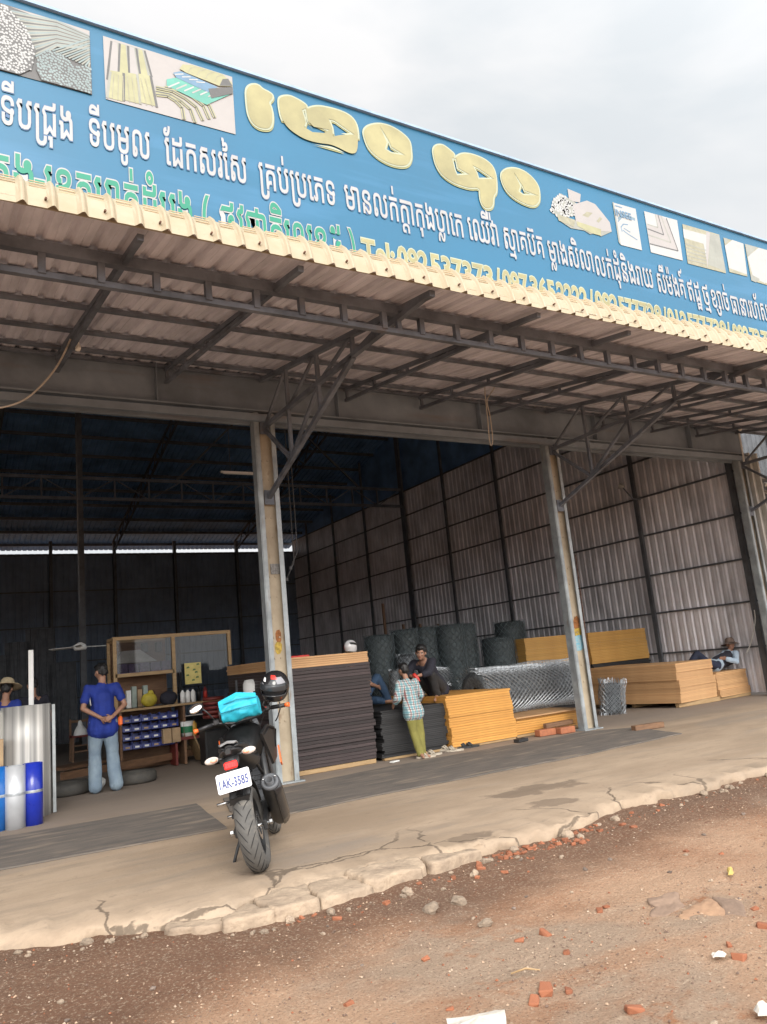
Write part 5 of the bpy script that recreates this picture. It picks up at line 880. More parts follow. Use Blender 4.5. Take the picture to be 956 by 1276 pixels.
for k, (a, b_, c_) in enumerate((((38, 180), (122, 206), (100, 104)), ((42, 215), (165, 262), (122, 110)), ((48, 262), (220, 320), (145, 118)), ((60, 330), (276, 385), (185, 135)))): p.line([a, b_, c_], .016, (6, 1)[k % 2])
p.done()
p = Pic(f5); p.poly([(308, 178), (590, 260), (642, 555), (350, 480)], 7); p.poly([(312, 215), (490, 262), (500, 490), (470, 330), (320, 285)], 2); p.poly([(490, 235), (520, 245), (500, 520), (490, 430)], 0)
p.poly([(520, 250), (590, 265), (640, 540), (505, 490)], 6)
for k in range(5): p.line([(335+k*4, 330+k*30), (490, 380+k*26)], .012, 6)
p.done()
p = Pic(f5); p.poly([(622, 282), (775, 330), (805, 580), (668, 545)], 7); p.poly([(632, 345), (690, 300), (772, 328), (802, 565), (665, 515)], 2); p.poly([(622, 282), (660, 300), (640, 330)], 6); p.done()
p = Pic(f5); p.poly([(785, 330), (1100, 418), (1140, 700), (835, 610)], 7); p.poly([(805, 430), (890, 360), (1100, 420), (1120, 600), (940, 630), (850, 590)], 2); p.poly([(785, 330), (880, 356), (810, 430)], 6); p.poly([(830, 560), (900, 600), (870, 625), (835, 610)], 6); p.done()
# ================================================================== SHEET STACKS
def sheet_mesh(name, w, d, t, m):
    mb = MB(); mb.box((0, 0, 0), (w, d, t), bev=.0015); return mb.mesh(name, m)
def stack(name, label, cat, group, x0, y0, w, d, z0, n, t, m, jit=.012, rot=0, lean=(0, 0), seed=1, bunch=None):
    # every sheet of the stack is a thing of its own
    rnd = random.Random(seed); me = None; ox = oy = 0
    c = Vector((x0+w/2, y0+d/2, 0)); rm = Matrix.Rotation(rot, 3, 'Z'); piv = Vector((x0, y0, 0))
    for k in range(n):
        if me is None: me = sheet_mesh(name, w, d, t*.93, m)
        if bunch and k % bunch == 0: ox, oy = rnd.uniform(-jit, jit)*1.5, rnd.uniform(-jit, jit)*1.5
        o = bpy.data.objects.new(name, me); COL.objects.link(o)
        off = Vector((ox+rnd.uniform(-jit, jit)*(.5 if bunch else 1)+lean[0]*k, oy+rnd.uniform(-jit, jit)*(.5 if bunch else 1)+lean[1]*k, z0+t*(k+.5)))
        o.location = piv+rm @ (c-piv+off); o.rotation_euler = (0, 0, rot+rnd.uniform(-.004, .004))
        tag(o, label, cat, group)
def skid(x0, y0, w, d, h, lb, n=3, axis='y'):
    t = thing('pallet', lb, 'pallet', (x0+w/2, y0+d/2, 0))
    for k in range(n):
        mb = MB()
        if axis == 'y': mb.box((-w/2+.08+(w-.16)*k/(n-1), 0, h/2), (.09, d*.98, h-.004), bev=.006)
        else: mb.box((0, -d/2+.06+(d-.12)*k/(n-1), h/2), (w*.98, .09, h-.004), bev=.006)
        mb.build('bearer', M_PALEWOOD, t)
stack('plywood_sheet', 'dark brown film faced plywood sheet in the tall stack beside the first column', 'plywood sheet', 'sheets of the tall dark brown stack', 4.40, 10.02, 1.24, 2.62, .07, 30, .0452, M_BROWNPLY, .014, seed=3, bunch=2)
stack('plywood_sheet', 'raw pale plywood sheet lying on top of the tall dark brown stack', 'plywood sheet', 'pale sheets on top of the dark brown stack', 4.40, 10.0, 1.22, 2.62, .07+30*.0452, 5, .03, M_PLY, .008, seed=5)
skid(4.40, 10.02, 1.24, 2.6, .068, 'pale timber bearers under the tall dark brown plywood stack', axis='x')
stack('plywood_sheet', 'black film faced plywood sheet in the low stack under the squatting youth', 'plywood sheet', 'sheets of the low black stack', 5.78, 10.06, 1.13, 2.3, .04, 25, .0265, M_BLACKPLY, .016, seed=8, bunch=2)
skid(5.78, 10.06, 1.13, 2.3, .038, 'timber bearers under the low black plywood stack', axis='x')
stack('plywood_sheet', 'bright orange plywood sheet in the stack beside the black one', 'plywood sheet', 'sheets of the bright orange stack', 6.93, 9.98, 1.26, 2.42, .04, 21, .0362, M_ORANGEPLY, .010, seed=11, bunch=4, lean=(-.0012, 0))
skid(6.93, 9.98, 1.26, 2.42, .038, 'timber bearers under the bright orange plywood stack', axis='x')
stack('plywood_sheet', 'orange plywood sheet in the low pile under the big wire mesh roll', 'plywood sheet', 'sheets of the low orange pile', 8.25, 10.06, 1.5, 2.0, .05, 7, .036, M_ORANGEPLY, .012, seed=12, lean=(0, 0))
stack('plywood_sheet', 'pale topmost board overhanging the low orange pile under the wire mesh roll', 'plywood sheet', None, 8.22, 9.99, 1.5, 2.05, .05+7*.036, 1, .022, M_PLY, 0, seed=13)
skid(8.25, 10.06, 1.5, 2.0, .048, 'timber bearers under the low orange plywood pile', axis='x')
stack('plywood_sheet', 'tan plywood sheet in the big stack in front of the reclining person', 'plywood sheet', 'sheets of the big tan stack at right', 12.58, 10.30, 1.27, 2.44, .09, 26, .0288, M_PLY, .012, seed=14, rot=R(6), bunch=5, lean=(-.0015, 0))
skid(12.58, 10.38, 1.27, 2.3, .088, 'timber bearers under the big tan plywood stack', axis='x')
stack('plywood_sheet', 'tan plywood sheet in the lower stack under the reclining person', 'plywood sheet', 'sheets of the lower tan stack at far right', 13.87, 10.42, 1.1, 2.3, .06, 17, .029, M_PLY, .010, seed=15, rot=R(4), bunch=5)
skid(13.87, 10.45, 1.08, 2.2, .058, 'timber bearers under the lower tan plywood stack', axis='x')
for x0, w, lb, sd in ((10.92, 1.8, 'yellow plywood sheet in the rear stack left of the second column', 21), (12.78, 1.85, 'yellow plywood sheet in the rear stack right of the second column', 22)):
    stack('plywood_sheet', lb, 'plywood sheet', 'sheets of the rear yellow stacks, '+('left' if sd == 21 else 'right'), x0, 12.7, w, 1.22, .92, 20, .0345, M_YELPLY, .006, seed=sd, bunch=6)
    stack('plywood_sheet', 'black plywood sheet under the rear yellow stack '+('left' if sd == 21 else 'right')+' of the second column', 'plywood sheet', 'black sheets under the rear yellow stacks, '+('left' if sd == 21 else 'right'), x0+.05, 12.74, w, 1.22, .03, 20, .0445, M_BLACKPLY, .012, seed=sd+4)

# ================================================================== WIRE MESH ROLLS
def lattice(mb, r, h, cell, wire, z0=0, squash=1, wob=.0, seed=0, tip=0, rj=.012):
    # diamond mesh wrapped round a cylinder of radius r: zig-zag wires, tips sticking out at the ends
    nu = max(12, int(2*pi*r/cell)); nv = max(3, int(h/cell)); rnd = random.Random(seed)
    ph = rnd.uniform(0, 9)
    def P(i, j):
        a = 2*pi*(i/nu)+.5*pi/nu*0; z = z0+h*j/nv
        rr = r*(1+wob*mnoise.noise(Vector((cos(a)*2+ph, sin(a)*2, z*1.7))))+rj*(1 if (i+j) % 2 else -1)
        return Vector((cos(a)*rr, sin(a)*rr*squash, z))
    def seg(p, q):
        d = (q-p).normalized(); u = Vector((p.x, p.y, 0)).normalized(); a = d.cross(u).normalized()*wire; u = u*wire; o = len(mb.v)
        mb.add([p+u, p-u*.5+a*.87, p-u*.5-a*.87, q+u, q-u*.5+a*.87, q-u*.5-a*.87], [(0, 1, 4, 3), (1, 2, 5, 4), (2, 0, 3, 5)])
    for i in range(nu):
        for j in range(nv):
            if (i+j) % 2 == 0: seg(P(i, j), P(i+1, j+1))
            else: seg(P(i+1, j), P(i, j+1))
        if tip:
            for j, s in ((0, -1), (nv, 1)):
                p = P(i, j); q = p+Vector((p.x*rnd.uniform(-.1, .12), p.y*rnd.uniform(-.1, .12), s*tip*rnd.uniform(.4, 1))); seg(p, q)
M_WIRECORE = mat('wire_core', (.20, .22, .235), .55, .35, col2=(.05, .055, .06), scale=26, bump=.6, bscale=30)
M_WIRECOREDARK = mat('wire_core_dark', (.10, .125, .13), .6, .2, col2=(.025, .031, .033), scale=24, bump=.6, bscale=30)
def roll(label, r, h, cell, wire, layers, core, wm, cm, loc, rot=(0, 0, 0), wob=0, seed=0, tip=0, squash=1, group='rolls of wire mesh'):
    t = thing('mesh_roll', label, 'wire mesh roll', loc, rot, group)
    for k in range(layers):
        mb = MB(); lattice(mb, r*(1-.11*k), h, cell, wire, 0, squash, wob, seed+k, tip, cell*.14); mb.build('wire', wm, t, fix=False)
    mb = MB(); n = 28; pr = [(core*.25, .02), (core*.7, .0), (core, .03)]+[(core*(1+.02*sin(9*q)), h*q/8) for q in range(1, 8)]+[(core, h-.03), (core*.7, h), (core*.25, h-.04)]
    mb.lathe((0, 0, 0), pr, n); o = mb.build('core', cm, t, fix=False)
    if squash != 1: o.scale = (1, squash, 1)
    return t
# the big roll lying on the low orange pile
roll('big bright galvanised chain link roll lying on the low orange pile', .425, 2.35, .05, .0046, 2, .35, M_GALV, M_WIRECORE, (10.52, 11.05, .33+.40), (0, R(-90), R(2)), .09, 3, .03, 1.05)
roll('small crumpled grey mesh roll lying left of the big bright roll', .22, .9, .045, .004, 2, .17, M_GALV, M_WIRECORE, (8.5, 12.3, 1.0), (0, R(-85), R(12)), .15, 9, .03)
roll('loose grey mesh bundle behind the squatting youth', .2, .8, .045, .004, 2, .15, M_GALV, M_WIRECORE, (8.15, 11.75, .62), (0, R(-80), R(8)), .2, 12, .03)
roll('low galvanised mesh roll standing on its end right of the second column', .245, .56, .045, .0045, 3, .15, M_GALV, M_WIRECORE, (11.55, 11.1, .03), (R(5), R(3), 0), .32, 15, .10)
ROLLS = ((7.63, 13.1, .30, 1.92, 'first'), (8.32, 13.25, .29, 2.0, 'second'), (8.93, 13.45, .30, 2.03, 'third'), (9.40, 13.2, .31, 2.03, 'fourth'), (9.95, 13.5, .30, 2.04, 'fifth'), (10.62, 13.2, .38, 1.70, 'sixth'), (11.9, 14.3, .38, 2.06, 'seventh'))
TX = ('leftmost tall dark green mesh roll standing behind the black stack', 'second tall dark mesh roll from the left, behind the youth', 'third tall dark mesh roll from the left, behind the squatting youth',
      'tall dark mesh roll with brighter wire above the squatting youth', 'tall dark mesh roll just left of a gap before the shorter wide roll', 'shorter wide dark mesh roll standing behind the big bright roll', 'dark mesh roll standing behind the left rear yellow stack')
for k, (x, y, r, h, _) in enumerate(ROLLS):
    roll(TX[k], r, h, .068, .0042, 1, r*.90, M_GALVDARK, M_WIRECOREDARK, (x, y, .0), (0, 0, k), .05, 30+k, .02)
for k, (x, y, z, lb) in enumerate(((8.0, 12.75, .95, 'light grey short mesh roll standing in front of the second tall roll'), (7.3, 12.1, .62, 'thin grey mesh roll standing next to the hidden sitter'), (7.62, 12.2, .60, 'squat light grey mesh roll behind the boy'))):
    roll(lb, (.20, .11, .17)[k], (.55, .62, .42)[k], .05, .0028, 2, (.16, .09, .13)[k], M_GALV, M_WIRECORE, (x, y, z), (0, 0, 0), .1, 50+k, .03)
mb = MB(); mb.box((7.4, 12.6, .30), (1.1, 1.6, .6), bev=.02); mb.box((8.35, 13.0, .46), (.8, 1.2, .92), bev=.02)
tag(mb.build('crate', M_BLACKPLY), 'dark crates half hidden behind the black stack, carrying small mesh rolls', 'crate')
# rusty column cage behind the second column
t = thing('rebar_cage', 'rusty square reinforcement cage standing behind the second column', 'rebar cage', (9.78, 9.98, 0), (0, R(1.2), R(4)))
for sx in (-.09, .09):
    for sy in (-.09, .09): mb = MB(); mb.tube([(sx, sy, 0), (sx, sy, 1.2), (sx*1.05, sy, 2.75+random.uniform(0, .25))], .009, 6); mb.build('bar', M_RUST, t)
mb = MB()
for k in range(19): z = .05+k*.145; mb.tube([(-.11, -.11, z), (.11, -.11, z+.01), (.11, .11, z), (-.11, .11, z+.01)], .006, 5, closed=True)
mb.build('stirrup', M_RUST, t)
for k in range(5):
    mb = MB(); mb.tube([(9.66+k*.03, 10.1+.02*k, 0), (9.67+k*.03, 10.12, .5), (9.66+k*.035, 10.11, 1.1+.1*k)], .011, 6)
    tag(mb.build('rebar', M_RUST), 'short rusty reinforcing bar standing in a bunch behind the second column', 'steel bar', 'short rusty bars behind the second column')
# loose timber and bricks by the second column
def block(name, m, c, d, rz_, lb, cat, grp=None, tilt=0):
    mb = MB(); mb.box((0, 0, 0), d, bev=.008); o = mb.build(name, m); o.location = c; o.rotation_euler = (tilt, 0, rz_); return tag(o, lb, cat, grp)
q = onZ(808, 909); block('timber_block', M_WOOD, (q.x, q.y, .045), (.56, .11, .085), R(-8), 'short rough timber block lying alone on the concrete right of the second column', 'timber')
for px, py, w, lb in ((683, 917, .33, 'left orange brick on the floor beside the second column'), (708, 914, .30, 'right orange brick on the floor beside the second column')):
    q = onZ(px, py); block('brick', M_BRICK, (q.x, q.y+.05, .055), (w, .14, .10), R(-3), lb, 'brick', 'bricks by the second column')
q = onZ(700, 913); block('timber_offcut', M_WOOD, (q.x, q.y+.05, .14), (.62, .09, .07), R(3), 'dark rough timber offcut resting on two orange bricks', 'timber', None, .1)
q = onZ(655, 925); block('timber_offcut', M_BLACKPLY, (q.x, q.y+.1, .03), (.22, .12, .05), R(10), 'small dark wedge lying under the edge of the orange stack', 'timber')
q = onZ(492, 950); block('paper_scrap', M_WHITE, (q.x, q.y, .012), (.16, .07, .018), R(20), 'small white scrap on the floor in front of the black stack', 'litter')
def rough(o, amp, freq, seed=0):
    # cloth creases and strands: push the surface in and out along its normals
    me = o.data; ns = [v.normal.copy() for v in me.vertices]
    for v, n_ in zip(me.vertices, ns): v.co += n_*amp*mnoise.fractal(Vector((v.co.x*freq+seed, v.co.y*freq, v.co.z*freq*.55)), .8, 2.1, 3)
    me.update(); return o
# ================================================================== MOTORBIKE
M_TYRE = mat('tyre', (.11, .105, .098), .8, 0, col2=(.075, .072, .068), scale=10, bump=.15, streak=((.26, .23, .19), (7, 4, 7), .58, .55))
M_GROOVE = mat('tyre_groove', (.018, .018, .018), .9)
M_ORANGE = mat('orange_plastic', (.85, .16, .03), .4, 0, var=.06)
M_AMBER = mat('amber_lens', (.80, .30, .16), .25, 0, col2=(.85, .55, .45), scale=20)
M_CLEARLENS = mat('clear_lens', (.75, .66, .60), .15, 0, var=.1)
M_TAIL = bpy.data.materials.new('tail_lamp'); M_TAIL.use_nodes = True
bsdf(M_TAIL).inputs['Base Color'].default_value = (.6, .01, .01, 1); bsdf(M_TAIL).inputs['Emission Color'].default_value = (1, .03, .02, 1); bsdf(M_TAIL).inputs['Emission Strength'].default_value = .75
M_MUFF = mat('muffler', (.05, .05, .05), .38, .5, var=.2)
M_MIRROR = mat('mirror_glass', (.9, .9, .9), .03, 1, var=.0)
M_PLATE = mat('plate_white', (.78, .78, .80), .4, 0, var=.04)
M_INK = mat('plate_ink', (.05, .07, .22), .5)
M_PINK = mat('plate_pink', (.75, .35, .40), .5)
LEAN, HEAD = 10.5, 27
c0 = onZ(327, 1085)
bk = thing('motorcycle', 'black naked motorcycle leaning on its side stand with a lit tail lamp and white plate', 'motorcycle', (c0.x, c0.y, 0), (R(-LEAN), 0, R(90-HEAD)))
def part(mb, name, m, parent=bk, fix=True): return mb.build(name, m, parent, fix=fix)
def mirror_y(pts): return [(p[0], -p[1], p[2]) for p in pts]
def wheel(cx, Rr, sec, wd, steer=None):
    # tyre (> rim): profile across the width, lathed about the axle
    par = bk
    prof = []
    for k in range(15):
        a = -1.0+2*k/14; y = a*wd; prof.append((Rr-sec*.86*(abs(a)**2.3)*.62, y))
    prof = [(Rr-sec*1.25, -wd*.72), (Rr-sec*.95, -wd*.95)]+prof+[(Rr-sec*.95, wd*.95), (Rr-sec*1.25, wd*.72)]
    mb = MB(); mb.lathe((cx, 0, Rr), prof, 56, 0, (0, 1, 0))
    q = Vector((0, 0, 1)).rotation_difference(Vector((0, 1, 0))).to_matrix()
    for k in range(22):                                        # sipes sweeping from the crown to the shoulder
        for s in (-1, 1):
            pts = []
            for t in range(7):
                a = (.06+.80*t/6)*s; th = 2*pi*(k+.5*(s > 0))/22+t*.055
                r = Rr-sec*.86*(abs(a)**2.3)*.62+.0004
                pts.append(Vector((cx, 0, Rr))+q @ Vector((r*cos(th), r*sin(th), a*wd)))
            mb.tube(pts, [.001, .0028, .0034, .0036, .0034, .0028, .001], 5, 1)
    ty = part(mb, 'wheel', [M_TYRE, M_GROOVE], par, fix=False)
    rr = Rr-sec*1.2
    mb = MB(); mb.lathe((cx, 0, Rr), [(rr+.004, -wd*.74), (rr+.012, -wd*.78), (rr-.004, -wd*.72), (rr-.022, -wd*.3), (rr-.022, wd*.3), (rr-.004, wd*.72), (rr+.012, wd*.78), (rr+.004, wd*.74)], 48, 0, (0, 1, 0))
    mb.cyl((cx, -wd*.6, Rr), (cx, wd*.6, Rr), .045, 20)
    for k in range(5):
        for da in (-.17, .17):
            a = 2*pi*k/5+da; b_ = 2*pi*k/5+da*.35
            mb.bar((cx+.04*cos(b_), 0, Rr+.04*sin(b_)), (cx+(rr-.015)*cos(a), 0, Rr+(rr-.015)*sin(a)), .03, .022, up=(0, 1, 0))
    part(mb, 'rim', M_BLACK, ty)
    mb = MB(); mb.lathe((cx, -wd*.80, Rr), [(.065, 0), (.12 if cx > .5 else .10, 0), (.12 if cx > .5 else .10, .004), (.065, .004), (.065, 0)], 36, 0, (0, 1, 0), False)
    part(mb, 'brake_disc', M_CHROME, ty)
    return ty
wheel(0, .308, .085, .072)
fw = wheel(1.335, .298, .075, .055)
# swing arm, chain side and axle
mb = MB()
for s in (-1, 1):
    mb.bar((-.03, s*.105, .308), (.47, s*.10, .40), .03, .055); mb.box((-.02, s*.105, .308), (.09, .028, .07), bev=.006)
mb.bar((.40, -.1, .39), (.40, .1, .39), .06, .05); part(mb, 'swing_arm', M_BLACK)
mb = MB(); mb.cyl((0, -.15, .308), (0, .15, .308), .012, 10); mb.cyl((0, -.155, .308), (0, -.135, .308), .02, 6, smooth=False); mb.cyl((0, .135, .308), (0, .155, .308), .02, 6, smooth=False); part(mb, 'axle', M_CHROME)
mb = MB(); mb.lathe((0, .085, .308), [(.03, 0), (.10, 0), (.104, .004), (.10, .008), (.03, .008)], 40, 0, (0, 1, 0), False); part(mb, 'sprocket', M_CHROME)
mb = MB(); mb.tube([(0, .092, .408), (.48, .092, .445), (.52, .092, .42), (.48, .092, .375), (0, .092, .205), (-.07, .092, .235), (-.10, .092, .308), (-.07, .092, .38)], .008, 6, closed=True); part(mb, 'chain', M_DARKSTEEL)
mb = MB(); mb.prism([(-.02, .10, .425), (.42, .10, .47), (.42, .10, .452), (-.02, .10, .405)], (0, .02, 0)); part(mb, 'chain_guard', M_BLACK)
# rear hugger
mb = MB(); rings = []
for k in range(9):
    a = R(25+k*13); r = .345; x, z = r*cos(a)*1.0, .308+r*sin(a)
    rings.append([(x*(1+(.0 if abs(y) < .05 else -.04)), y, z-(0 if abs(y) < .05 else .02)) for y in (-.075, -.05, 0, .05, .075)]+[(x*.97, y, z*.985) for y in (.075, .05, 0, -.05, -.075)])
mb.loft(rings); part(mb, 'hugger', M_BLACK)
# monoshock and sub-frame
mb = MB(); mb.cyl((.36, 0, .44), (.46, 0, .70), .03, 14)
for k in range(7): 
    z = k/7; mb.tube([(.36+.1*z+.042*cos(t), .042*sin(t), .44+.26*z+.03*t/6.3*.9) for t in [i*pi/5 for i in range(11)]], .006, 6)
part(mb, 'shock', M_DARKSTEEL)
mb = MB()
for s in (-1, 1):
    mb.tube([(.95, s*.06, .93), (.70, s*.12, .80), (.50, s*.13, .62), (.48, s*.12, .40)], [.028, .03, .03, .028], 10)
    mb.tube([(.62, s*.10, .78), (.30, s*.09, .80), (-.02, s*.07, .87)], .014, 8); mb.tube([(.50, s*.11, .60), (.25, s*.10, .74), (.02, s*.08, .84)], .013, 8)
    mb.tube([(.93, s*.05, .82), (.98, s*.10, .50), (.80, s*.10, .26), (.50, s*.10, .26)], .016, 8)
part(mb, 'frame', M_BLACK)
# engine: crankcase, finned barrel, covers
mb = MB(); mb.box((.68, 0, .38), (.36, .22, .20), bev=.04); mb.box((.80, 0, .56), (.17, .17, .24), Matrix.Rotation(R(22), 3, 'Y'), bev=.02)
for k in range(6): mb.box((.76+k*.018, 0, .48+k*.036), (.19, .19, .008), Matrix.Rotation(R(22), 3, 'Y'))
mb.cyl((.66, -.15, .37), (.66, -.10, .37), .085, 24); mb.cyl((.68, .10, .37), (.68, .155, .37), .08, 24); part(mb, 'engine', M_DARKSTEEL)
mb = MB(); mb.box((1.0, 0, .60), (.04, .24, .26), Matrix.Rotation(R(-8), 3, 'Y'))
for k in range(12): mb.box((1.023, 0, .49+k*.02), (.006, .22, .006))
part(mb, 'radiator', M_BLACK)
# exhaust: header pipe, muffler with bright end and black heat shield
mb = MB(); mb.tube([(.90, -.06, .52), (1.0, -.08, .40), (.92, -.12, .24), (.62, -.15, .20), (.41, -.17, .245)], .022, 12); part(mb, 'exhaust_pipe', M_DARKSTEEL)
a, b_ = Vector((.40, -.175, .25)), Vector((-.02, -.205, .585)); ax = (b_-a)
mb = MB(); mb.lathe(a, [(.022, -.03), (.05, .0), (.067, .05), (.070, ax.length*.5), (.070, ax.length-.05), (.066, ax.length-.012)], 24, 0, ax); mf = part(mb, 'muffler', M_MUFF)
mb = MB(); l_ = ax.length; mb.lathe(a, [(.067, l_-.016), (.064, l_+.004), (.050, l_+.006), (.036, l_-.004), (.034, l_-.02), (.031, l_-.02), (.031, l_+.024), (.024, l_+.024), (.024, l_-.06), (.0, l_-.06)], 24, 0, ax); part(mb, 'end_cap', M_DARKSTEEL, mf)
mb = MB()
for k in range(3): 
    th = k*2.1+.5; p = a+ax+ax.normalized()*.004+Vector((sin(th)*.05*.5, cos(th)*.052, sin(th)*.052*.85)); mb.ell(p, (.008, .008, .008), n=8, m=6)
part(mb, 'bolt', M_CHROME, mf)
mb = MB(); rings = []
u = ax.normalized(); side = Vector((0, -1, 0)); side = (side-u*side.dot(u)).normalized(); upv = u.cross(side)
for t in (.05, .2, .5, .8, .97):
    c = a+ax*t; rr = .081 if .1 < t < .9 else .076
    rings.append([c+(side*cos(th)+upv*sin(th))*rr for th in [R(-75+k*15) for k in range(11)]]+[c+(side*cos(th)+upv*sin(th))*(rr-.006) for th in [R(75-k*15) for k in range(11)]])
mb.loft(rings); part(mb, 'heat_shield', M_BLACKGLOSS, mf)
# tank, seat, tail
def sect(x, zt, zb, w, wt=.62, n=7, zm=None):
    zm = zm if zm is not None else (zt*.55+zb*.45)
    r = [(x, 0, zt), (x, w*wt*.6, zt-.004), (x, w*wt, zt-.02), (x, w*.93, zt*.6+zm*.4), (x, w, zm), (x, w*.86, zb+.03), (x, w*.5, zb)]
    return [Vector(p) for p in r]+[Vector((p[0], -p[1], p[2])) for p in r[::-1] if p[1] > 0]
mb = MB(); mb.loft([sect(.37, .84, .74, .075), sect(.42, .90, .74, .11), sect(.55, .985, .72, .145), sect(.72, 1.02, .70, .165), sect(.86, 1.01, .72, .15), sect(.96, .97, .80, .10), sect(1.0, .94, .86, .06)]); part(mb, 'fuel_tank', M_BLACKGLOSS)
for s in (-1, 1):
    o1 = [(.55, .15, .90), (.80, .185, .95), (1.06, .215, .90), (1.10, .20, .80), (.98, .185, .66), (.84, .16, .62), (.74, .155, .74)]
    mb.prism([(x, s*y, z) for x, y, z in o1], (0, s*.022, 0)); sh = part(mb, 'tank_shroud', M_BLACK)
    mb = MB(); mb.tube([(.60, s*.186, .885), (.80, s*.213, .925), (1.03, s*.243, .88)], [.004, .007, .004], 6); mb.tube([(1.03, s*.243, .88), (.97, s*.214, .74)], .006, 6); part(mb, 'accent_stripe', M_ORANGE, sh)
mb = MB(); mb.prism([(.99, -.215, .60), (1.05, -.222, .74), (1.09, -.222, .74), (1.04, -.215, .57)], (0, -.012, 0)); part(mb, 'orange_panel', M_ORANGE)
mb = MB(); mb.loft([sect(.40, .845, .76, .08), sect(.30, .83, .75, .125), sect(.18, .835, .76, .135), sect(.10, .855, .78, .12), sect(.07, .90, .80, .11), sect(-.06, .925, .85, .10), sect(-.17, .935, .87, .075), sect(-.20, .925, .88, .05)]); part(mb, 'seat', M_BLACK)
mb = MB(); mb.loft([sect(.42, .80, .66, .13), sect(.25, .79, .69, .145), sect(.05, .83, .74, .125), sect(-.10, .885, .80, .10), sect(-.22, .915, .85, .065), sect(-.27, .91, .87, .03)]); part(mb, 'tail_cowl', M_BLACK)
mb = MB(); mb.loft([[Vector((x, y, z)) for x, y, z in ((xx, -w, zz), (xx, 0, zz+.014), (xx, w, zz), (xx, w, zz-.012), (xx, 0, zz), (xx, -w, zz-.012))] for xx, w, zz in ((-.14, .07, .925), (-.20, .065, .945), (-.225, .05, .942))]); part(mb, 'grab_rail', mat('grey_trim', (.25, .25, .25), .4, .2))
# tail lamp, number plate on its bracket, turn signals
mb = MB(); mb.loft([sect(-.20, .87, .78, .06), sect(-.25, .845, .755, .062), sect(-.275, .83, .75, .058)]); part(mb, 'lamp_housing', M_BLACK)
mb = MB(); mb.box((-.279, 0, .795), (.02, .095, .05), Matrix.Rotation(R(12), 3, 'Y'), bev=.008); tl = part(mb, 'tail_lamp', M_TAIL)
mb = MB()
for k in range(3): mb.box((-.291, -.027+k*.027, .793), (.003, .019, .027), Matrix.Rotation(R(12), 3, 'Y'))
part(mb, 'lamp_segment', mat('lamp_red', (.8, .02, .02), .2), tl)
mb = MB(); mb.prism([(-.12, -.035, .80), (-.12, .035, .80), (-.29, .03, .63), (-.29, -.03, .63)], (-.02, 0, -.02)); mb.prism([(-.10, -.075, .58), (-.14, -.08, .60), (-.22, -.07, .56), (-.20, -.055, .52), (-.12, -.055, .53)], (0, .14, 0)); part(mb, 'plate_bracket', M_BLACK)
pr_ = Matrix.Rotation(R(16), 3, 'Y'); pc = Vector((-.315, 0, .69))
mb = MB(); n_ = 6; ow, oh, rr = .118, .067, .014; pts = []
for cx_, cz_, a0 in ((1, 1, 0), (-1, 1, 90), (-1, -1, 180), (1, -1, 270)):
    for k in range(n_): th = R(a0+k*90/(n_-1)); pts.append((0, cx_*(ow-rr)+rr*cos(th), cz_*(oh-rr)+rr*sin(th)))
mb.prism([pc+pr_ @ Vector(p) for p in pts], pr_ @ Vector((.004, 0, 0))); npl = part(mb, 'number_plate', M_PLATE)
def plate_text(body, w, zc, h, m, name, yc=0):
    mb = MB(); ref = latin(body, .028); a = min(v[0] for vs, _ in ref for v in vs); e = max(v[0] for vs, _ in ref for v in vs)
    for vs, fs in ref: mb.add([pc+pr_ @ Vector((-.0025, yc+w/2-(v[0]-a)/(e-a)*w, zc+v[1]*h)) for v in vs], fs)
    part(mb, name, m, npl, fix=False)
plate_text('1AK-3585', .205, -.036, .086, M_INK, 'plate_number')
mb = MB()
mb.add([pc+pr_ @ Vector((-.0025, y, z)) for y, z in ((.06, .036), (-.06, .036), (-.06, .041), (.06, .041))], [(0, 1, 2, 3)])
for k in range(9): mb.add([pc+pr_ @ Vector((-.0025, .075-k*.0165+q[0], .045+q[1])) for q in ((0, 0), (-.010, 0), (-.008, .011), (-.002, .012))], [(0, 1, 2, 3)])
part(mb, 'plate_script', mat('plate_faint', (.55, .57, .68), .5), npl, fix=False)
mb = MB()
for k in range(10): mb.add([pc+pr_ @ Vector((-.0025, .045-k*.009+q[0], -.057+q[1])) for q in ((0, 0), (-.006, 0), (-.006, .010), (0, .010))], [(0, 1, 2, 3)])
part(mb, 'plate_footer', M_PINK, npl, fix=False)
for x, s, z in ((-.20, 1, .845), (-.20, -1, .845), (1.16, 1, .86), (1.16, -1, .86)):
    mb = MB(); mb.tube([(x, s*.05, z), (x, s*.10, z+.005)], .010, 8); st = part(mb, 'turn_signal', M_BLACK)
    mb = MB(); mb.ell((x, s*.135, z+.008), (.028, .052, .026)); part(mb, 'signal_lens', M_CLEARLENS, st)
    mb = MB(); mb.ell((x-.014, s*.122, z+.008), (.020, .030, .017)); part(mb, 'bulb', M_AMBER, st)
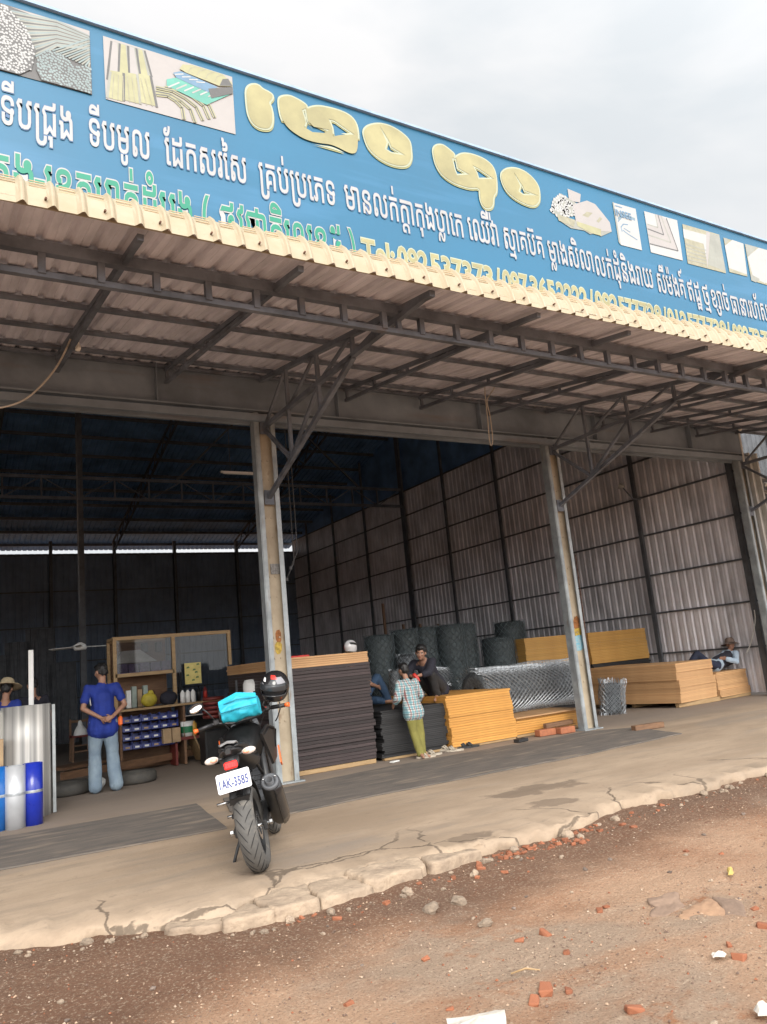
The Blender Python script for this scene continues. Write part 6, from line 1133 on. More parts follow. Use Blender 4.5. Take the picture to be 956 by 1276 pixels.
# front end: forks, headlamp, mudguard, bars
T = Matrix.Rotation(R(-25), 3, 'Y'); ax_ = (Vector((.98, 0, .98))-Vector((1.335, 0, .298))).normalized()
mb = MB()
for s in (-1, 1): mb.tube([Vector((1.335, s*.095, .298)), Vector((1.335, s*.095, .298))+ax_*.42, Vector((1.335, s*.095, .298))+ax_*.80], [.027, .027, .022], 12)
mb.box((.985, 0, .97), (.07, .24, .03)); mb.box((1.05, 0, .83), (.07, .24, .035)); part(mb, 'fork', M_DARKSTEEL)
mb = MB(); rings = []
for k in range(9):
    a = R(50+k*13); r = .315; x, z = 1.335+r*cos(a), .298+r*sin(a)
    rings.append([(x, y, z-(abs(y)/.06)**2*.02) for y in (-.062, -.03, 0, .03, .062)]+[(x, y, z-(abs(y)/.06)**2*.02-.006) for y in (.062, .03, 0, -.03, -.062)])
mb.loft(rings); part(mb, 'mudguard', M_BLACK)
mb = MB(); mb.ell((1.14, 0, .90), (.09, .09, .10)); hl = part(mb, 'headlamp', M_BLACK)
mb = MB(); mb.ell((1.19, 0, .89), (.05, .07, .075)); part(mb, 'lens', M_CLEARLENS, hl)
mb = MB(); mb.tube([(.90, .40, 1.055), (.95, .24, 1.07), (.99, .10, 1.03), (.99, -.10, 1.03), (.95, -.24, 1.07), (.90, -.40, 1.055)], .012, 10); hb = part(mb, 'handlebar', M_BLACK)
for s in (-1, 1):
    d = Vector((-.05, s*.16, -.015)).normalized(); p = Vector((.945, s*.26, 1.068))
    mb = MB(); mb.tube([p, p+d*.125], .018, 12); part(mb, 'grip', M_BLACK, hb)
    mb = MB(); mb.tube([p+d*.128, p+d*.165], [.017, .020], 12); part(mb, 'bar_end', M_ORANGE, hb)
    mb = MB(); mb.tube([p+Vector((.05, 0, .0)), p+d*.08+Vector((.075, 0, .0)), p+d*.16+Vector((.06, 0, -.01))], [.008, .007, .006], 8); part(mb, 'lever', M_DARKSTEEL, hb)
    mb = MB(); mb.box(p-d*.035+Vector((0, 0, .005)), (.05, .05, .05), bev=.01); part(mb, 'switch_box', M_BLACK, hb)
mb = MB(); mb.box((.94, -.215, 1.085), (.02, .02, .015), bev=.004); part(mb, 'red_switch', M_RED, hb)
for s in (1, -1):
    mb = MB(); p = Vector((.96, s*.23, 1.085)); e = Vector((.93, s*.31, 1.225)) if s > 0 else Vector((1.0, -.33, 1.22)); mb.tube([p, p.lerp(e, .5)+Vector((0, 0, .012)), e], .006, 8)
    q = Matrix.Rotation(R(-s*12), 3, 'X'); mb.ell(e+Vector((.008, s*.055, .012)), (.016, .068, .043), rot=q); mr = part(mb, 'mirror', M_BLACK)
    mb = MB(); mb.ell(e+Vector((-.006, s*.055, .012)), (.0125, .060, .038), rot=q @ Matrix.Rotation(R(20), 3, 'Y')); part(mb, 'mirror_glass', M_MIRROR, mr)
mb = MB(); mb.box((1.06, 0, 1.03), (.05, .11, .06), Matrix.Rotation(R(30), 3, 'Y'), bev=.01); part(mb, 'dashboard', M_BLACK)
mb = MB()
for s in (1, -1):
    mb.tube([(.95, s*.25, 1.06), (1.06, s*.18, 1.04), (1.05, s*.10, .92), (.98, s*.09, .80)], .005, 6)
part(mb, 'cable', M_BLACK)
# pegs, stand, pedals
for x, s, z, ln in ((.46, 1, .36, .20), (.46, -1, .36, .18), (.20, 1, .50, .22), (.20, -1, .47, .19)):
    mb = MB(); mb.bar((x+.06, s*.11, z+.06), (x, s*.13, z), .02); mb.tube([(x, s*.12, z), (x-.012, s*(.12+ln*.55), z+.004)], .011, 8); part(mb, 'foot_peg', M_CHROME if s > 0 else M_BLACK)
for s in (1, -1): mb = MB(); mb.prism([(.14, s*.115, .58), (.30, s*.115, .62), (.24, s*.115, .45), (.18, s*.115, .45)], (0, s*.012, 0)); part(mb, 'peg_bracket', M_BLACK)
tz = .30*sin(R(LEAN))
mb = MB(); mb.tube([(.50, .10, .30), (.40, .20, .13), (.335, .285, .028-.285*sin(R(-LEAN))*0-.063)], [.013, .012, .011], 8); mb.box((.325, .29, -.048), (.10, .055, .01), Matrix.Rotation(R(LEAN), 3, 'X')); part(mb, 'side_stand', M_BLACK)
mb = MB(); mb.tube([(.62, .14, .32), (.74, .17, .33)], .007, 8); mb.tube([(.74, .165, .33), (.74, .215, .332)], .010, 8); part(mb, 'gear_pedal', M_CHROME)

# cyan bag tied on the tank
M_CYAN = mat('cyan_bag', (.02, .42, .55), .6, 0, col2=(.015, .33, .46), scale=7, bump=.35, bscale=9)
bm_ = bk.matrix_world.copy()
bpy.context.view_layer.update(); BW = bk.matrix_world.copy()
def bpt(x, y, z): return BW @ Vector((x, y, z))
t = thing('bag', 'bright cyan roll top bag lying across the motorcycle tank', 'bag', bpt(.56, -.055, 1.045), bk.rotation_euler)
mb = MB(); rings = []
for k in range(29):
    y = -.15+.30*k/28; e = 1-.35*abs(k-14)/14
    hx, hz = .135*(.75+.25*e), .095*(.6+.4*e)
    rings.append([Vector((hx*cos(2*pi*j/44)*(1+.04*sin(6*pi*j/44+k*.3)), y, .085+hz*max(-.8, sin(2*pi*j/44))+.012*sin(k*.35+1)*cos(4*pi*j/44))) for j in range(44)])
mb.loft(rings); rough(mb.build('cover', M_CYAN, t), .012, 17, 2)
mb = MB(); mb.prism([(-.11, -.152, .10), (-.115, .152, .115), (-.125, .152, .165), (-.09, -.0, .20), (-.11, -.152, .155)], (.03, 0, .03)); mb.build('flap', M_CYAN, t)
mb = MB(); mb.tube([(-.142, .15, .10), (-.152, 0, .105), (-.142, -.15, .095)], .005, 6); mb.tube([(-.11, .15, .16), (-.115, 0, .175), (-.11, -.15, .15)], .004, 6); mb.build('seam', mat('cyan_seam', (.01, .22, .32), .6), t)
mb = MB(); mb.ell((-.0, .162, .085), (.10, .02, .075)); mb.build('end_panel', M_BLACK, t)
# helmet hung on the right mirror
hp = bpt(.93, -.335, 1.235)
t = thing('helmet', 'black full face helmet with a red patch hanging on the motorcycle handlebar', 'helmet', hp, (R(14), R(8), R(-35)))
def helmet_shell(mb, r=(.125, .155, .135), mi=0, seed=0):
    n_, m_ = 40, 28; vs = []; fs = []
    for i in range(m_+1):
        th = pi*i/m_
        for j in range(n_):
            ph = 2*pi*j/n_; vs.append(Vector((r[0]*sin(th)*sin(ph), -r[1]*sin(th)*cos(ph)*(1.06 if cos(ph) > 0 and th > 1.7 else 1), r[2]*cos(th)-(.03 if th > 2 else 0)*(th-2))))
    for i in range(m_):
        for j in range(n_):
            th = pi*(i+.5)/m_; ph = 2*pi*(j+.5)/n_; ph = ph-2*pi if ph > pi else ph
            if th > R(138): continue
            if R(74) < th < R(112) and abs(ph) < R(68): continue
            fs.append((i*n_+j, (i+1)*n_+j, (i+1)*n_+(j+1) % n_, i*n_+(j+1) % n_))
    mb.add(vs, fs, mi, True); return mb
mb = helmet_shell(MB()); o = mb.build('shell', M_BLACKGLOSS, t); bm2 = bmesh.new(); bm2.from_mesh(o.data); bmesh.ops.delete(bm2, geom=[v for v in bm2.verts if not v.link_faces], context='VERTS'); bm2.to_mesh(o.data); bm2.free()
md = o.modifiers.new('s', 'SOLIDIFY'); md.thickness = .014; baked(o)
M_VISOR = mat('visor', (.035, .038, .042), .1, .1, var=.05)
mb = MB(); rings = []
for k in range(13):
    ph = R(-70+k*140/12); rings.append([Vector((.129*sin(th)*sin(ph), -.160*sin(th)*cos(ph), .139*cos(th))) for th in [R(70+q*3.2) for q in range(8)]])
n_ = 8; mb.add([v for r in rings for v in r], [(k*n_+q, k*n_+q+1, (k+1)*n_+q+1, (k+1)*n_+q) for k in range(12) for q in range(n_-1)], 0, True); o = mb.build('visor', M_VISOR, t); md = o.modifiers.new('s', 'SOLIDIFY'); md.thickness = .003; baked(o)
mb = MB(); mb.ell((0, .0, .0), (.108, .135, .115)); mb.build('lining', mat('helmet_lining', (.03, .03, .032), .9), t)
def patch(name, m, ph0, ph1, th0, th1, k=1.012):
    mb = MB(); n_ = 6; vs = []
    for i in range(n_+1):
        for j in range(n_+1):
            th = R(th0+(th1-th0)*i/n_); ph = R(ph0+(ph1-ph0)*j/n_+(i-3)*2); vs.append(Vector((.125*k*sin(th)*sin(ph), -.155*k*sin(th)*cos(ph), .135*k*cos(th))))
    mb.add(vs, [(i*(n_+1)+j, (i+1)*(n_+1)+j, (i+1)*(n_+1)+j+1, i*(n_+1)+j+1) for i in range(n_) for j in range(n_)], 0, True); mb.build(name, m, t)
patch('red_patch', M_RED, -12, 22, 30, 48); patch('white_patch', M_WHITE, -52, -34, 46, 60); patch('grey_stripe', mat('grey_graphic', (.25, .25, .27), .3), 20, 60, 40, 66); patch('grey_stripe', MATS['grey_graphic'], -50, -36, 66, 72)
mb = MB(); mb.tube([(.06, -.08, -.11), (.07, -.09, -.17), (.05, -.09, -.24), (.03, -.085, -.28)], .006, 6); mb.tube([(-.07, -.06, -.1), (-.09, -.07, -.15), (-.06, -.08, -.18)], .006, 6); mb.build('strap', M_BLACK, t)
# ================================================================== PEOPLE
def cap(mb, p, q, r1, r2, n=12):
    p, q = Vector(p), Vector(q); mb.ell(p, (r1,)*3, n=n, m=8); mb.ell(q, (r2,)*3, n=n, m=8); mb.tube([p, q], [r1*.995, r2*.995], n)
def solid(mb, name, mats, parent, voxel=.012, it=4, base=None):
    o = mb.build(name, mats, parent, fix=False)
    r = o.modifiers.new('r', 'REMESH'); r.mode = 'VOXEL'; r.voxel_size = voxel; r.use_smooth_shade = True
    s_ = o.modifiers.new('s', 'SMOOTH'); s_.factor = .5; s_.iterations = it
    return baked(o)
def hand(mb, w, d, nrm, sc=1, curl=.5, left=False):
    w, d, nrm = Vector(w), Vector(d).normalized(), Vector(nrm).normalized(); sd_ = d.cross(nrm).normalized()*(-1 if left else 1)
    nrm = (nrm-d*nrm.dot(d)).normalized(); pm = w+d*.085*sc
    for k in range(4):
        off = sd_*(.028-.0187*k)*sc; cap(mb, w+off*.5+d*.01*sc, pm+off, .014*sc, .0125*sc, 8)
        L_ = (.070, .080, .074, .058)[k]*sc; p0 = pm+off; d1 = (d+nrm*curl).normalized(); d2 = (d+nrm*curl*2.4).normalized(); p1 = p0+d1*L_*.52; p2 = p1+d2*L_*.5
        cap(mb, p0, p1, .0095*sc, .0085*sc, 8); cap(mb, p1, p2, .0085*sc, .0070*sc, 8)
    t0 = w+d*.025*sc+sd_*.026*sc; t1 = t0+(d*.6+sd_*.6+nrm*.3).normalized()*.042*sc; t2 = t1+(d*.9+sd_*.1+nrm*.35).normalized()*.032*sc
    cap(mb, t0, t1, .0125*sc, .0105*sc, 8); cap(mb, t1, t2, .0105*sc, .008*sc, 8)
def head_parts(mb, c, Rm, sc=1):
    c = Vector(c); E = lambda p, r: mb.ell(c+Rm @ (Vector(p)*sc), tuple(k*sc for k in r), n=20, m=14, rot=Rm)
    E((0, -.012, .028), (.074, .092, .088)); E((0, .024, -.022), (.060, .066, .082)); E((0, .055, -.075), (.032, .030, .026)); E((0, -.03, -.02), (.062, .06, .07))
    E((0, .092, -.018), (.013, .016, .022)); E((0, .088, .006), (.010, .012, .03)); E((0, .080, .028), (.050, .014, .010))
    E((0, .080, -.052), (.026, .012, .010))
    for s in (-1, 1): E((s*.075, -.006, -.006), (.012, .020, .030)); E((s*.034, .070, -.012), (.024, .020, .02))
def paint_face(o, c, Rm, sc=1):
    # eyes, brows and lips as small material areas of the one body mesh
    c = Vector(c); inv = Rm.transposed(); me = o.data
    for f in me.polygons:
        q = inv @ (f.center-c)/sc
        if q.y < .05 or abs(q.x) > .07 or abs(q.z) > .1: continue
        for s in (-1, 1):
            if ((q.x-s*.031)/.014)**2+((q.z-.006)/.007)**2 < 1: f.material_index = 2 if abs(q.x-s*.031) < .007 else 1
            elif ((q.x-s*.032)/.022)**2+((q.z-.027)/.005)**2 < 1: f.material_index = 2
        if (q.x/.024)**2+((q.z+.053)/.008)**2 < 1: f.material_index = 3
M_EYE = mat('eye_white', (.55, .52, .48), .3, 0, var=.03); M_IRIS = mat('eye_dark', (.02, .014, .012), .3, 0, var=.1); M_LIP = mat('lip', (.27, .10, .085), .5, 0, var=.05)
def arm(J, s): return [Vector(J[k+('R' if s > 0 else 'L')]) for k in ('sh', 'el', 'wr')]
def leg(J, s): return [Vector(J[k+('R' if s > 0 else 'L')]) for k in ('hip', 'kn', 'an', 'toe')]
def person(label, J, loc, rz_, headrot, sc=1, hands=None, shoes=True, voxel=.0085, bw=1.0):
    Hm = Matrix.Rotation(headrot[0], 3, 'Z') @ Matrix.Rotation(headrot[1], 3, 'X') @ Matrix.Rotation(headrot[2], 3, 'Y')
    mb = MB(); V = lambda k: Vector(J[k])
    head_parts(mb, V('head'), Hm, sc); cap(mb, V('neck'), V('head')-Hm @ Vector((0, .015, .05))*sc, .052*sc, .050*sc)
    cap(mb, V('neck')-Vector((0, 0, .02)), V('chest'), .07*sc*bw, .11*sc*bw); cap(mb, V('chest'), V('pelvis'), .115*sc*bw, .115*sc*bw)
    for s in (-1, 1):
        a, e, w = arm(J, s); cap(mb, V('chest')+(V('neck')-V('chest'))*.55, a, .07*sc*bw, .052*sc); cap(mb, a, e, .047*sc, .037*sc); cap(mb, e, w, .037*sc, .026*sc)
        h, k, an, to = leg(J, s); cap(mb, V('pelvis'), h, .10*sc, .085*sc); cap(mb, h, k, .078*sc, .052*sc); cap(mb, k, an, .050*sc, .036*sc); cap(mb, an, an.lerp(to, .45), .036*sc, .034*sc); cap(mb, an.lerp(to, .3), to, .034*sc, .024*sc)
        hd = (hands or {}).get(s)
        d = (w-e).normalized() if not hd else Vector(hd[0]); n_ = Vector((-s, 0, 0)) if not hd else Vector(hd[1])
        hand(mb, w, d, n_, sc, (hd[2] if hd and len(hd) > 2 else .35), s < 0)
    o = solid(mb, 'person', [M_SKIN, M_EYE, M_IRIS, M_LIP], None, voxel, 3)
    paint_face(o, J['head'], Hm, sc)
    o.location = loc; o.rotation_euler = (0, 0, rz_); tag(o, label, 'person'); o['_'] = 0; del o['_']
    return o, Hm
def shirt(o, J, m, sc=1, sleeve='short', hem=-.08, puff=.018, bw=1.0, name='shirt', amp=.010):
    mb = MB(); V = lambda k: Vector(J[k]); dn = (V('pelvis')-V('chest')).normalized()
    cap(mb, V('chest'), V('pelvis'), (.125*bw+puff)*sc, (.125*bw+puff)*sc); 
    hx = (Vector(J['hipR'])-Vector(J['hipL'])).normalized()*.062*sc
    for s in (-1, 1): cap(mb, V('pelvis').lerp(V('chest'), .3)+hx*s*.8, V('pelvis')+dn*(-hem)*sc+hx*s, (.10*bw+puff)*sc, (.112*bw+puff*1.3)*sc)
    cap(mb, V('neck')-(V('neck')-V('chest'))*.22, V('chest'), (.068+puff*.4)*sc*bw, (.12+puff)*sc*bw)
    for s in (-1, 1):
        a, e, w = arm(J, s); cap(mb, V('chest')+(V('neck')-V('chest'))*.5, a, (.070+puff*.4)*sc*bw, (.053+puff*.35)*sc)
        cap(mb, V('chest'), V('chest').lerp(a, .72), (.105+puff)*sc*bw, (.06+puff*.8)*sc)
        if sleeve == 'short': cap(mb, a, a.lerp(e, .60), (.050+puff*.4)*sc, (.050+puff*.75)*sc)
        else: cap(mb, a, e, (.050+puff*.8)*sc, (.042+puff)*sc); cap(mb, e, e.lerp(w, .92 if sleeve == 'long' else .5), (.042+puff)*sc, (.032+puff)*sc)
    return rough(solid(mb, name, m, o, .011, 5), amp*sc, 9, 3)
def trousers(o, J, m, sc=1, puff=.018, flare=.0, cut=1.0, name='trousers', amp=.010):
    mb = MB(); V = lambda k: Vector(J[k])
    for s in (-1, 1):
        h, k, an, to = leg(J, s); cap(mb, V('pelvis')+(V('chest')-V('pelvis'))*.12, h, (.108+puff*.6)*sc, (.088+puff)*sc); cap(mb, h, k, (.080+puff)*sc, (.056+puff)*sc); cap(mb, k, k.lerp(an, cut*.97), (.056+puff)*sc, (.042+puff+flare)*sc)
    return rough(solid(mb, name, m, o, .011, 4), amp*sc, 8, 7)
def hair(o, J, Hm, sc=1, m=None, back=.0):
    c = Vector(J['head']); mb = MB()
    for p, r in (((0, -.022, .044), (.083, .094, .086)), ((0, -.05, .0), (.074, .064, .078+back)), ((0, .02, .088), (.064, .066, .036))): mb.ell(c+Hm @ (Vector(p)*sc), tuple(k*sc for k in r), n=20, m=14, rot=Hm)
    return rough(solid(mb, 'hair', m or M_HAIR, o, .008, 2), .010*sc, 42, 5)
def shoe(o, J, m, sc=1, name='shoe'):
    for s in (-1, 1):
        h, k, an, to = leg(J, s); mb = MB(); cap(mb, an+Vector((0, 0, -.02*sc)), an.lerp(to, .5), .044*sc, .042*sc); cap(mb, an.lerp(to, .4), to, .042*sc, .034*sc); solid(mb, name, m, o, .010, 3)
M_BLUESHIRT = mat('blue_cloth', (.012, .035, .26), .8, 0, col2=(.008, .024, .19), scale=6, bump=.2, bscale=40)
M_JEANS = mat('jeans', (.24, .31, .37), .85, 0, col2=(.15, .21, .28), scale=5, bump=.2, bscale=50)
M_DARKCLOTH = mat('dark_cloth', (.022, .022, .035), .85, 0, col2=(.014, .014, .022), scale=6, bump=.2, bscale=40)
M_OLIVE = mat('olive_cloth', (.22, .20, .05), .85, 0, col2=(.16, .145, .035), scale=6, bump=.2, bscale=40)
M_DENIM = mat('denim', (.035, .07, .13), .85, 0, col2=(.02, .045, .09), scale=6, bump=.2, bscale=40)
M_PALEBLUE = mat('pale_blue_cloth', (.38, .46, .55), .85, 0, col2=(.28, .36, .45), scale=6, bump=.2, bscale=40)
M_KHAKI = mat('khaki', (.36, .28, .19), .85, 0, var=.15, bump=.1)
M_LEATHER = mat('dark_leather', (.05, .035, .028), .55, 0, var=.2)
M_STRAW = mat('straw', (.50, .42, .28), .85, 0, col2=(.38, .30, .18), scale=30, bump=.4, bscale=60)
# man in blue, seen from behind, hands clasped at his back
Jm = dict(head=(0, .03, 1.63), neck=(0, -.005, 1.46), chest=(0, 0, 1.27), pelvis=(0, .0, .97), shR=(.195, -.005, 1.415), shL=(-.195, -.005, 1.415), elR=(.285, -.09, 1.15), elL=(-.285, -.09, 1.15),
          wrR=(.075, -.205, 1.00), wrL=(-.075, -.19, 1.005), hipR=(.095, 0, .92), hipL=(-.095, 0, .92), knR=(.125, .03, .50), knL=(-.105, .05, .50), anR=(.155, -.02, .09), anL=(-.11, .02, .09), toeR=(.20, .14, .035), toeL=(-.13, .18, .035))
o, Hm = person('person in blue polo shirt and faded jeans seen from behind, hands clasped at the back', Jm, (2.24, 11.73, .01), R(4), (R(22), R(-14), 0), 1.0,
               {1: ((-.9, -.15, -.25), (0, -1, .1), .45), -1: ((.9, -.1, -.35), (0, 1, 0), .3)})
shirt(o, Jm, M_BLUESHIRT, 1.02, 'short', -.12, .020, 1.08); trousers(o, Jm, M_JEANS, 1.0, .030, .022, 1.04); hair(o, Jm, Hm); shoe(o, Jm, M_LEATHER)
mb = MB(); mb.tube([Vector((-.045+.03*cos(a), -.18+.03*sin(a), 1.02)) for a in [k*pi/8 for k in range(16)]], .005, 6, closed=True); mb.build('wristband', M_BLACK, o)
mb = MB(); mb.box((.225, -.06, .93), (.06, .07, .13), bev=.02); mb.build('pouch', M_ORANGE, o)
mb = MB(); mb.tube([(-.175, -.02, 1.35), (-.178, -.045, 1.25), (-.168, -.05, 1.18)], .008, 6); mb.build('tag', M_WHITE, o)
# boy in a plaid shirt leaning on the black stack
m = bpy.data.materials.new('plaid'); m.use_nodes = True; n = m.node_tree.nodes; l = m.node_tree.links; b = n['Principled BSDF']; b.inputs['Roughness'].default_value = .85
t_ = n.new('ShaderNodeTexCoord'); sp = n.new('ShaderNodeSeparateXYZ'); l.new(t_.outputs['Object'], sp.inputs[0])
def band(src, freq, lo, ph=0):
    a = n.new('ShaderNodeMath'); a.operation = 'MULTIPLY_ADD'; l.new(src, a.inputs[0]); a.inputs[1].default_value = freq; a.inputs[2].default_value = ph
    s_ = n.new('ShaderNodeMath'); s_.operation = 'FRACT'; l.new(a.outputs[0], s_.inputs[0]); g_ = n.new('ShaderNodeMath'); g_.operation = 'GREATER_THAN'; g_.inputs[1].default_value = lo; l.new(s_.outputs[0], g_.inputs[0]); return g_.outputs[0]
col = None
def lay(f, c, k):
    global col
    mu = n.new('ShaderNodeMath'); mu.operation = 'MULTIPLY'; l.new(f, mu.inputs[0]); mu.inputs[1].default_value = k
    x = n.new('ShaderNodeMix'); x.data_type = 'RGBA'; l.new(mu.outputs[0], x.inputs[0])
    if col is None: x.inputs[6].default_value = (.50, .52, .50, 1)
    else: l.new(col, x.inputs[6])
    x.inputs[7].default_value = (*c, 1); col = x.outputs[2]
lay(band(sp.outputs[0], 15, .62), (.10, .26, .30), .7); lay(band(sp.outputs[2], 15, .62), (.10, .26, .30), .7); lay(band(sp.outputs[0], 15, .84, .55), (.25, .04, .03), .8); lay(band(sp.outputs[2], 15, .84, .55), (.03, .04, .06), .75)
l.new(col, b.inputs['Base Color']); M_PLAID = m
Jb = dict(head=(.0, .10, 1.25), neck=(.0, .045, 1.11), chest=(.0, .02, .95), pelvis=(.01, -.03, .67), shR=(.145, .04, 1.06), shL=(-.145, .04, 1.065), elR=(.215, .01, .87), elL=(-.205, .03, .86),
          wrR=(.235, .13, .74), wrL=(-.175, .17, .77), hipR=(.075, -.03, .64), hipL=(-.055, -.03, .64), knR=(.09, -.05, .35), knL=(-.03, -.045, .36), anR=(.05, -.09, .055), anL=(-.005, -.13, .065), toeR=(.09, -.20, .02), toeL=(-.05, -.24, .025))
o, Hm = person('boy in plaid shirt and olive trousers leaning against the black plywood stack', Jb, (6.17, 9.84, .003), R(6), (R(6), R(-6), R(3)), .80, None, voxel=.0075)
shirt(o, Jb, M_PLAID, .80, 'half', -.05, .030, 1.02); trousers(o, Jb, M_OLIVE, .80, .022, .012, 1.0); hair(o, Jb, Hm, .84)
# youth squatting on the black stack
Jy = dict(head=(-.06, .30, .77), neck=(-.02, .17, .66), chest=(0, .06, .53), pelvis=(0, -.20, .21), shR=(.18, .13, .61), shL=(-.17, .16, .62), elR=(.20, .33, .46), elL=(-.20, .36, .46), wrR=(.05, .46, .42), wrL=(-.08, .47, .43),
          hipR=(.10, -.17, .21), hipL=(-.10, -.17, .21), knR=(.18, .25, .42), knL=(-.17, .24, .42), anR=(.14, .03, .09), anL=(-.13, .03, .09), toeR=(.18, .22, .03), toeL=(-.18, .22, .03))
o, Hm = person('youth in dark shirt squatting barefoot on the black plywood stack', Jy, (6.98, 10.50, .715), R(118), (R(18), R(-12), R(-8)), 1.0, {1: ((-.8, .4, -.3), (0, .2, -1), .8), -1: ((.7, .5, -.2), (0, .1, -1), .7)})
shirt(o, Jy, M_DARKCLOTH, 1.0, 'half', -.05, .022, 1.0); trousers(o, Jy, mat('charcoal_cloth', (.028, .026, .026), .85, 0, var=.2), 1.0, .020, .0, .92); hair(o, Jy, Hm, 1.06, None, .01)
pm = o.matrix_basis @ Vector((-.02, .53, .40))
mb = MB(); mb.lathe((0, 0, 0), [(.0, 0), (.028, .0), (.032, .03), (.032, .09), (.022, .12), (.012, .135), (.012, .15), (0, .15)], 18, 0, (.3, -.5, -.7)); b_ = mb.build('bottle', M_RED); b_.location = pm+Vector((0, 0, .06)); tag(b_, 'red drink bottle in the hands of the squatting youth', 'bottle')
# person sitting behind the tall brown stack, only the legs and an arm in view
Js = dict(head=(0, .06, .82), neck=(0, 0, .66), chest=(0, -.03, .48), pelvis=(0, -.02, .14), shR=(.18, 0, .60), shL=(-.18, 0, .60), elR=(.26, .14, .38), elL=(-.26, .14, .38), wrR=(.20, .36, .32), wrL=(-.2, .36, .32),
          hipR=(.1, .03, .12), hipL=(-.1, .03, .12), knR=(.16, .40, .46), knL=(-.15, .46, .12), anR=(.15, .62, .09), anL=(.10, .55, .09), toeR=(.17, .80, .05), toeL=(.26, .62, .06))
o, Hm = person('person in blue jeans sitting on the black stack, mostly hidden by the tall brown stack', Js, (5.86, 11.0, .705), R(-75), (0, 0, 0), .95)
shirt(o, Js, M_DARKCLOTH, .95, 'short', -.06); trousers(o, Js, M_DENIM, .95, .022); hair(o, Js, Hm, .95)
# person in a straw hat behind the rolled sheet
def standing(label, loc, rz_, sc, shirtm, trm, headrot=(0, 0, 0), elb=None, skinarm=False):
    J = {k: tuple(c*sc for c in v) for k, v in Jm.items()}
    for k, v in dict(elR=(.26, -.02, 1.14), elL=(-.26, -.02, 1.14), wrR=(.27, .12, .93), wrL=(-.27, .10, .93)).items(): J[k] = tuple(c*sc for c in v)
    if elb: J.update(elb)
    o, Hm = person(label, J, loc, rz_, headrot, sc); shirt(o, J, shirtm, sc, 'short', -.10); trousers(o, J, trm, sc, .022); hair(o, J, Hm, sc); return o, J, Hm
def hat(o, J, Hm, m, sc, brim, droop, crown=.10):
    c = Vector(J['head'])+Hm @ Vector((0, -.01, .055))*sc; ax = Hm @ Vector((0, 0, 1)); mb = MB()
    mb.lathe(c, [(.001, crown), (.06, crown), (.085, crown*.75), (.098, .02), (.105, .0), (brim*.7, -.012-droop*.3), (brim, -droop), (brim, -droop-.006), (.11, -.008), (.09, .0), (.08, crown*.7), (.001, crown*.9)], 28, 0, ax)
    return rough(mb.build('hat', m, o), .008, 14, 4)
q = onY(9, 865, 12.3)
o, J, Hm = standing('person in pale straw hat and blue shirt standing behind the rolled metal sheet', (q.x-.02, 12.3, .01), R(-40), .93, M_BLUESHIRT, M_DARKCLOTH, (R(20), R(-18), 0)); hat(o, J, Hm, M_STRAW, 1, .20, .02)
q = onY(52, 900, 13.2)
o, J, Hm = standing('person in dark clothes standing in shade behind the rolled metal sheet', (q.x-.12, 13.2, .01), R(10), .95, M_DARKCLOTH, M_DARKCLOTH, (0, R(-20), 0))
# person reclining on the lower tan stack
Jr = dict(head=(.44, .0, .50), neck=(.38, .0, .36), chest=(.26, .0, .24), pelvis=(-.12, .02, .12), shR=(.36, -.17, .32), shL=(.40, .17, .33), elR=(.20, -.30, .16), elL=(.50, .26, .10), wrR=(.06, -.20, .22), wrL=(.28, .10, .14),
          hipR=(-.14, -.08, .12), hipL=(-.14, .10, .13), knR=(-.50, -.14, .18), knL=(-.40, .14, .38), anR=(-.72, .0, .12), anL=(-.70, .16, .10), toeR=(-.78, -.08, .22), toeL=(-.84, .14, .20))
o, Hm = person('person in brown hat and pale blue sleeves reclining on the lower tan plywood stack', Jr, (14.50, 10.80, .56), R(-8), (R(150), R(8), 0), 1.0)
shirt(o, Jr, M_PALEBLUE, 1.0, 'long', -.02, .022); trousers(o, Jr, mat('navy_cloth', (.018, .024, .05), .85, 0, var=.2), 1.0, .022); hat(o, Jr, Hm, mat('brown_felt', (.19, .135, .11), .9, 0, var=.2), 1.0, .19, .045); shoe(o, Jr, M_KHAKI, 1.05)
mb = MB(); cap(mb, Vector(Jr['chest'])+Vector((.02, -.03, 0)), Vector(Jr['pelvis'])+Vector((.06, -.02, .02)), .155, .15); rough(solid(mb, 'vest', M_DARKCLOTH, o, .011, 4), .01, 9)
# sandals
def sandal(px, py, rz_, m, lb, cat='sandal', grp=None):
    q = onZ(px, py); t = thing('sandal', lb, cat, (q.x, q.y-.09, .003), (0, 0, rz_), grp); t.scale = (1.25, 1.15, 1.35)
    mb = MB(); out = [(.045*sin(a)*(1.08 if cos(a) > 0 else .85), .125*cos(a)) for a in [k*2*pi/18 for k in range(18)]]; mb.prism([(x, y, 0) for x, y in out], (0, 0, .02)); mb.build('sole', m, t)
    mb = MB(); mb.tube([(-.042, .0, .018), (-.025, .035, .05), (.025, .035, .05), (.042, .0, .018)], .015, 8); mb.tube([(-.04, .03, .02), (-.02, .06, .045), (.02, .06, .045), (.04, .03, .02)], .012, 8); mb.tube([(0, .09, .02), (0, .05, .045)], .008, 6); mb.build('strap', m, t)
M_SAND = mat('sandal_foam', (.46, .40, .32), .8, 0, var=.2); M_SAND2 = mat('sandal_black', (.03, .03, .03), .7)
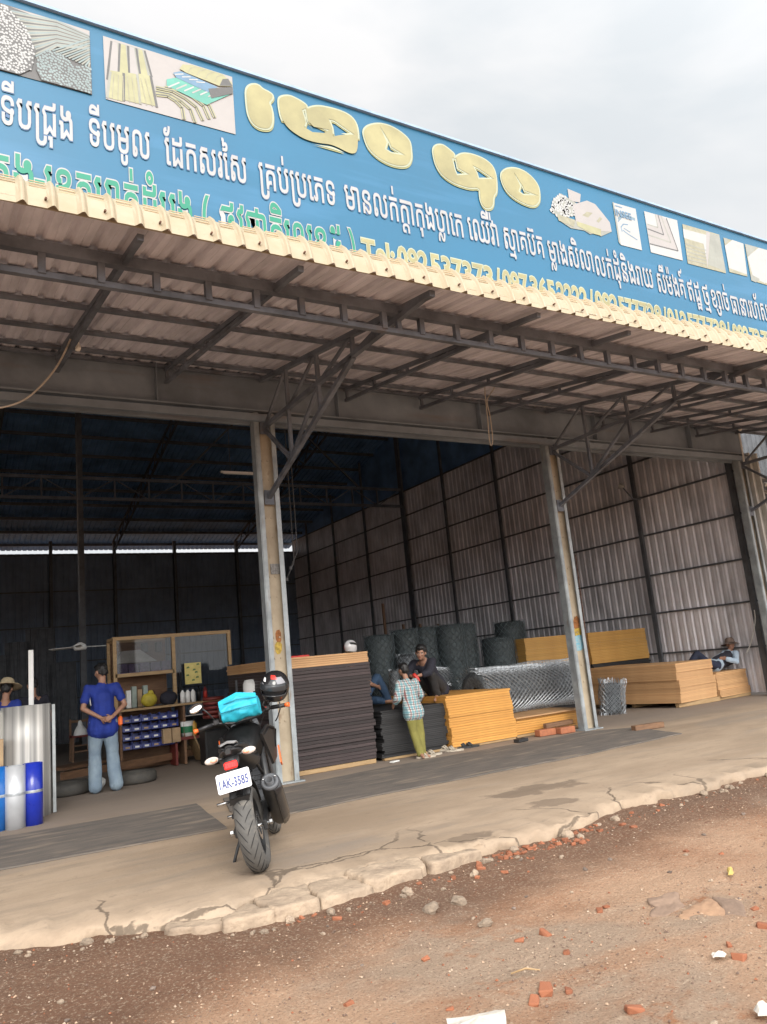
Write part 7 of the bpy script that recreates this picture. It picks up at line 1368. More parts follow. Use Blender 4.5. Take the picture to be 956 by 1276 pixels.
for px, py, a, mm, lb in ((527, 944, 70, M_SAND, 'beige sandal by the bare feet of the boy'), (536, 941, 80, M_SAND, 'beige sandal a step right of the boy'), (553, 935, 75, M_SAND, 'tan sandal in front of the corner between black and orange stacks'), (562, 936, 60, M_SAND, 'tan sandal at the foot of the orange stack'), (574, 932, 95, M_SAND2, 'black sandal on the floor in front of the orange stack, left of its pair'), (583, 931, 80, M_SAND2, 'black sandal on the floor in front of the orange stack, right of its pair')):
    sandal(px, py, R(a), mm, lb, 'sandal', 'sandals in front of the stacks')
# ================================================================== INSIDE, LEFT: COUNTER, ROLLS, BITS
M_GLASS = bpy.data.materials.new('pane_glass'); M_GLASS.use_nodes = True
n = M_GLASS.node_tree.nodes; l = M_GLASS.node_tree.links; b = n['Principled BSDF']; b.inputs['Base Color'].default_value = (.02, .022, .025, 1); b.inputs['Roughness'].default_value = .04; b.inputs['Specular IOR Level'].default_value = .8
tr = n.new('ShaderNodeBsdfTransparent'); mxs = n.new('ShaderNodeMixShader'); mxs.inputs[0].default_value = .30; l.new(tr.outputs[0], mxs.inputs[1]); l.new(b.outputs[0], mxs.inputs[2]); l.new(mxs.outputs[0], n['Material Output'].inputs[0])
M_CARD = mat('cardboard', (.42, .29, .17), .8, 0, var=.12); M_BIN = mat('blue_bin', (.012, .025, .20), .35, 0, var=.1); M_YELBAG = mat('yellow_bag', (.55, .45, .05), .6, 0, var=.2, bump=.3)
M_GREENB = mat('green_plastic', (.03, .22, .10), .45, 0, var=.15); M_POSTER = mat('poster', (.60, .50, .16), .5, 0, col2=(.45, .36, .10), scale=14)
YC = 14.0
def at(px, py, y=YC): return onY(px, py, y)
cb = thing('display_cabinet', 'wooden display cabinet with glass panes over a counter full of blue bins', 'cabinet', (3.9, YC, 0))
xl, xm, xr = at(144, 860).x, at(218, 860).x, at(285, 800).x; zt = 2.23; zc = 1.03
def cpart(mb, name, m): return P_(mb, name, m, cb)
mb = MB()
for x in (xl, xm, xr): mb.box((x, YC, (zc+zt)/2+(0 if x < xr else .3)), (.06, .06, zt-zc-(0 if x < xr else .6)))
mb.box(((xl+xr)/2, YC, zt), (xr-xl+.06, .07, .06)); mb.box(((xl+xm)/2, YC, 1.60), (xm-xl, .06, .06)); mb.box(((xl+xm)/2, YC+.5, zt-.02), (xm-xl, .05, .05)); mb.box((xl, YC+.25, zt), (.05, .5, .05)); mb.box((xl, YC+.5, 1.6), (.05, .05, 1.2))
cpart(mb, 'frame', M_PALEWOOD)
mb = MB(); mb.box(((xl+xm)/2, YC+.27, 1.585), (xm-xl-.06, .48, .025)); mb.box(((xl+xm)/2, YC+.52, 1.65), (xm-xl, .015, 1.2)); cpart(mb, 'shelf', M_WOOD)
mb = MB(); mb.box(((xl+xm)/2, YC+.004, 1.92), (xm-xl-.06, .006, .56)); cpart(mb, 'pane', M_GLASS)
mb = MB(); mb.box(((xm+xr)/2, YC+.004, 1.70), (xr-xm-.06, .006, 1.0)); cpart(mb, 'pane', M_GLASS)
mb = MB(); mb.box(((xl+xm)/2+.35, YC+.05, zc-.015), (xm-xl+1.0, .62, .035)); cpart(mb, 'counter_top', M_PALEWOOD)
mb = MB(); mb.box(((xl+xm)/2, YC+.28, .5), (xm-xl, .03, .98)); mb.box((xl+.02, YC+.02, .5), (.04, .5, .98)); mb.box((xm+.08, YC+.02, .5), (.04, .5, .98)); cpart(mb, 'carcass', M_WOOD)
for r_ in range(4):
    for c_ in range(6):
        bx = thing('storage_bin', 'dark blue plastic parts bin on the rack under the cabinet counter', 'storage bin', (xl+.13+c_*.158, YC-.09, .42+r_*.145), (R(-8), 0, 0), 'blue bins under the counter')
        mb = MB(); w, d, h = .072, .10, .062
        mb.prism([(-w, -d, -h), (w, -d, -h), (w, d, -h), (-w, d, -h)], (0, 0, .006)); mb.box((-w, 0, 0), (.006, 2*d, 2*h)); mb.box((w, 0, 0), (.006, 2*d, 2*h)); mb.box((0, -d, -.03), (2*w, .006, .065)); mb.box((0, d, 0), (2*w, .006, 2*h)); mb.build('shell', M_BIN, bx)
        mb = MB(); mb.box((0, -d-.004, -.03), (.07, .003, .03)); mb.build('card', M_WHITE if (r_*5+c_) % 3 else M_CARD, bx)
        if (r_+c_) % 2: mb = MB(); mb.box((0, 0, -.02), (.11, .15, .05), bev=.02); mb.build('contents', M_GALV, bx)
def simple(mb, name, m, lb, cat, grp=None, loc=None): 
    o = mb.build(name, m, None, loc); return tag(o, lb, cat, grp)
for k in range(5): 
    mb = MB(); mb.box((xl+.14+k*.19, YC+.2, 1.70), (.17, .26, .19-.02*(k % 2)), bev=.004); simple(mb, 'carton', mat('purple_carton', (.12, .08, .17), .6, 0, var=.3, scale=20), 'purple printed carton in a row behind the cabinet glass', 'box', 'cartons behind the cabinet glass')
mb = MB(); a = xl+.05; mb.prism([(a, YC+.18, 1.81), (a+.72, YC+.18, 1.81), (a+.42, YC+.18, 2.03), (a+.12, YC+.18, 2.02)], (0, .2, 0)); simple(mb, 'reflection_wedge', mat('reflection_grey', (.50, .49, .46), .8), 'pale grey wedge put in for the outdoor reflection in the cabinet glass', 'paper')  # solid pale wedge stands in for the reflection in the glass
for k in range(2): mb = MB(); mb.box((xl+.58+k*.25, YC+.3, 2.06), (.10, .12, .17), bev=.01); simple(mb, 'case', M_BLACK, 'small dark case standing behind the pale reflection wedge in the glass cabinet', 'case', 'dark cases in the glass cabinet')
def bottle(x, y, z, r, h, m, lb, grp=None, cat='bottle'):
    t = thing('bottle', lb, cat, (x, y, z), (0, 0, 0), grp); mb = MB(); mb.lathe((0, 0, 0), [(0, 0), (r, 0), (r, h*.72), (r*.4, h*.85), (r*.4, h*.9)], 16); mb.build('body', m, t)
    mb = MB(); mb.cyl((0, 0, h*.9), (0, 0, h), r*.45, 12); mb.build('lid', M_BLACK, t)
for k in range(3): q = at(228+k*6.5, 873, 13.85); bottle(q.x, 13.85, zc+.005, .042, .24, M_WHITE, 'white plastic bottle in a row of three on the counter', 'white bottles on the counter')
for k, (px, mm, lb) in enumerate(((248, M_BLACK, 'dark spray can behind the white bottles'), (256, M_RED, 'reddish can at the right end of the counter'), (236, M_BIN, 'dark blue can behind the white bottles'))): q = at(px, 860, 14.1); bottle(q.x, 14.12, zc+.005, .035, .27, mm, lb)
q = at(186, 875, 13.9); mb = MB(); mb.ell((q.x, 13.9, zc+.12), (.13, .11, .12)); mb.ell((q.x+.03, 13.9, zc+.23), (.05, .05, .06)); rough(simple(mb, 'plastic_bag', M_YELBAG, 'knotted yellow plastic bag on the counter', 'bag'), .02, 12)
q = at(210, 872, 13.95); mb = MB(); mb.ell((q.x, 13.95, zc+.11), (.15, .12, .13)); rough(simple(mb, 'cloth_bag', M_DARKCLOTH, 'dark round bag on the counter beside the yellow one', 'bag'), .02, 10)
for k in range(4): q = at(160+k*7, 870, 14.2); mb = MB(); mb.box((q.x, 14.2, zc+.16+.03*(k % 2)), (.08, .1, .30+.06*(k % 2)), bev=.004); simple(mb, 'packet', (M_WHITE, mat('grey_green', (.32, .38, .34), .6), M_CARD, MATS['grey_green'])[k], 'upright packet in the row at the left end of the counter', 'packet', 'packets at the left end of the counter')
q0, q1 = at(231, 853, 13.9), at(250, 825, 13.9); mb = MB(); mb.box(((q0.x+q1.x)/2, 13.9, (q0.z+q1.z)/2), (q1.x-q0.x, .012, q1.z-q0.z)); 
for k in range(7): mb.add([((q0.x+q1.x)/2+.1*sin(k*2.3)+a_, 13.892, q0.z+.05+k*.045+c_) for a_, c_ in ((-.03, 0), (.03, .005), (.02, .035), (-.02, .03))], [(0, 1, 2, 3)], 1)
po = simple(mb, 'poster', [M_POSTER, mat('poster_ink', (.10, .16, .05), .6)], 'yellow printed card leaning on the cabinet glass above the bottles', 'poster')
q = at(214, 927, 13.75)
for k in range(2): mb = MB(); mb.box((q.x-.08+k*.155, 13.75, .52), (.14, .12, .24), bev=.004); simple(mb, 'carton', M_CARD, 'small brown carton in a pair below the blue bins', 'box', 'brown cartons below the blue bins')
mb = MB(); q = at(242, 917, 13.9); mb.box((q.x, 13.95, .44), (.78, .4, .05)); mb.box((q.x-.35, 13.95, .22), (.04, .36, .42)); mb.box((q.x+.35, 13.95, .22), (.04, .36, .42)); simple(mb, 'low_table', mat('dark_red_paint', (.16, .025, .02), .5), 'low dark red bench with a paint bucket on it', 'bench')
t = thing('bucket', 'white and green paint bucket on the dark red bench', 'bucket', (at(233, 905, 13.85).x, 13.85, .467)); mb = MB(); mb.lathe((0, 0, 0), [(0, 0), (.10, 0), (.115, .25), (.0, .25)], 22); mb.build('pail', M_WHITE, t); mb = MB(); mb.lathe((0, 0, 0), [(.107, .06), (.1135, .17)], 22); mb.build('sticker', M_GREENB, t)
bottle(at(242, 905, 13.8).x, 13.8, .467, .045, .27, mat('orange_bottle', (.55, .30, .04), .4), 'orange yellow bottle beside the paint bucket')
for k in range(5):
    q = at(266, 893-k*5.5, 13.2); mb = MB(); mb.lathe((q.x, 13.2, q.z-.02), [(.0, 0), (.17, 0), (.19, .055), (.175, .05), (.16, .01)], 20); simple(mb, 'basin', MATS['dark_red_paint'], 'dark red plastic basin in a stack beside the brown plywood', 'basin', 'stacked red basins')
mb = MB(); q = at(266, 905, 13.2); mb.box((q.x, 13.2, q.z/2-.02), (.4, .35, q.z-.06), bev=.02); simple(mb, 'crate', M_BLACK, 'dark crate under the stacked red basins', 'crate')
q = at(321, 876, 11.6); t = thing('drum', 'white plastic drum standing beside the brown plywood stack', 'drum', (q.x-.06, 11.6, q.z)); mb = MB(); mb.lathe((0, 0, 0), [(0, 0), (.14, 0), (.15, .05), (.15, .30), (.12, .36), (.0, .37)], 24); mb.build('body', M_WHITE, t)
mb = MB(); mb.box((q.x-.06, 11.65, q.z/2), (.42, .4, q.z-.01), bev=.02); simple(mb, 'crate', M_BLACK, 'dark crate carrying the white plastic drum', 'crate')
for k in range(6):
    q = at(301+k*2.2, 850, 12.2); mb = MB(); mb.tube([(q.x, 12.2, q.z+.02), (q.x+.02*sin(k), 12.2, q.z-.16), (q.x+.03, 12.15, q.z-.30-.03*(k % 3))], .012, 6); mb.ell((q.x+.03, 12.15, q.z-.32-.03*(k % 3)), (.03, .03, .05)); simple(mb, 'hose_fitting', M_GALVDARK if k % 2 else M_BLACK, 'dark fitting hanging in a row beside the brown plywood stack', 'fitting', 'hanging dark fittings')
mb = MB(); q = at(306, 848, 12.2); mb.bar((q.x-.15, 12.22, q.z+.02), (q.x+.6, 12.22, q.z+.02), .02); mb.bar((q.x-.15, 12.22, 0), (q.x-.15, 12.22, q.z+.02), .03); simple(mb, 'rail', M_DARKSTEEL, 'dark steel rail with hanging fittings beside the brown stack', 'rail')
# green net bag, stool, tyre, planks on the floor
q = onZ(262, 951); t = thing('net_bag', 'green net bag of round balls on the floor behind the motorcycle', 'bag', (q.x, q.y, 0)); mb = MB()
for k in range(9): mb.ell((random.uniform(-.1, .1), random.uniform(-.08, .08), .09+.12*(k//3)), (.09, .09, .09), n=12, m=8)
mb.build('contents', M_GREENB, t); mb = MB(); mb.tube([(0, 0, .36), (-.05, 0, .46), (-.14, .02, .50)], [.05, .03, .06], 8); mb.build('neck', M_GREENB, t)
q = onZ(246, 950); mb = MB(); mb.box((q.x, q.y+.1, .26), (.02, .5, .5), Matrix.Rotation(R(-20), 3, 'Y')); simple(mb, 'board', M_PALEWOOD, 'pale board leaning behind the green net bag', 'board')
q = onZ(101, 948); t = thing('stool', 'reddish wooden stool with a white cloth beside the man in blue', 'stool', (q.x, q.y, 0)); mb = MB()
mb.box((0, 0, .50), (.40, .36, .04), bev=.008); mb.build('seat', MATS['dark_red_paint'], t)
for sx in (-.17, .17):
    for sy in (-.15, .15): mb = MB(); mb.bar((sx*1.08, sy*1.08, 0), (sx, sy, .49), .04); mb.build('leg', M_WOOD, t)
mb = MB(); mb.bar((-.17, -.15, .2), (.17, -.15, .2), .025); mb.bar((-.17, .15, .3), (.17, .15, .3), .025); mb.bar((-.17, .16, .5), (-.17, .18, .85), .035); mb.bar((.17, .16, .5), (.17, .18, .85), .035); mb.bar((-.17, .18, .8), (.17, .18, .8), .05); mb.build('back', M_WOOD, t)
mb = MB(); mb.lathe((q.x, q.y-.02, .52), [(.0, .30), (.03, .28), (.05, .2), (.12, .1), (.15, .0)], 16); rough(simple(mb, 'cloth', M_WHITE, 'white cloth heaped on the reddish stool', 'cloth'), .02, 9)
def old_tyre(px, py, r, lb):
    q = onZ(px, py); mb = MB(); mb.lathe((q.x, q.y+r*.4, .0), [(r*.62, .02), (r*.9, .0), (r, .04), (r, .12), (r*.9, .165), (r*.62, .15), (r*.6, .085), (r*.62, .02)], 40); simple(mb, 'tyre', M_RUBBER, lb, 'tyre')
old_tyre(172, 976, .30, 'old black tyre lying flat on the floor right of the man in blue'); old_tyre(86, 991, .33, 'old black tyre lying flat on the floor left of the man in blue')
def plank(p, q, w, h, m, lb, name='plank'):
    mb = MB(); mb.bar(p, q, w, h); simple(mb, name, m, lb, 'plank')
a, b_ = onZ(78, 984), onZ(256, 944); plank((a.x, a.y, .19), (b_.x, b_.y, .14), .09, .11, M_WOOD, 'long rough brown beam on the floor behind the man in blue')
a, b_ = onZ(70, 966), onZ(206, 940); plank((a.x, a.y, .10), (b_.x, b_.y, .10), .5, .05, M_WOOD, 'wide brown plank lying behind the long beam'); a, b_ = onZ(160, 950), onZ(245, 932); plank((a.x, a.y, .06), (b_.x, b_.y, .06), .6, .05, M_PALEWOOD, 'wide pale plank lying under the counter')
q = onZ(114, 984); mb = MB(); mb.ell((q.x, q.y+.1, .07), (.22, .15, .09)); rough(simple(mb, 'sack', M_WHITE, 'crumpled white sack on the floor left of the man in blue', 'sack'), .03, 9)
q = onZ(70, 985); mb = MB(); mb.tube([(q.x-.02, q.y, .0), (q.x-.12, q.y+.1, .25), (q.x-.08, q.y+.1, .42), (q.x-.2, q.y+.2, .5)], .008, 6); simple(mb, 'wire', M_GALV, 'bent pale wire sticking up beside the rolled sheet', 'wire')
# rolled sheet metal and coloured rolls at the left edge
t = thing('zinc_roll', 'bright galvanised sheet standing rolled into an open cylinder at the left edge', 'sheet metal roll', (1.14, 10.62, 0)); mb = MB(); pts = [(.27*cos(a)*(1+.04*sin(3*a)+.018*sin(11*a)), .27*sin(a)*(1+.018*sin(11*a))) for a in [R(20+k*9) for k in range(40)]]; pts = [(.285, .30), (.285, .12)]+pts
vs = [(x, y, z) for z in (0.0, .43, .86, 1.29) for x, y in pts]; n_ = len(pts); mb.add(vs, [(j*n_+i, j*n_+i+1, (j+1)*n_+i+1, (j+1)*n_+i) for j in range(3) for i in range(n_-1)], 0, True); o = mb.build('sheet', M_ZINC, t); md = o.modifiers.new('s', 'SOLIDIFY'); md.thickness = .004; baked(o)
mb = MB(); mb.box((.30, -.04, .64), (.035, .05, 1.27)); mb.build('edge_strip', mat('pale_metal', (.40, .43, .44), .4, .4), t)
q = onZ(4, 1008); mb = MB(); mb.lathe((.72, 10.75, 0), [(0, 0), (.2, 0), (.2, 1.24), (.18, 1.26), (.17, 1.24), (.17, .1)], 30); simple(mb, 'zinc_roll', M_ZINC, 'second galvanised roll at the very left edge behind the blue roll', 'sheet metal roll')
q = onZ(4, 958); mb = MB(); mb.box((.80, 10.38, .79), (.13, .10, .30), bev=.004); mb.box((.80, 10.38, .32), (.12, .09, .64), bev=.004); simple(mb, 'carton', M_CARD, 'brown carton standing at the left edge behind the coloured rolls', 'box')
a = onY(39, 878, 11.1); b_ = onY(39.5, 810, 11.1); mb = MB(); mb.box((a.x, 11.1, b_.z/2), (.058, .02, b_.z)); mb.box((a.x+.027, 11.11, b_.z/2), (.006, .04, b_.z)); simple(mb, 'steel_angle', M_WHITE, 'white painted steel strip standing upright behind the rolled sheet', 'steel strip')
mb = MB()
for px, py, y, r, m, lb in ((41, 1028, 9.9, .105, mat('blue_roll', (.012, .03, .36), .3, 0, var=.08, coat=.3), 'deep blue metal roll standing right of the silver one'), (19, 1034, 9.84, .105, mat('silver_roll', (.55, .57, .60), .35, .35, var=.05), 'silver metal roll standing between two blue ones'), (-3, 1037, 9.9, .105, mat('bright_blue_roll', (.01, .12, .42), .3, 0, var=.08, coat=.3), 'brighter blue metal roll cut by the left edge of the photo')):
    q = onY(px, 990, y); t = thing('metal_roll', lb, 'metal roll', (q.x, y, 0), (0, 0, 0), 'coloured rolls at the left edge'); mb = MB(); mb.lathe((0, 0, 0), [(r*.93, .66), (r*.93, 0), (r, 0), (r*1.01, .33), (r, .66), (r*.93, .66), (r*.5, .60), (r*.5, .65)], 30); mb.build('coil', m, t)
    mb = MB(); mb.lathe((0, 0, 0), [(r*1.012, .345), (r*1.022, .36), (r*1.012, .375)], 30); mb.build('band', M_GALV, t)
# fan on its rod, tube light, cables, lamp on the wall
q = at(100, 806, 15.5); t = thing('ceiling_fan', 'white ceiling fan hanging low in the dark hall', 'fan', (q.x, 15.5, q.z)); mb = MB(); mb.lathe((0, 0, -.06), [(0, 0), (.10, .0), (.12, .04), (.10, .10), (.03, .14)], 24); mb.build('motor', M_WHITE, t)
mb = MB(); mb.cyl((0, 0, .05), (0, 0, 6.4), .014, 8); mb.build('rod', M_DARKSTEEL, t)
for k in range(3): a = R(15+120*k); mb = MB(); mb.box((.36*cos(a), .36*sin(a), 0), (.56, .11, .008), Matrix.Rotation(a, 3, 'Z') @ Matrix.Rotation(R(10), 3, 'X')); mb.build('blade', M_WHITE, t)
a, b_ = onY(275, 588, 14.5), onY(345, 594, 14.5); t = thing('tube_light', 'unlit white fluorescent tube hanging high under the roof', 'light', (0, 0, 0)); mb = MB(); mb.box(((a.x+b_.x)/2, 14.5, a.z), (b_.x-a.x, .06, .035)); P_(mb, 'fitting', M_WHITE, t); mb = MB(); mb.cyl((a.x+.05, 14.48, a.z-.03), (b_.x-.05, 14.48, a.z-.03), .014, 10); P_(mb, 'tube', M_WHITE, t)
mb = MB()
for dx in (.08, -.08): mb.cyl(((a.x+b_.x)/2+dx*5, 14.5, a.z), ((a.x+b_.x)/2+dx*5, 14.5, 9.2), .006, 6)
P_(mb, 'hanger', M_DARKSTEEL, t)
for k, px in enumerate((354, 359)):
    a = onY(px, 530, 12.6); e = onY(px+3, 722-k*14, 12.6); mb = MB(); mb.tube([(a.x, 12.6, 7.2), (a.x+.01, 12.6, a.z), (a.x, 12.6, e.z+.3), (e.x, 12.6, e.z)], .010, 6); mb.box((e.x, 12.6, e.z), (.05, .05, .06)); simple(mb, 'hanging_cable', M_DARKSTEEL, 'dark hanging cable just right of the first column'+(', the longer one' if k == 0 else ', the shorter one'), 'cable')
q = onX(797, 622, 14.8); e = onX(775, 606, 14.55); t = thing('wall_lamp', 'small lamp on a bent arm fixed to a post of the side wall', 'lamp', (0, 0, 0)); mb = MB(); mb.tube([(14.85, q.y, q.z), (14.7, q.y+.1, q.z+.02), (14.6, (q.y+e.y)/2, q.z+.14), tuple(e)], .018, 8); P_(mb, 'arm', M_STEEL, t); mb = MB(); mb.lathe(tuple(e), [(.03, -.06), (.08, .06), (.075, .062), (.02, -.04)], 16, 0, (-.3, .6, .3)); P_(mb, 'shade', M_PALE, t)
# timber piled at the back and dark pipes
yb = 19.5
for k in range(4):
    a, b_ = onY(446, 800, yb), onY(557, 779, yb); mb = MB(); mb.box(((a.x+b_.x)/2+.04*k, yb+.2, .95+k*.22), (b_.x-a.x, .9, .20), bev=.01); simple(mb, 'plank_bundle', M_WOOD if k % 2 else M_PALEWOOD, 'brown bundle of planks in the pile behind the tall mesh rolls', 'planks', 'planks piled at the back')
for k, px in enumerate((477, 500, 521, 543)): a = onY(px, 752, yb-.4); mb = MB(); mb.box((a.x, yb-.4, a.z/2-(.0 if k == 0 else .3)), (.06, .06, a.z-(.0 if k == 0 else .6))); simple(mb, 'timber_post', M_WOOD, 'thin post standing in front of the planks at the back', 'post', 'posts of the plank rack')
for k in range(12):
    mb = MB(); z = .12+.2*(k % 3); y = 20+.25*(k//3); mb.cyl((-2.5, y, z), (2.6+.1*(k % 3), y, z), .095, 12); simple(mb, 'pipe', M_GALVDARK, 'dark pipe in the bundle lying far back on the left', 'pipe', 'pipes far back on the left')
for k in range(9):
    mb = MB(); x = -1.2+k*.55; h = 2.3+.35*((k*5) % 4); corr(mb, (x, 24.4, 0), (1, 0, 0), (0, .12, 1), .8, h, (0, -1, 0)); simple(mb, 'roof_sheet', mat('dull_sheet', (.085, .09, .10), .6, .1, var=.2), 'dull corrugated sheet leaning in a row far back on the left', 'roofing sheet', 'corrugated sheets leaning far back')
# white and red helmet on the brown stack
q = onY(437, 805, 10.45); hz = .07+30*.0452+5*.03
t = thing('helmet', 'white and red helmet resting on top of the tall brown stack', 'helmet', (q.x, 10.45, hz+.095), (R(10), 0, R(120)))
o = helmet_shell(MB(), (.095, .118, .105)).build('shell', mat('white_gloss', (.55, .55, .56), .2, 0, var=.03, coat=.4), t); md = o.modifiers.new('s', 'SOLIDIFY'); md.thickness = .012; baked(o)
mb = MB(); mb.ell((0, 0, 0), (.082, .104, .09)); mb.build('lining', MATS['helmet_lining'], t); patch('red_patch', M_RED, 60, 150, 75, 120, .775); patch('black_patch', M_BLACK, -150, -60, 60, 80, .775)
mb = MB(); q2 = onY(372, 808, 10.7); mb.box((q2.x, 10.7, hz+.02), (.3, .1, .035), bev=.008); simple(mb, 'tool_handle', M_RED, 'small red tool lying on top of the tall brown stack by the column', 'tool')
# ================================================================== MARKS, WIRES, RUBBLE
def col_patch(px, y, pts, m, name, parent_label=None):
    mb = MB(); q = [onY(x, z, y) for x, z in pts]; vs, fs = fill([smooth_poly([(a.x, a.z) for a in q])]); mb.add([(v[0], y, v[1]) for v in vs], fs); return mb
M_YMARK = mat('yellow_mark', (.48, .33, .06), .7, 0, var=.3, scale=20); M_OMARK = mat('rust_mark', (.34, .13, .04), .8, 0, var=.3, scale=18); M_BMARK = mat('blue_sticker', (.10, .38, .52), .6, 0, col2=(.38, .44, .44), scale=30)
for pts, m, y in ((((714, 770), (721, 766), (723, 785), (716, 786)), M_OMARK, 9.6605), (((714, 784), (724, 782), (725, 792), (715, 794)), M_YMARK, 9.6595), (((711, 794), (727, 790), (729, 806), (722, 812), (713, 808)), M_BMARK, 9.6585),
                  (((343, 786), (350, 784), (351, 802), (344, 800)), M_OMARK, 9.6605), (((342, 800), (352, 800), (351, 814), (344, 816)), M_YMARK, 9.6595)):
    P_(col_patch(0, y, pts, m, 'mark'), 'paint_mark', m)
mb = MB(); q = onY(343, 709, 9.655); mb.box((q.x, 9.655, q.z), (.13, .012, .14)); P_(mb, 'label_plate', mat('grey_label', (.25, .24, .23), .6, 0, var=.3, scale=40))
def wire(pts, r, m, lb, name='cable', sag=None, parent=None):
    mb = MB(); P0 = [Vector(p) for p in pts]; out = []
    for k in range(len(P0)-1):
        a, b_, c, d = P0[max(k-1, 0)], P0[k], P0[k+1], P0[min(k+2, len(P0)-1)]
        for t in [i/6 for i in range(6)]: out.append(.5*((2*b_)+(c-a)*t+(2*a-5*b_+4*c-d)*t*t+(-a+3*b_-3*c+d)*t**3))
    mb.tube(out+[P0[-1]], r, 7); o = mb.build(name, m); return tag(o, lb, 'cable')
M_CABLE = mat('pale_cable', (.46, .40, .33), .5, 0, var=.1); M_WHITEC = mat('white_cable', (.62, .60, .56), .5)
y = 8.55
wire([onY(*p, y) for p in ((98, 398), (92, 412), (84, 432), (70, 458), (52, 480), (32, 497), (10, 506), (-14, 508), (-60, 500))], .011, M_CABLE, 'pale cable hanging in a curve from the awning at the left edge')
def bulb(px, py, y, lb):
    q = onY(px, py, y); t = thing('light_bulb', lb, 'light bulb', (q.x, y, q.z)); mb = MB(); mb.lathe((0, 0, 0), [(.0, -.055), (.022, -.05), (.036, -.025), (.034, .0), (.02, .03), (.018, .05)], 18); mb.build('glass', mat('bulb_white', (.75, .70, .62), .3, 0, var=.03), t)
    mb = MB(); mb.cyl((0, 0, .05), (0, 0, .105), .022, 12); mb.build('socket', M_PALE, t); mb = MB(); mb.tube([(0, 0, .10), (-.01, 0, .2), (-.02, .02, .36)], .005, 6); mb.build('flex', M_WHITEC, t)
bulb(97, 432, y, 'unlit bulb hanging from the awning near the pale cable at left'); bulb(922, 534, 9.3, 'unlit bulb hanging from the awning by the rightmost column')
y = 8.6; wire([onY(*p, y) for p in ((604, 472), (604.5, 490), (608, 525), (610, 548), (612, 555), (614, 548), (611, 520), (607, 500), (612, 490), (616, 483), (616.5, 472))], .009, M_CABLE, 'looped pale cable hanging from the awning beside the second column')
y = 9.5; wire([onY(*p, y) for p in ((614, 494), (626, 496), (650, 499), (680, 500), (684, 504), (678, 507))], .012, M_WHITEC, 'white cable fixed along the top of the beam left of the second column')
wire([onY(*p, y) for p in ((700, 504), (740, 510), (762, 512), (778, 517), (800, 518), (822, 517))], .011, M_WHITEC, 'white cable fixed along the top of the beam right of the second column')
wire([onY(*p, 9.3) for p in ((921, 540), (924, 556), (927, 575))], .02, M_WHITEC, 'thick white cable running down the beam end by the rightmost column')
wire([onX(*p, 14.9) for p in ((940, 760), (941, 775), (936, 800), (930, 815))], .012, M_WHITEC, 'thin white cord hanging beside the reclining person')

# ---- stones, brick bits, litter on the road
def stone_mesh(name, m, seed, flat=.6, n=1):
    rnd = random.Random(seed); mb = MB(); mb.ell((0, 0, 0), (1, rnd.uniform(.65, .95), flat), n=9, m=6); me = mb.mesh(name, m)
    for v in me.vertices: v.co *= 1+.55*mnoise.noise(v.co*1.6+Vector((seed, seed*2, 0)))
    for p in me.polygons: p.use_smooth = False
    return me
def brick_mesh(name, m, seed):
    rnd = random.Random(seed); mb = MB(); mb.box((0, 0, 0), (2*rnd.uniform(.8, 1.2), rnd.uniform(1.0, 1.4), rnd.uniform(.7, 1.0)), bev=.12); me = mb.mesh(name, m)
    for v in me.vertices: v.co += Vector((mnoise.noise(v.co*1.5+Vector((seed, 0, 0))), mnoise.noise(v.co*1.5+Vector((0, seed, 0))), mnoise.noise(v.co*1.5)))*.22
    return me
def place(me, name, x, y, s, lb, cat, grp, sink=.18):
    o = bpy.data.objects.new(name, me); COL.objects.link(o); o.scale = (s, s, s); o.rotation_euler = (random.uniform(-.3, .3), random.uniform(-.3, .3), random.uniform(0, 6.3))
    o.location = (x, y, dirt_z(x, y)+s*sink); return tag(o, lb, cat, grp)
BR = [brick_mesh('brick_fragment', M_BRICK, k) for k in range(5)]
M_STN = mat('pale_stone', (.38, .29, .21), .9, 0, col2=(.25, .19, .14), scale=3, bump=.4, rnd=.3); ST = [stone_mesh('stone', M_STN, k) for k in range(5)]
M_DSTN = mat('dark_stone', (.20, .15, .12), .9, 0, var=.2, scale=3, rnd=.3); DS = [stone_mesh('stone', M_DSTN, 20+k) for k in range(3)]
rb = random.Random(44)
for k in range(120):                                             # brick rubble swept against the pavement
    px = rb.choice((rb.uniform(575, 690), rb.uniform(470, 960), rb.uniform(300, 960), rb.uniform(600, 672))); x = onZ(px, 1060+(620-px)*.25, -.1).x+rb.uniform(-.15, .15); yy = (front_y(x) if FRONT[0][0] < x < FRONT[-1][0] else edge_y(x))-.05-abs(rb.gauss(0, .13))
    place(BR[k % 5], 'brick_fragment', x, yy, rb.choice((.009, .011, .014, .018, .026)), 'small red brick fragment among the rubble swept against the pavement edge', 'brick piece', 'brick fragments along the pavement edge')
for px, py, s in ((679, 1161, .038), (647, 1171, .022), (706, 1185, .022), (680, 1229, .045), (665, 1241, .032), (708, 1229, .026), (790, 1254, .034), (921, 1192, .034), (951, 1154, .034), (909, 1178, .022), (434, 1245, .026), (855, 1060, .02), (747, 1131, .024), (755, 1128, .02), (530, 1190, .02), (560, 1250, .016), (898, 1060, .018), (940, 1130, .02)):
    q = onZ(px, py, -.14); place(BR[int(px) % 5], 'brick_fragment', q.x, q.y, s, 'broken red brick piece lying loose out on the dirt road', 'brick piece', 'loose brick pieces out on the road')
for k in range(60):
    x = rb.uniform(.3, 8.5); yy = (front_y(x) if FRONT[0][0] < x < FRONT[-1][0] else edge_y(x))-.06-abs(rb.gauss(0, .07)); place(rb.choice(ST), 'stone', x, yy, rb.choice((.012, .016, .02, .026, .04)), 'pale pebble at the foot of the broken pavement edge', 'stone', 'pebbles along the pavement edge')
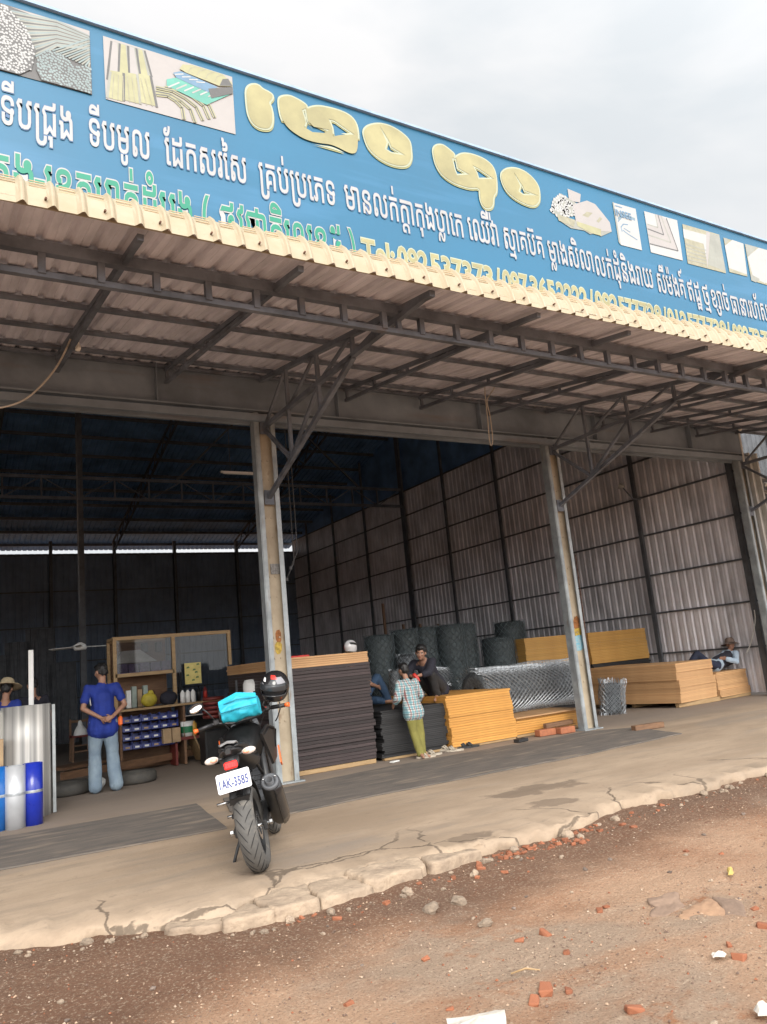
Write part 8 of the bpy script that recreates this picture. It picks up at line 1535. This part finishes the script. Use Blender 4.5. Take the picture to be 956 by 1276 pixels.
for k in range(70):
    x, yy = rb.uniform(.2, 8), rb.uniform(2.0, 5.0)
    place(rb.choice(ST if rb.random() < .4 else DS), 'stone', x, yy, rb.uniform(.008, .022), 'small rough stone lying out on the dirt road', 'stone', 'stones out on the road')
for px, py, s, lb in ((537, 1138, .055, 'pale flat stone beside red brick bits in the middle of the road'), (604, 1152, .042, 'rounded tan stone standing out in the middle of the road'), (571, 1128, .05, 'grey flat stone on the road near the broken pavement edge'), (708, 1052, .06, 'pale flat stone on the dirt just off the pavement edge')):
    q = onZ(px, py, -.14); place(ST[int(px) % 5], 'stone', q.x, q.y, s, lb, 'stone', None, .25)
# gravel: far more than one could count
mb = MB(); rg = random.Random(5); cols = 4
for k in range(30000):
    yy = 1.9+3.6*rg.random()**1.15; x = rg.uniform(-.3, 9.0)
    if mnoise.noise(Vector((x*.7, yy*1.1, 2))) < rg.uniform(-.55, .35): continue
    if yy > (front_y(x) if FRONT[0][0] < x < FRONT[-1][0] else edge_y(x))-.03: continue
    s = .002+.0085*rg.random()**4; z = dirt_z(x, yy)+s*.3; a = rg.uniform(0, 6.3); c_, s_ = cos(a), sin(a)
    pts = [(1, 0, 0), (-.2, .9, .1), (-.9, -.1, 0), (.1, -.8, -.1), (.1, .1, .8)]
    mb.add([(x+s*(p[0]*c_-p[1]*s_)*rg.uniform(.7, 1.2), yy+s*(p[0]*s_+p[1]*c_)*rg.uniform(.7, 1.2), z+s*p[2]) for p in pts], [(0, 1, 4), (1, 2, 4), (2, 3, 4), (3, 0, 4)], rg.choice((0, 0, 0, 1, 2, 2, 2, 3)))
tag(mb.build('gravel', [mat('gravel_tan', (.40, .275, .185), .9), mat('gravel_pale', (.42, .32, .235), .9), mat('gravel_dark', (.17, .11, .08), .9), M_BRICK], None, fix=False), 'loose gravel and grit scattered over the dirt road', 'gravel', kind='stuff')
# paper and other litter
def paper(pts, lb, m=M_WHITE, z=-.128, cat='paper', thick=.004, name='paper'):
    mb = MB(); o_ = []
    for k, p in enumerate(pts):
        a, b_ = onZ(*p, z), onZ(*pts[(k+1) % len(pts)], z)
        for t in (0, .33, .66): v = a.lerp(b_, t); o_.append(Vector((v.x+random.uniform(-.006, .006), v.y+random.uniform(-.006, .006), z)))
    c = sum(o_, Vector())/len(o_); n_ = len(o_)
    vs = [Vector((p.x, p.y, z+.012*mnoise.noise(p*9))) for p in o_]+[c.lerp(p, .55)+Vector((0, 0, .012+.02*mnoise.noise(p*8))) for p in o_]+[c+Vector((0, 0, .018))]
    mb.add(vs, [(k, (k+1) % n_, n_+(k+1) % n_, n_+k) for k in range(n_)]+[(n_+k, n_+(k+1) % n_, 2*n_) for k in range(n_)])
    ob = mb.build(name, m); md = ob.modifiers.new('s', 'SOLIDIFY'); md.thickness = thick; baked(ob); return tag(ob, lb, cat)
M_PAPER = mat('dirty_paper', (.62, .58, .52), .8, 0, col2=(.48, .43, .37), scale=12, bump=.3)
paper(((556, 1268), (590, 1266), (612, 1258), (629, 1256), (634, 1290), (560, 1296)), 'crumpled white paper sheet at the bottom edge of the road', M_PAPER)
paper(((938, 1258), (950, 1250), (968, 1256), (962, 1266), (946, 1266)), 'white scrap cut by the right edge near the bottom of the road', M_PAPER)
for pts, lb in ((((60, 1178), (70, 1172), (78, 1190), (74, 1196), (66, 1190)), 'white scrap standing at the left foot of the pavement'), (((94, 1188), (104, 1183), (111, 1193), (98, 1197)), 'bent white scrap on the dirt left of the pale stones'), (((268, 1178), (296, 1176), (297, 1182), (270, 1182)), 'thin white strip of paper on the dirt below the broken pavement'), (((2, 1205), (14, 1198), (16, 1204), (4, 1212)), 'pale scrap on the dirt at the left edge'), (((906, 1084), (914, 1082), (914, 1089), (908, 1090)), 'small yellow leaf lying on the road at right'), (((888, 1188), (905, 1187), (904, 1191), (888, 1192)), 'thin pale splinter of wood on the road at right')):
    paper(pts, lb, mat('leaf_yellow', (.55, .40, .12), .8) if 'leaf' in lb else M_PAPER, name='leaf' if 'leaf' in lb else 'paper_scrap', cat='leaf' if 'leaf' in lb else 'scrap')
for px, py, ln, a, lb in ((402, 1136, .20, 40, 'dark bent piece of metal on the dirt under the broken pavement'), (216, 1203, .12, 5, 'dark twig lying on the dirt at left'), (880, 1027, .16, 10, 'dark stick on the dirt at right beside the pavement'), (655, 1211, .14, -35, 'thin pale twig lying on the road between brick pieces')):
    q = onZ(px, py, -.13); mb = MB(); d = Vector((cos(R(a)), sin(R(a)), .05))*ln/2; mb.tube([q-d, q+Vector((.01, .01, .01)), q+d], [.008, .013, .006] if 'metal' in lb else [.004, .005, .003], 6); tag(mb.build('stick', M_PALEWOOD if 'pale' in lb else M_RUST), lb, 'stick')
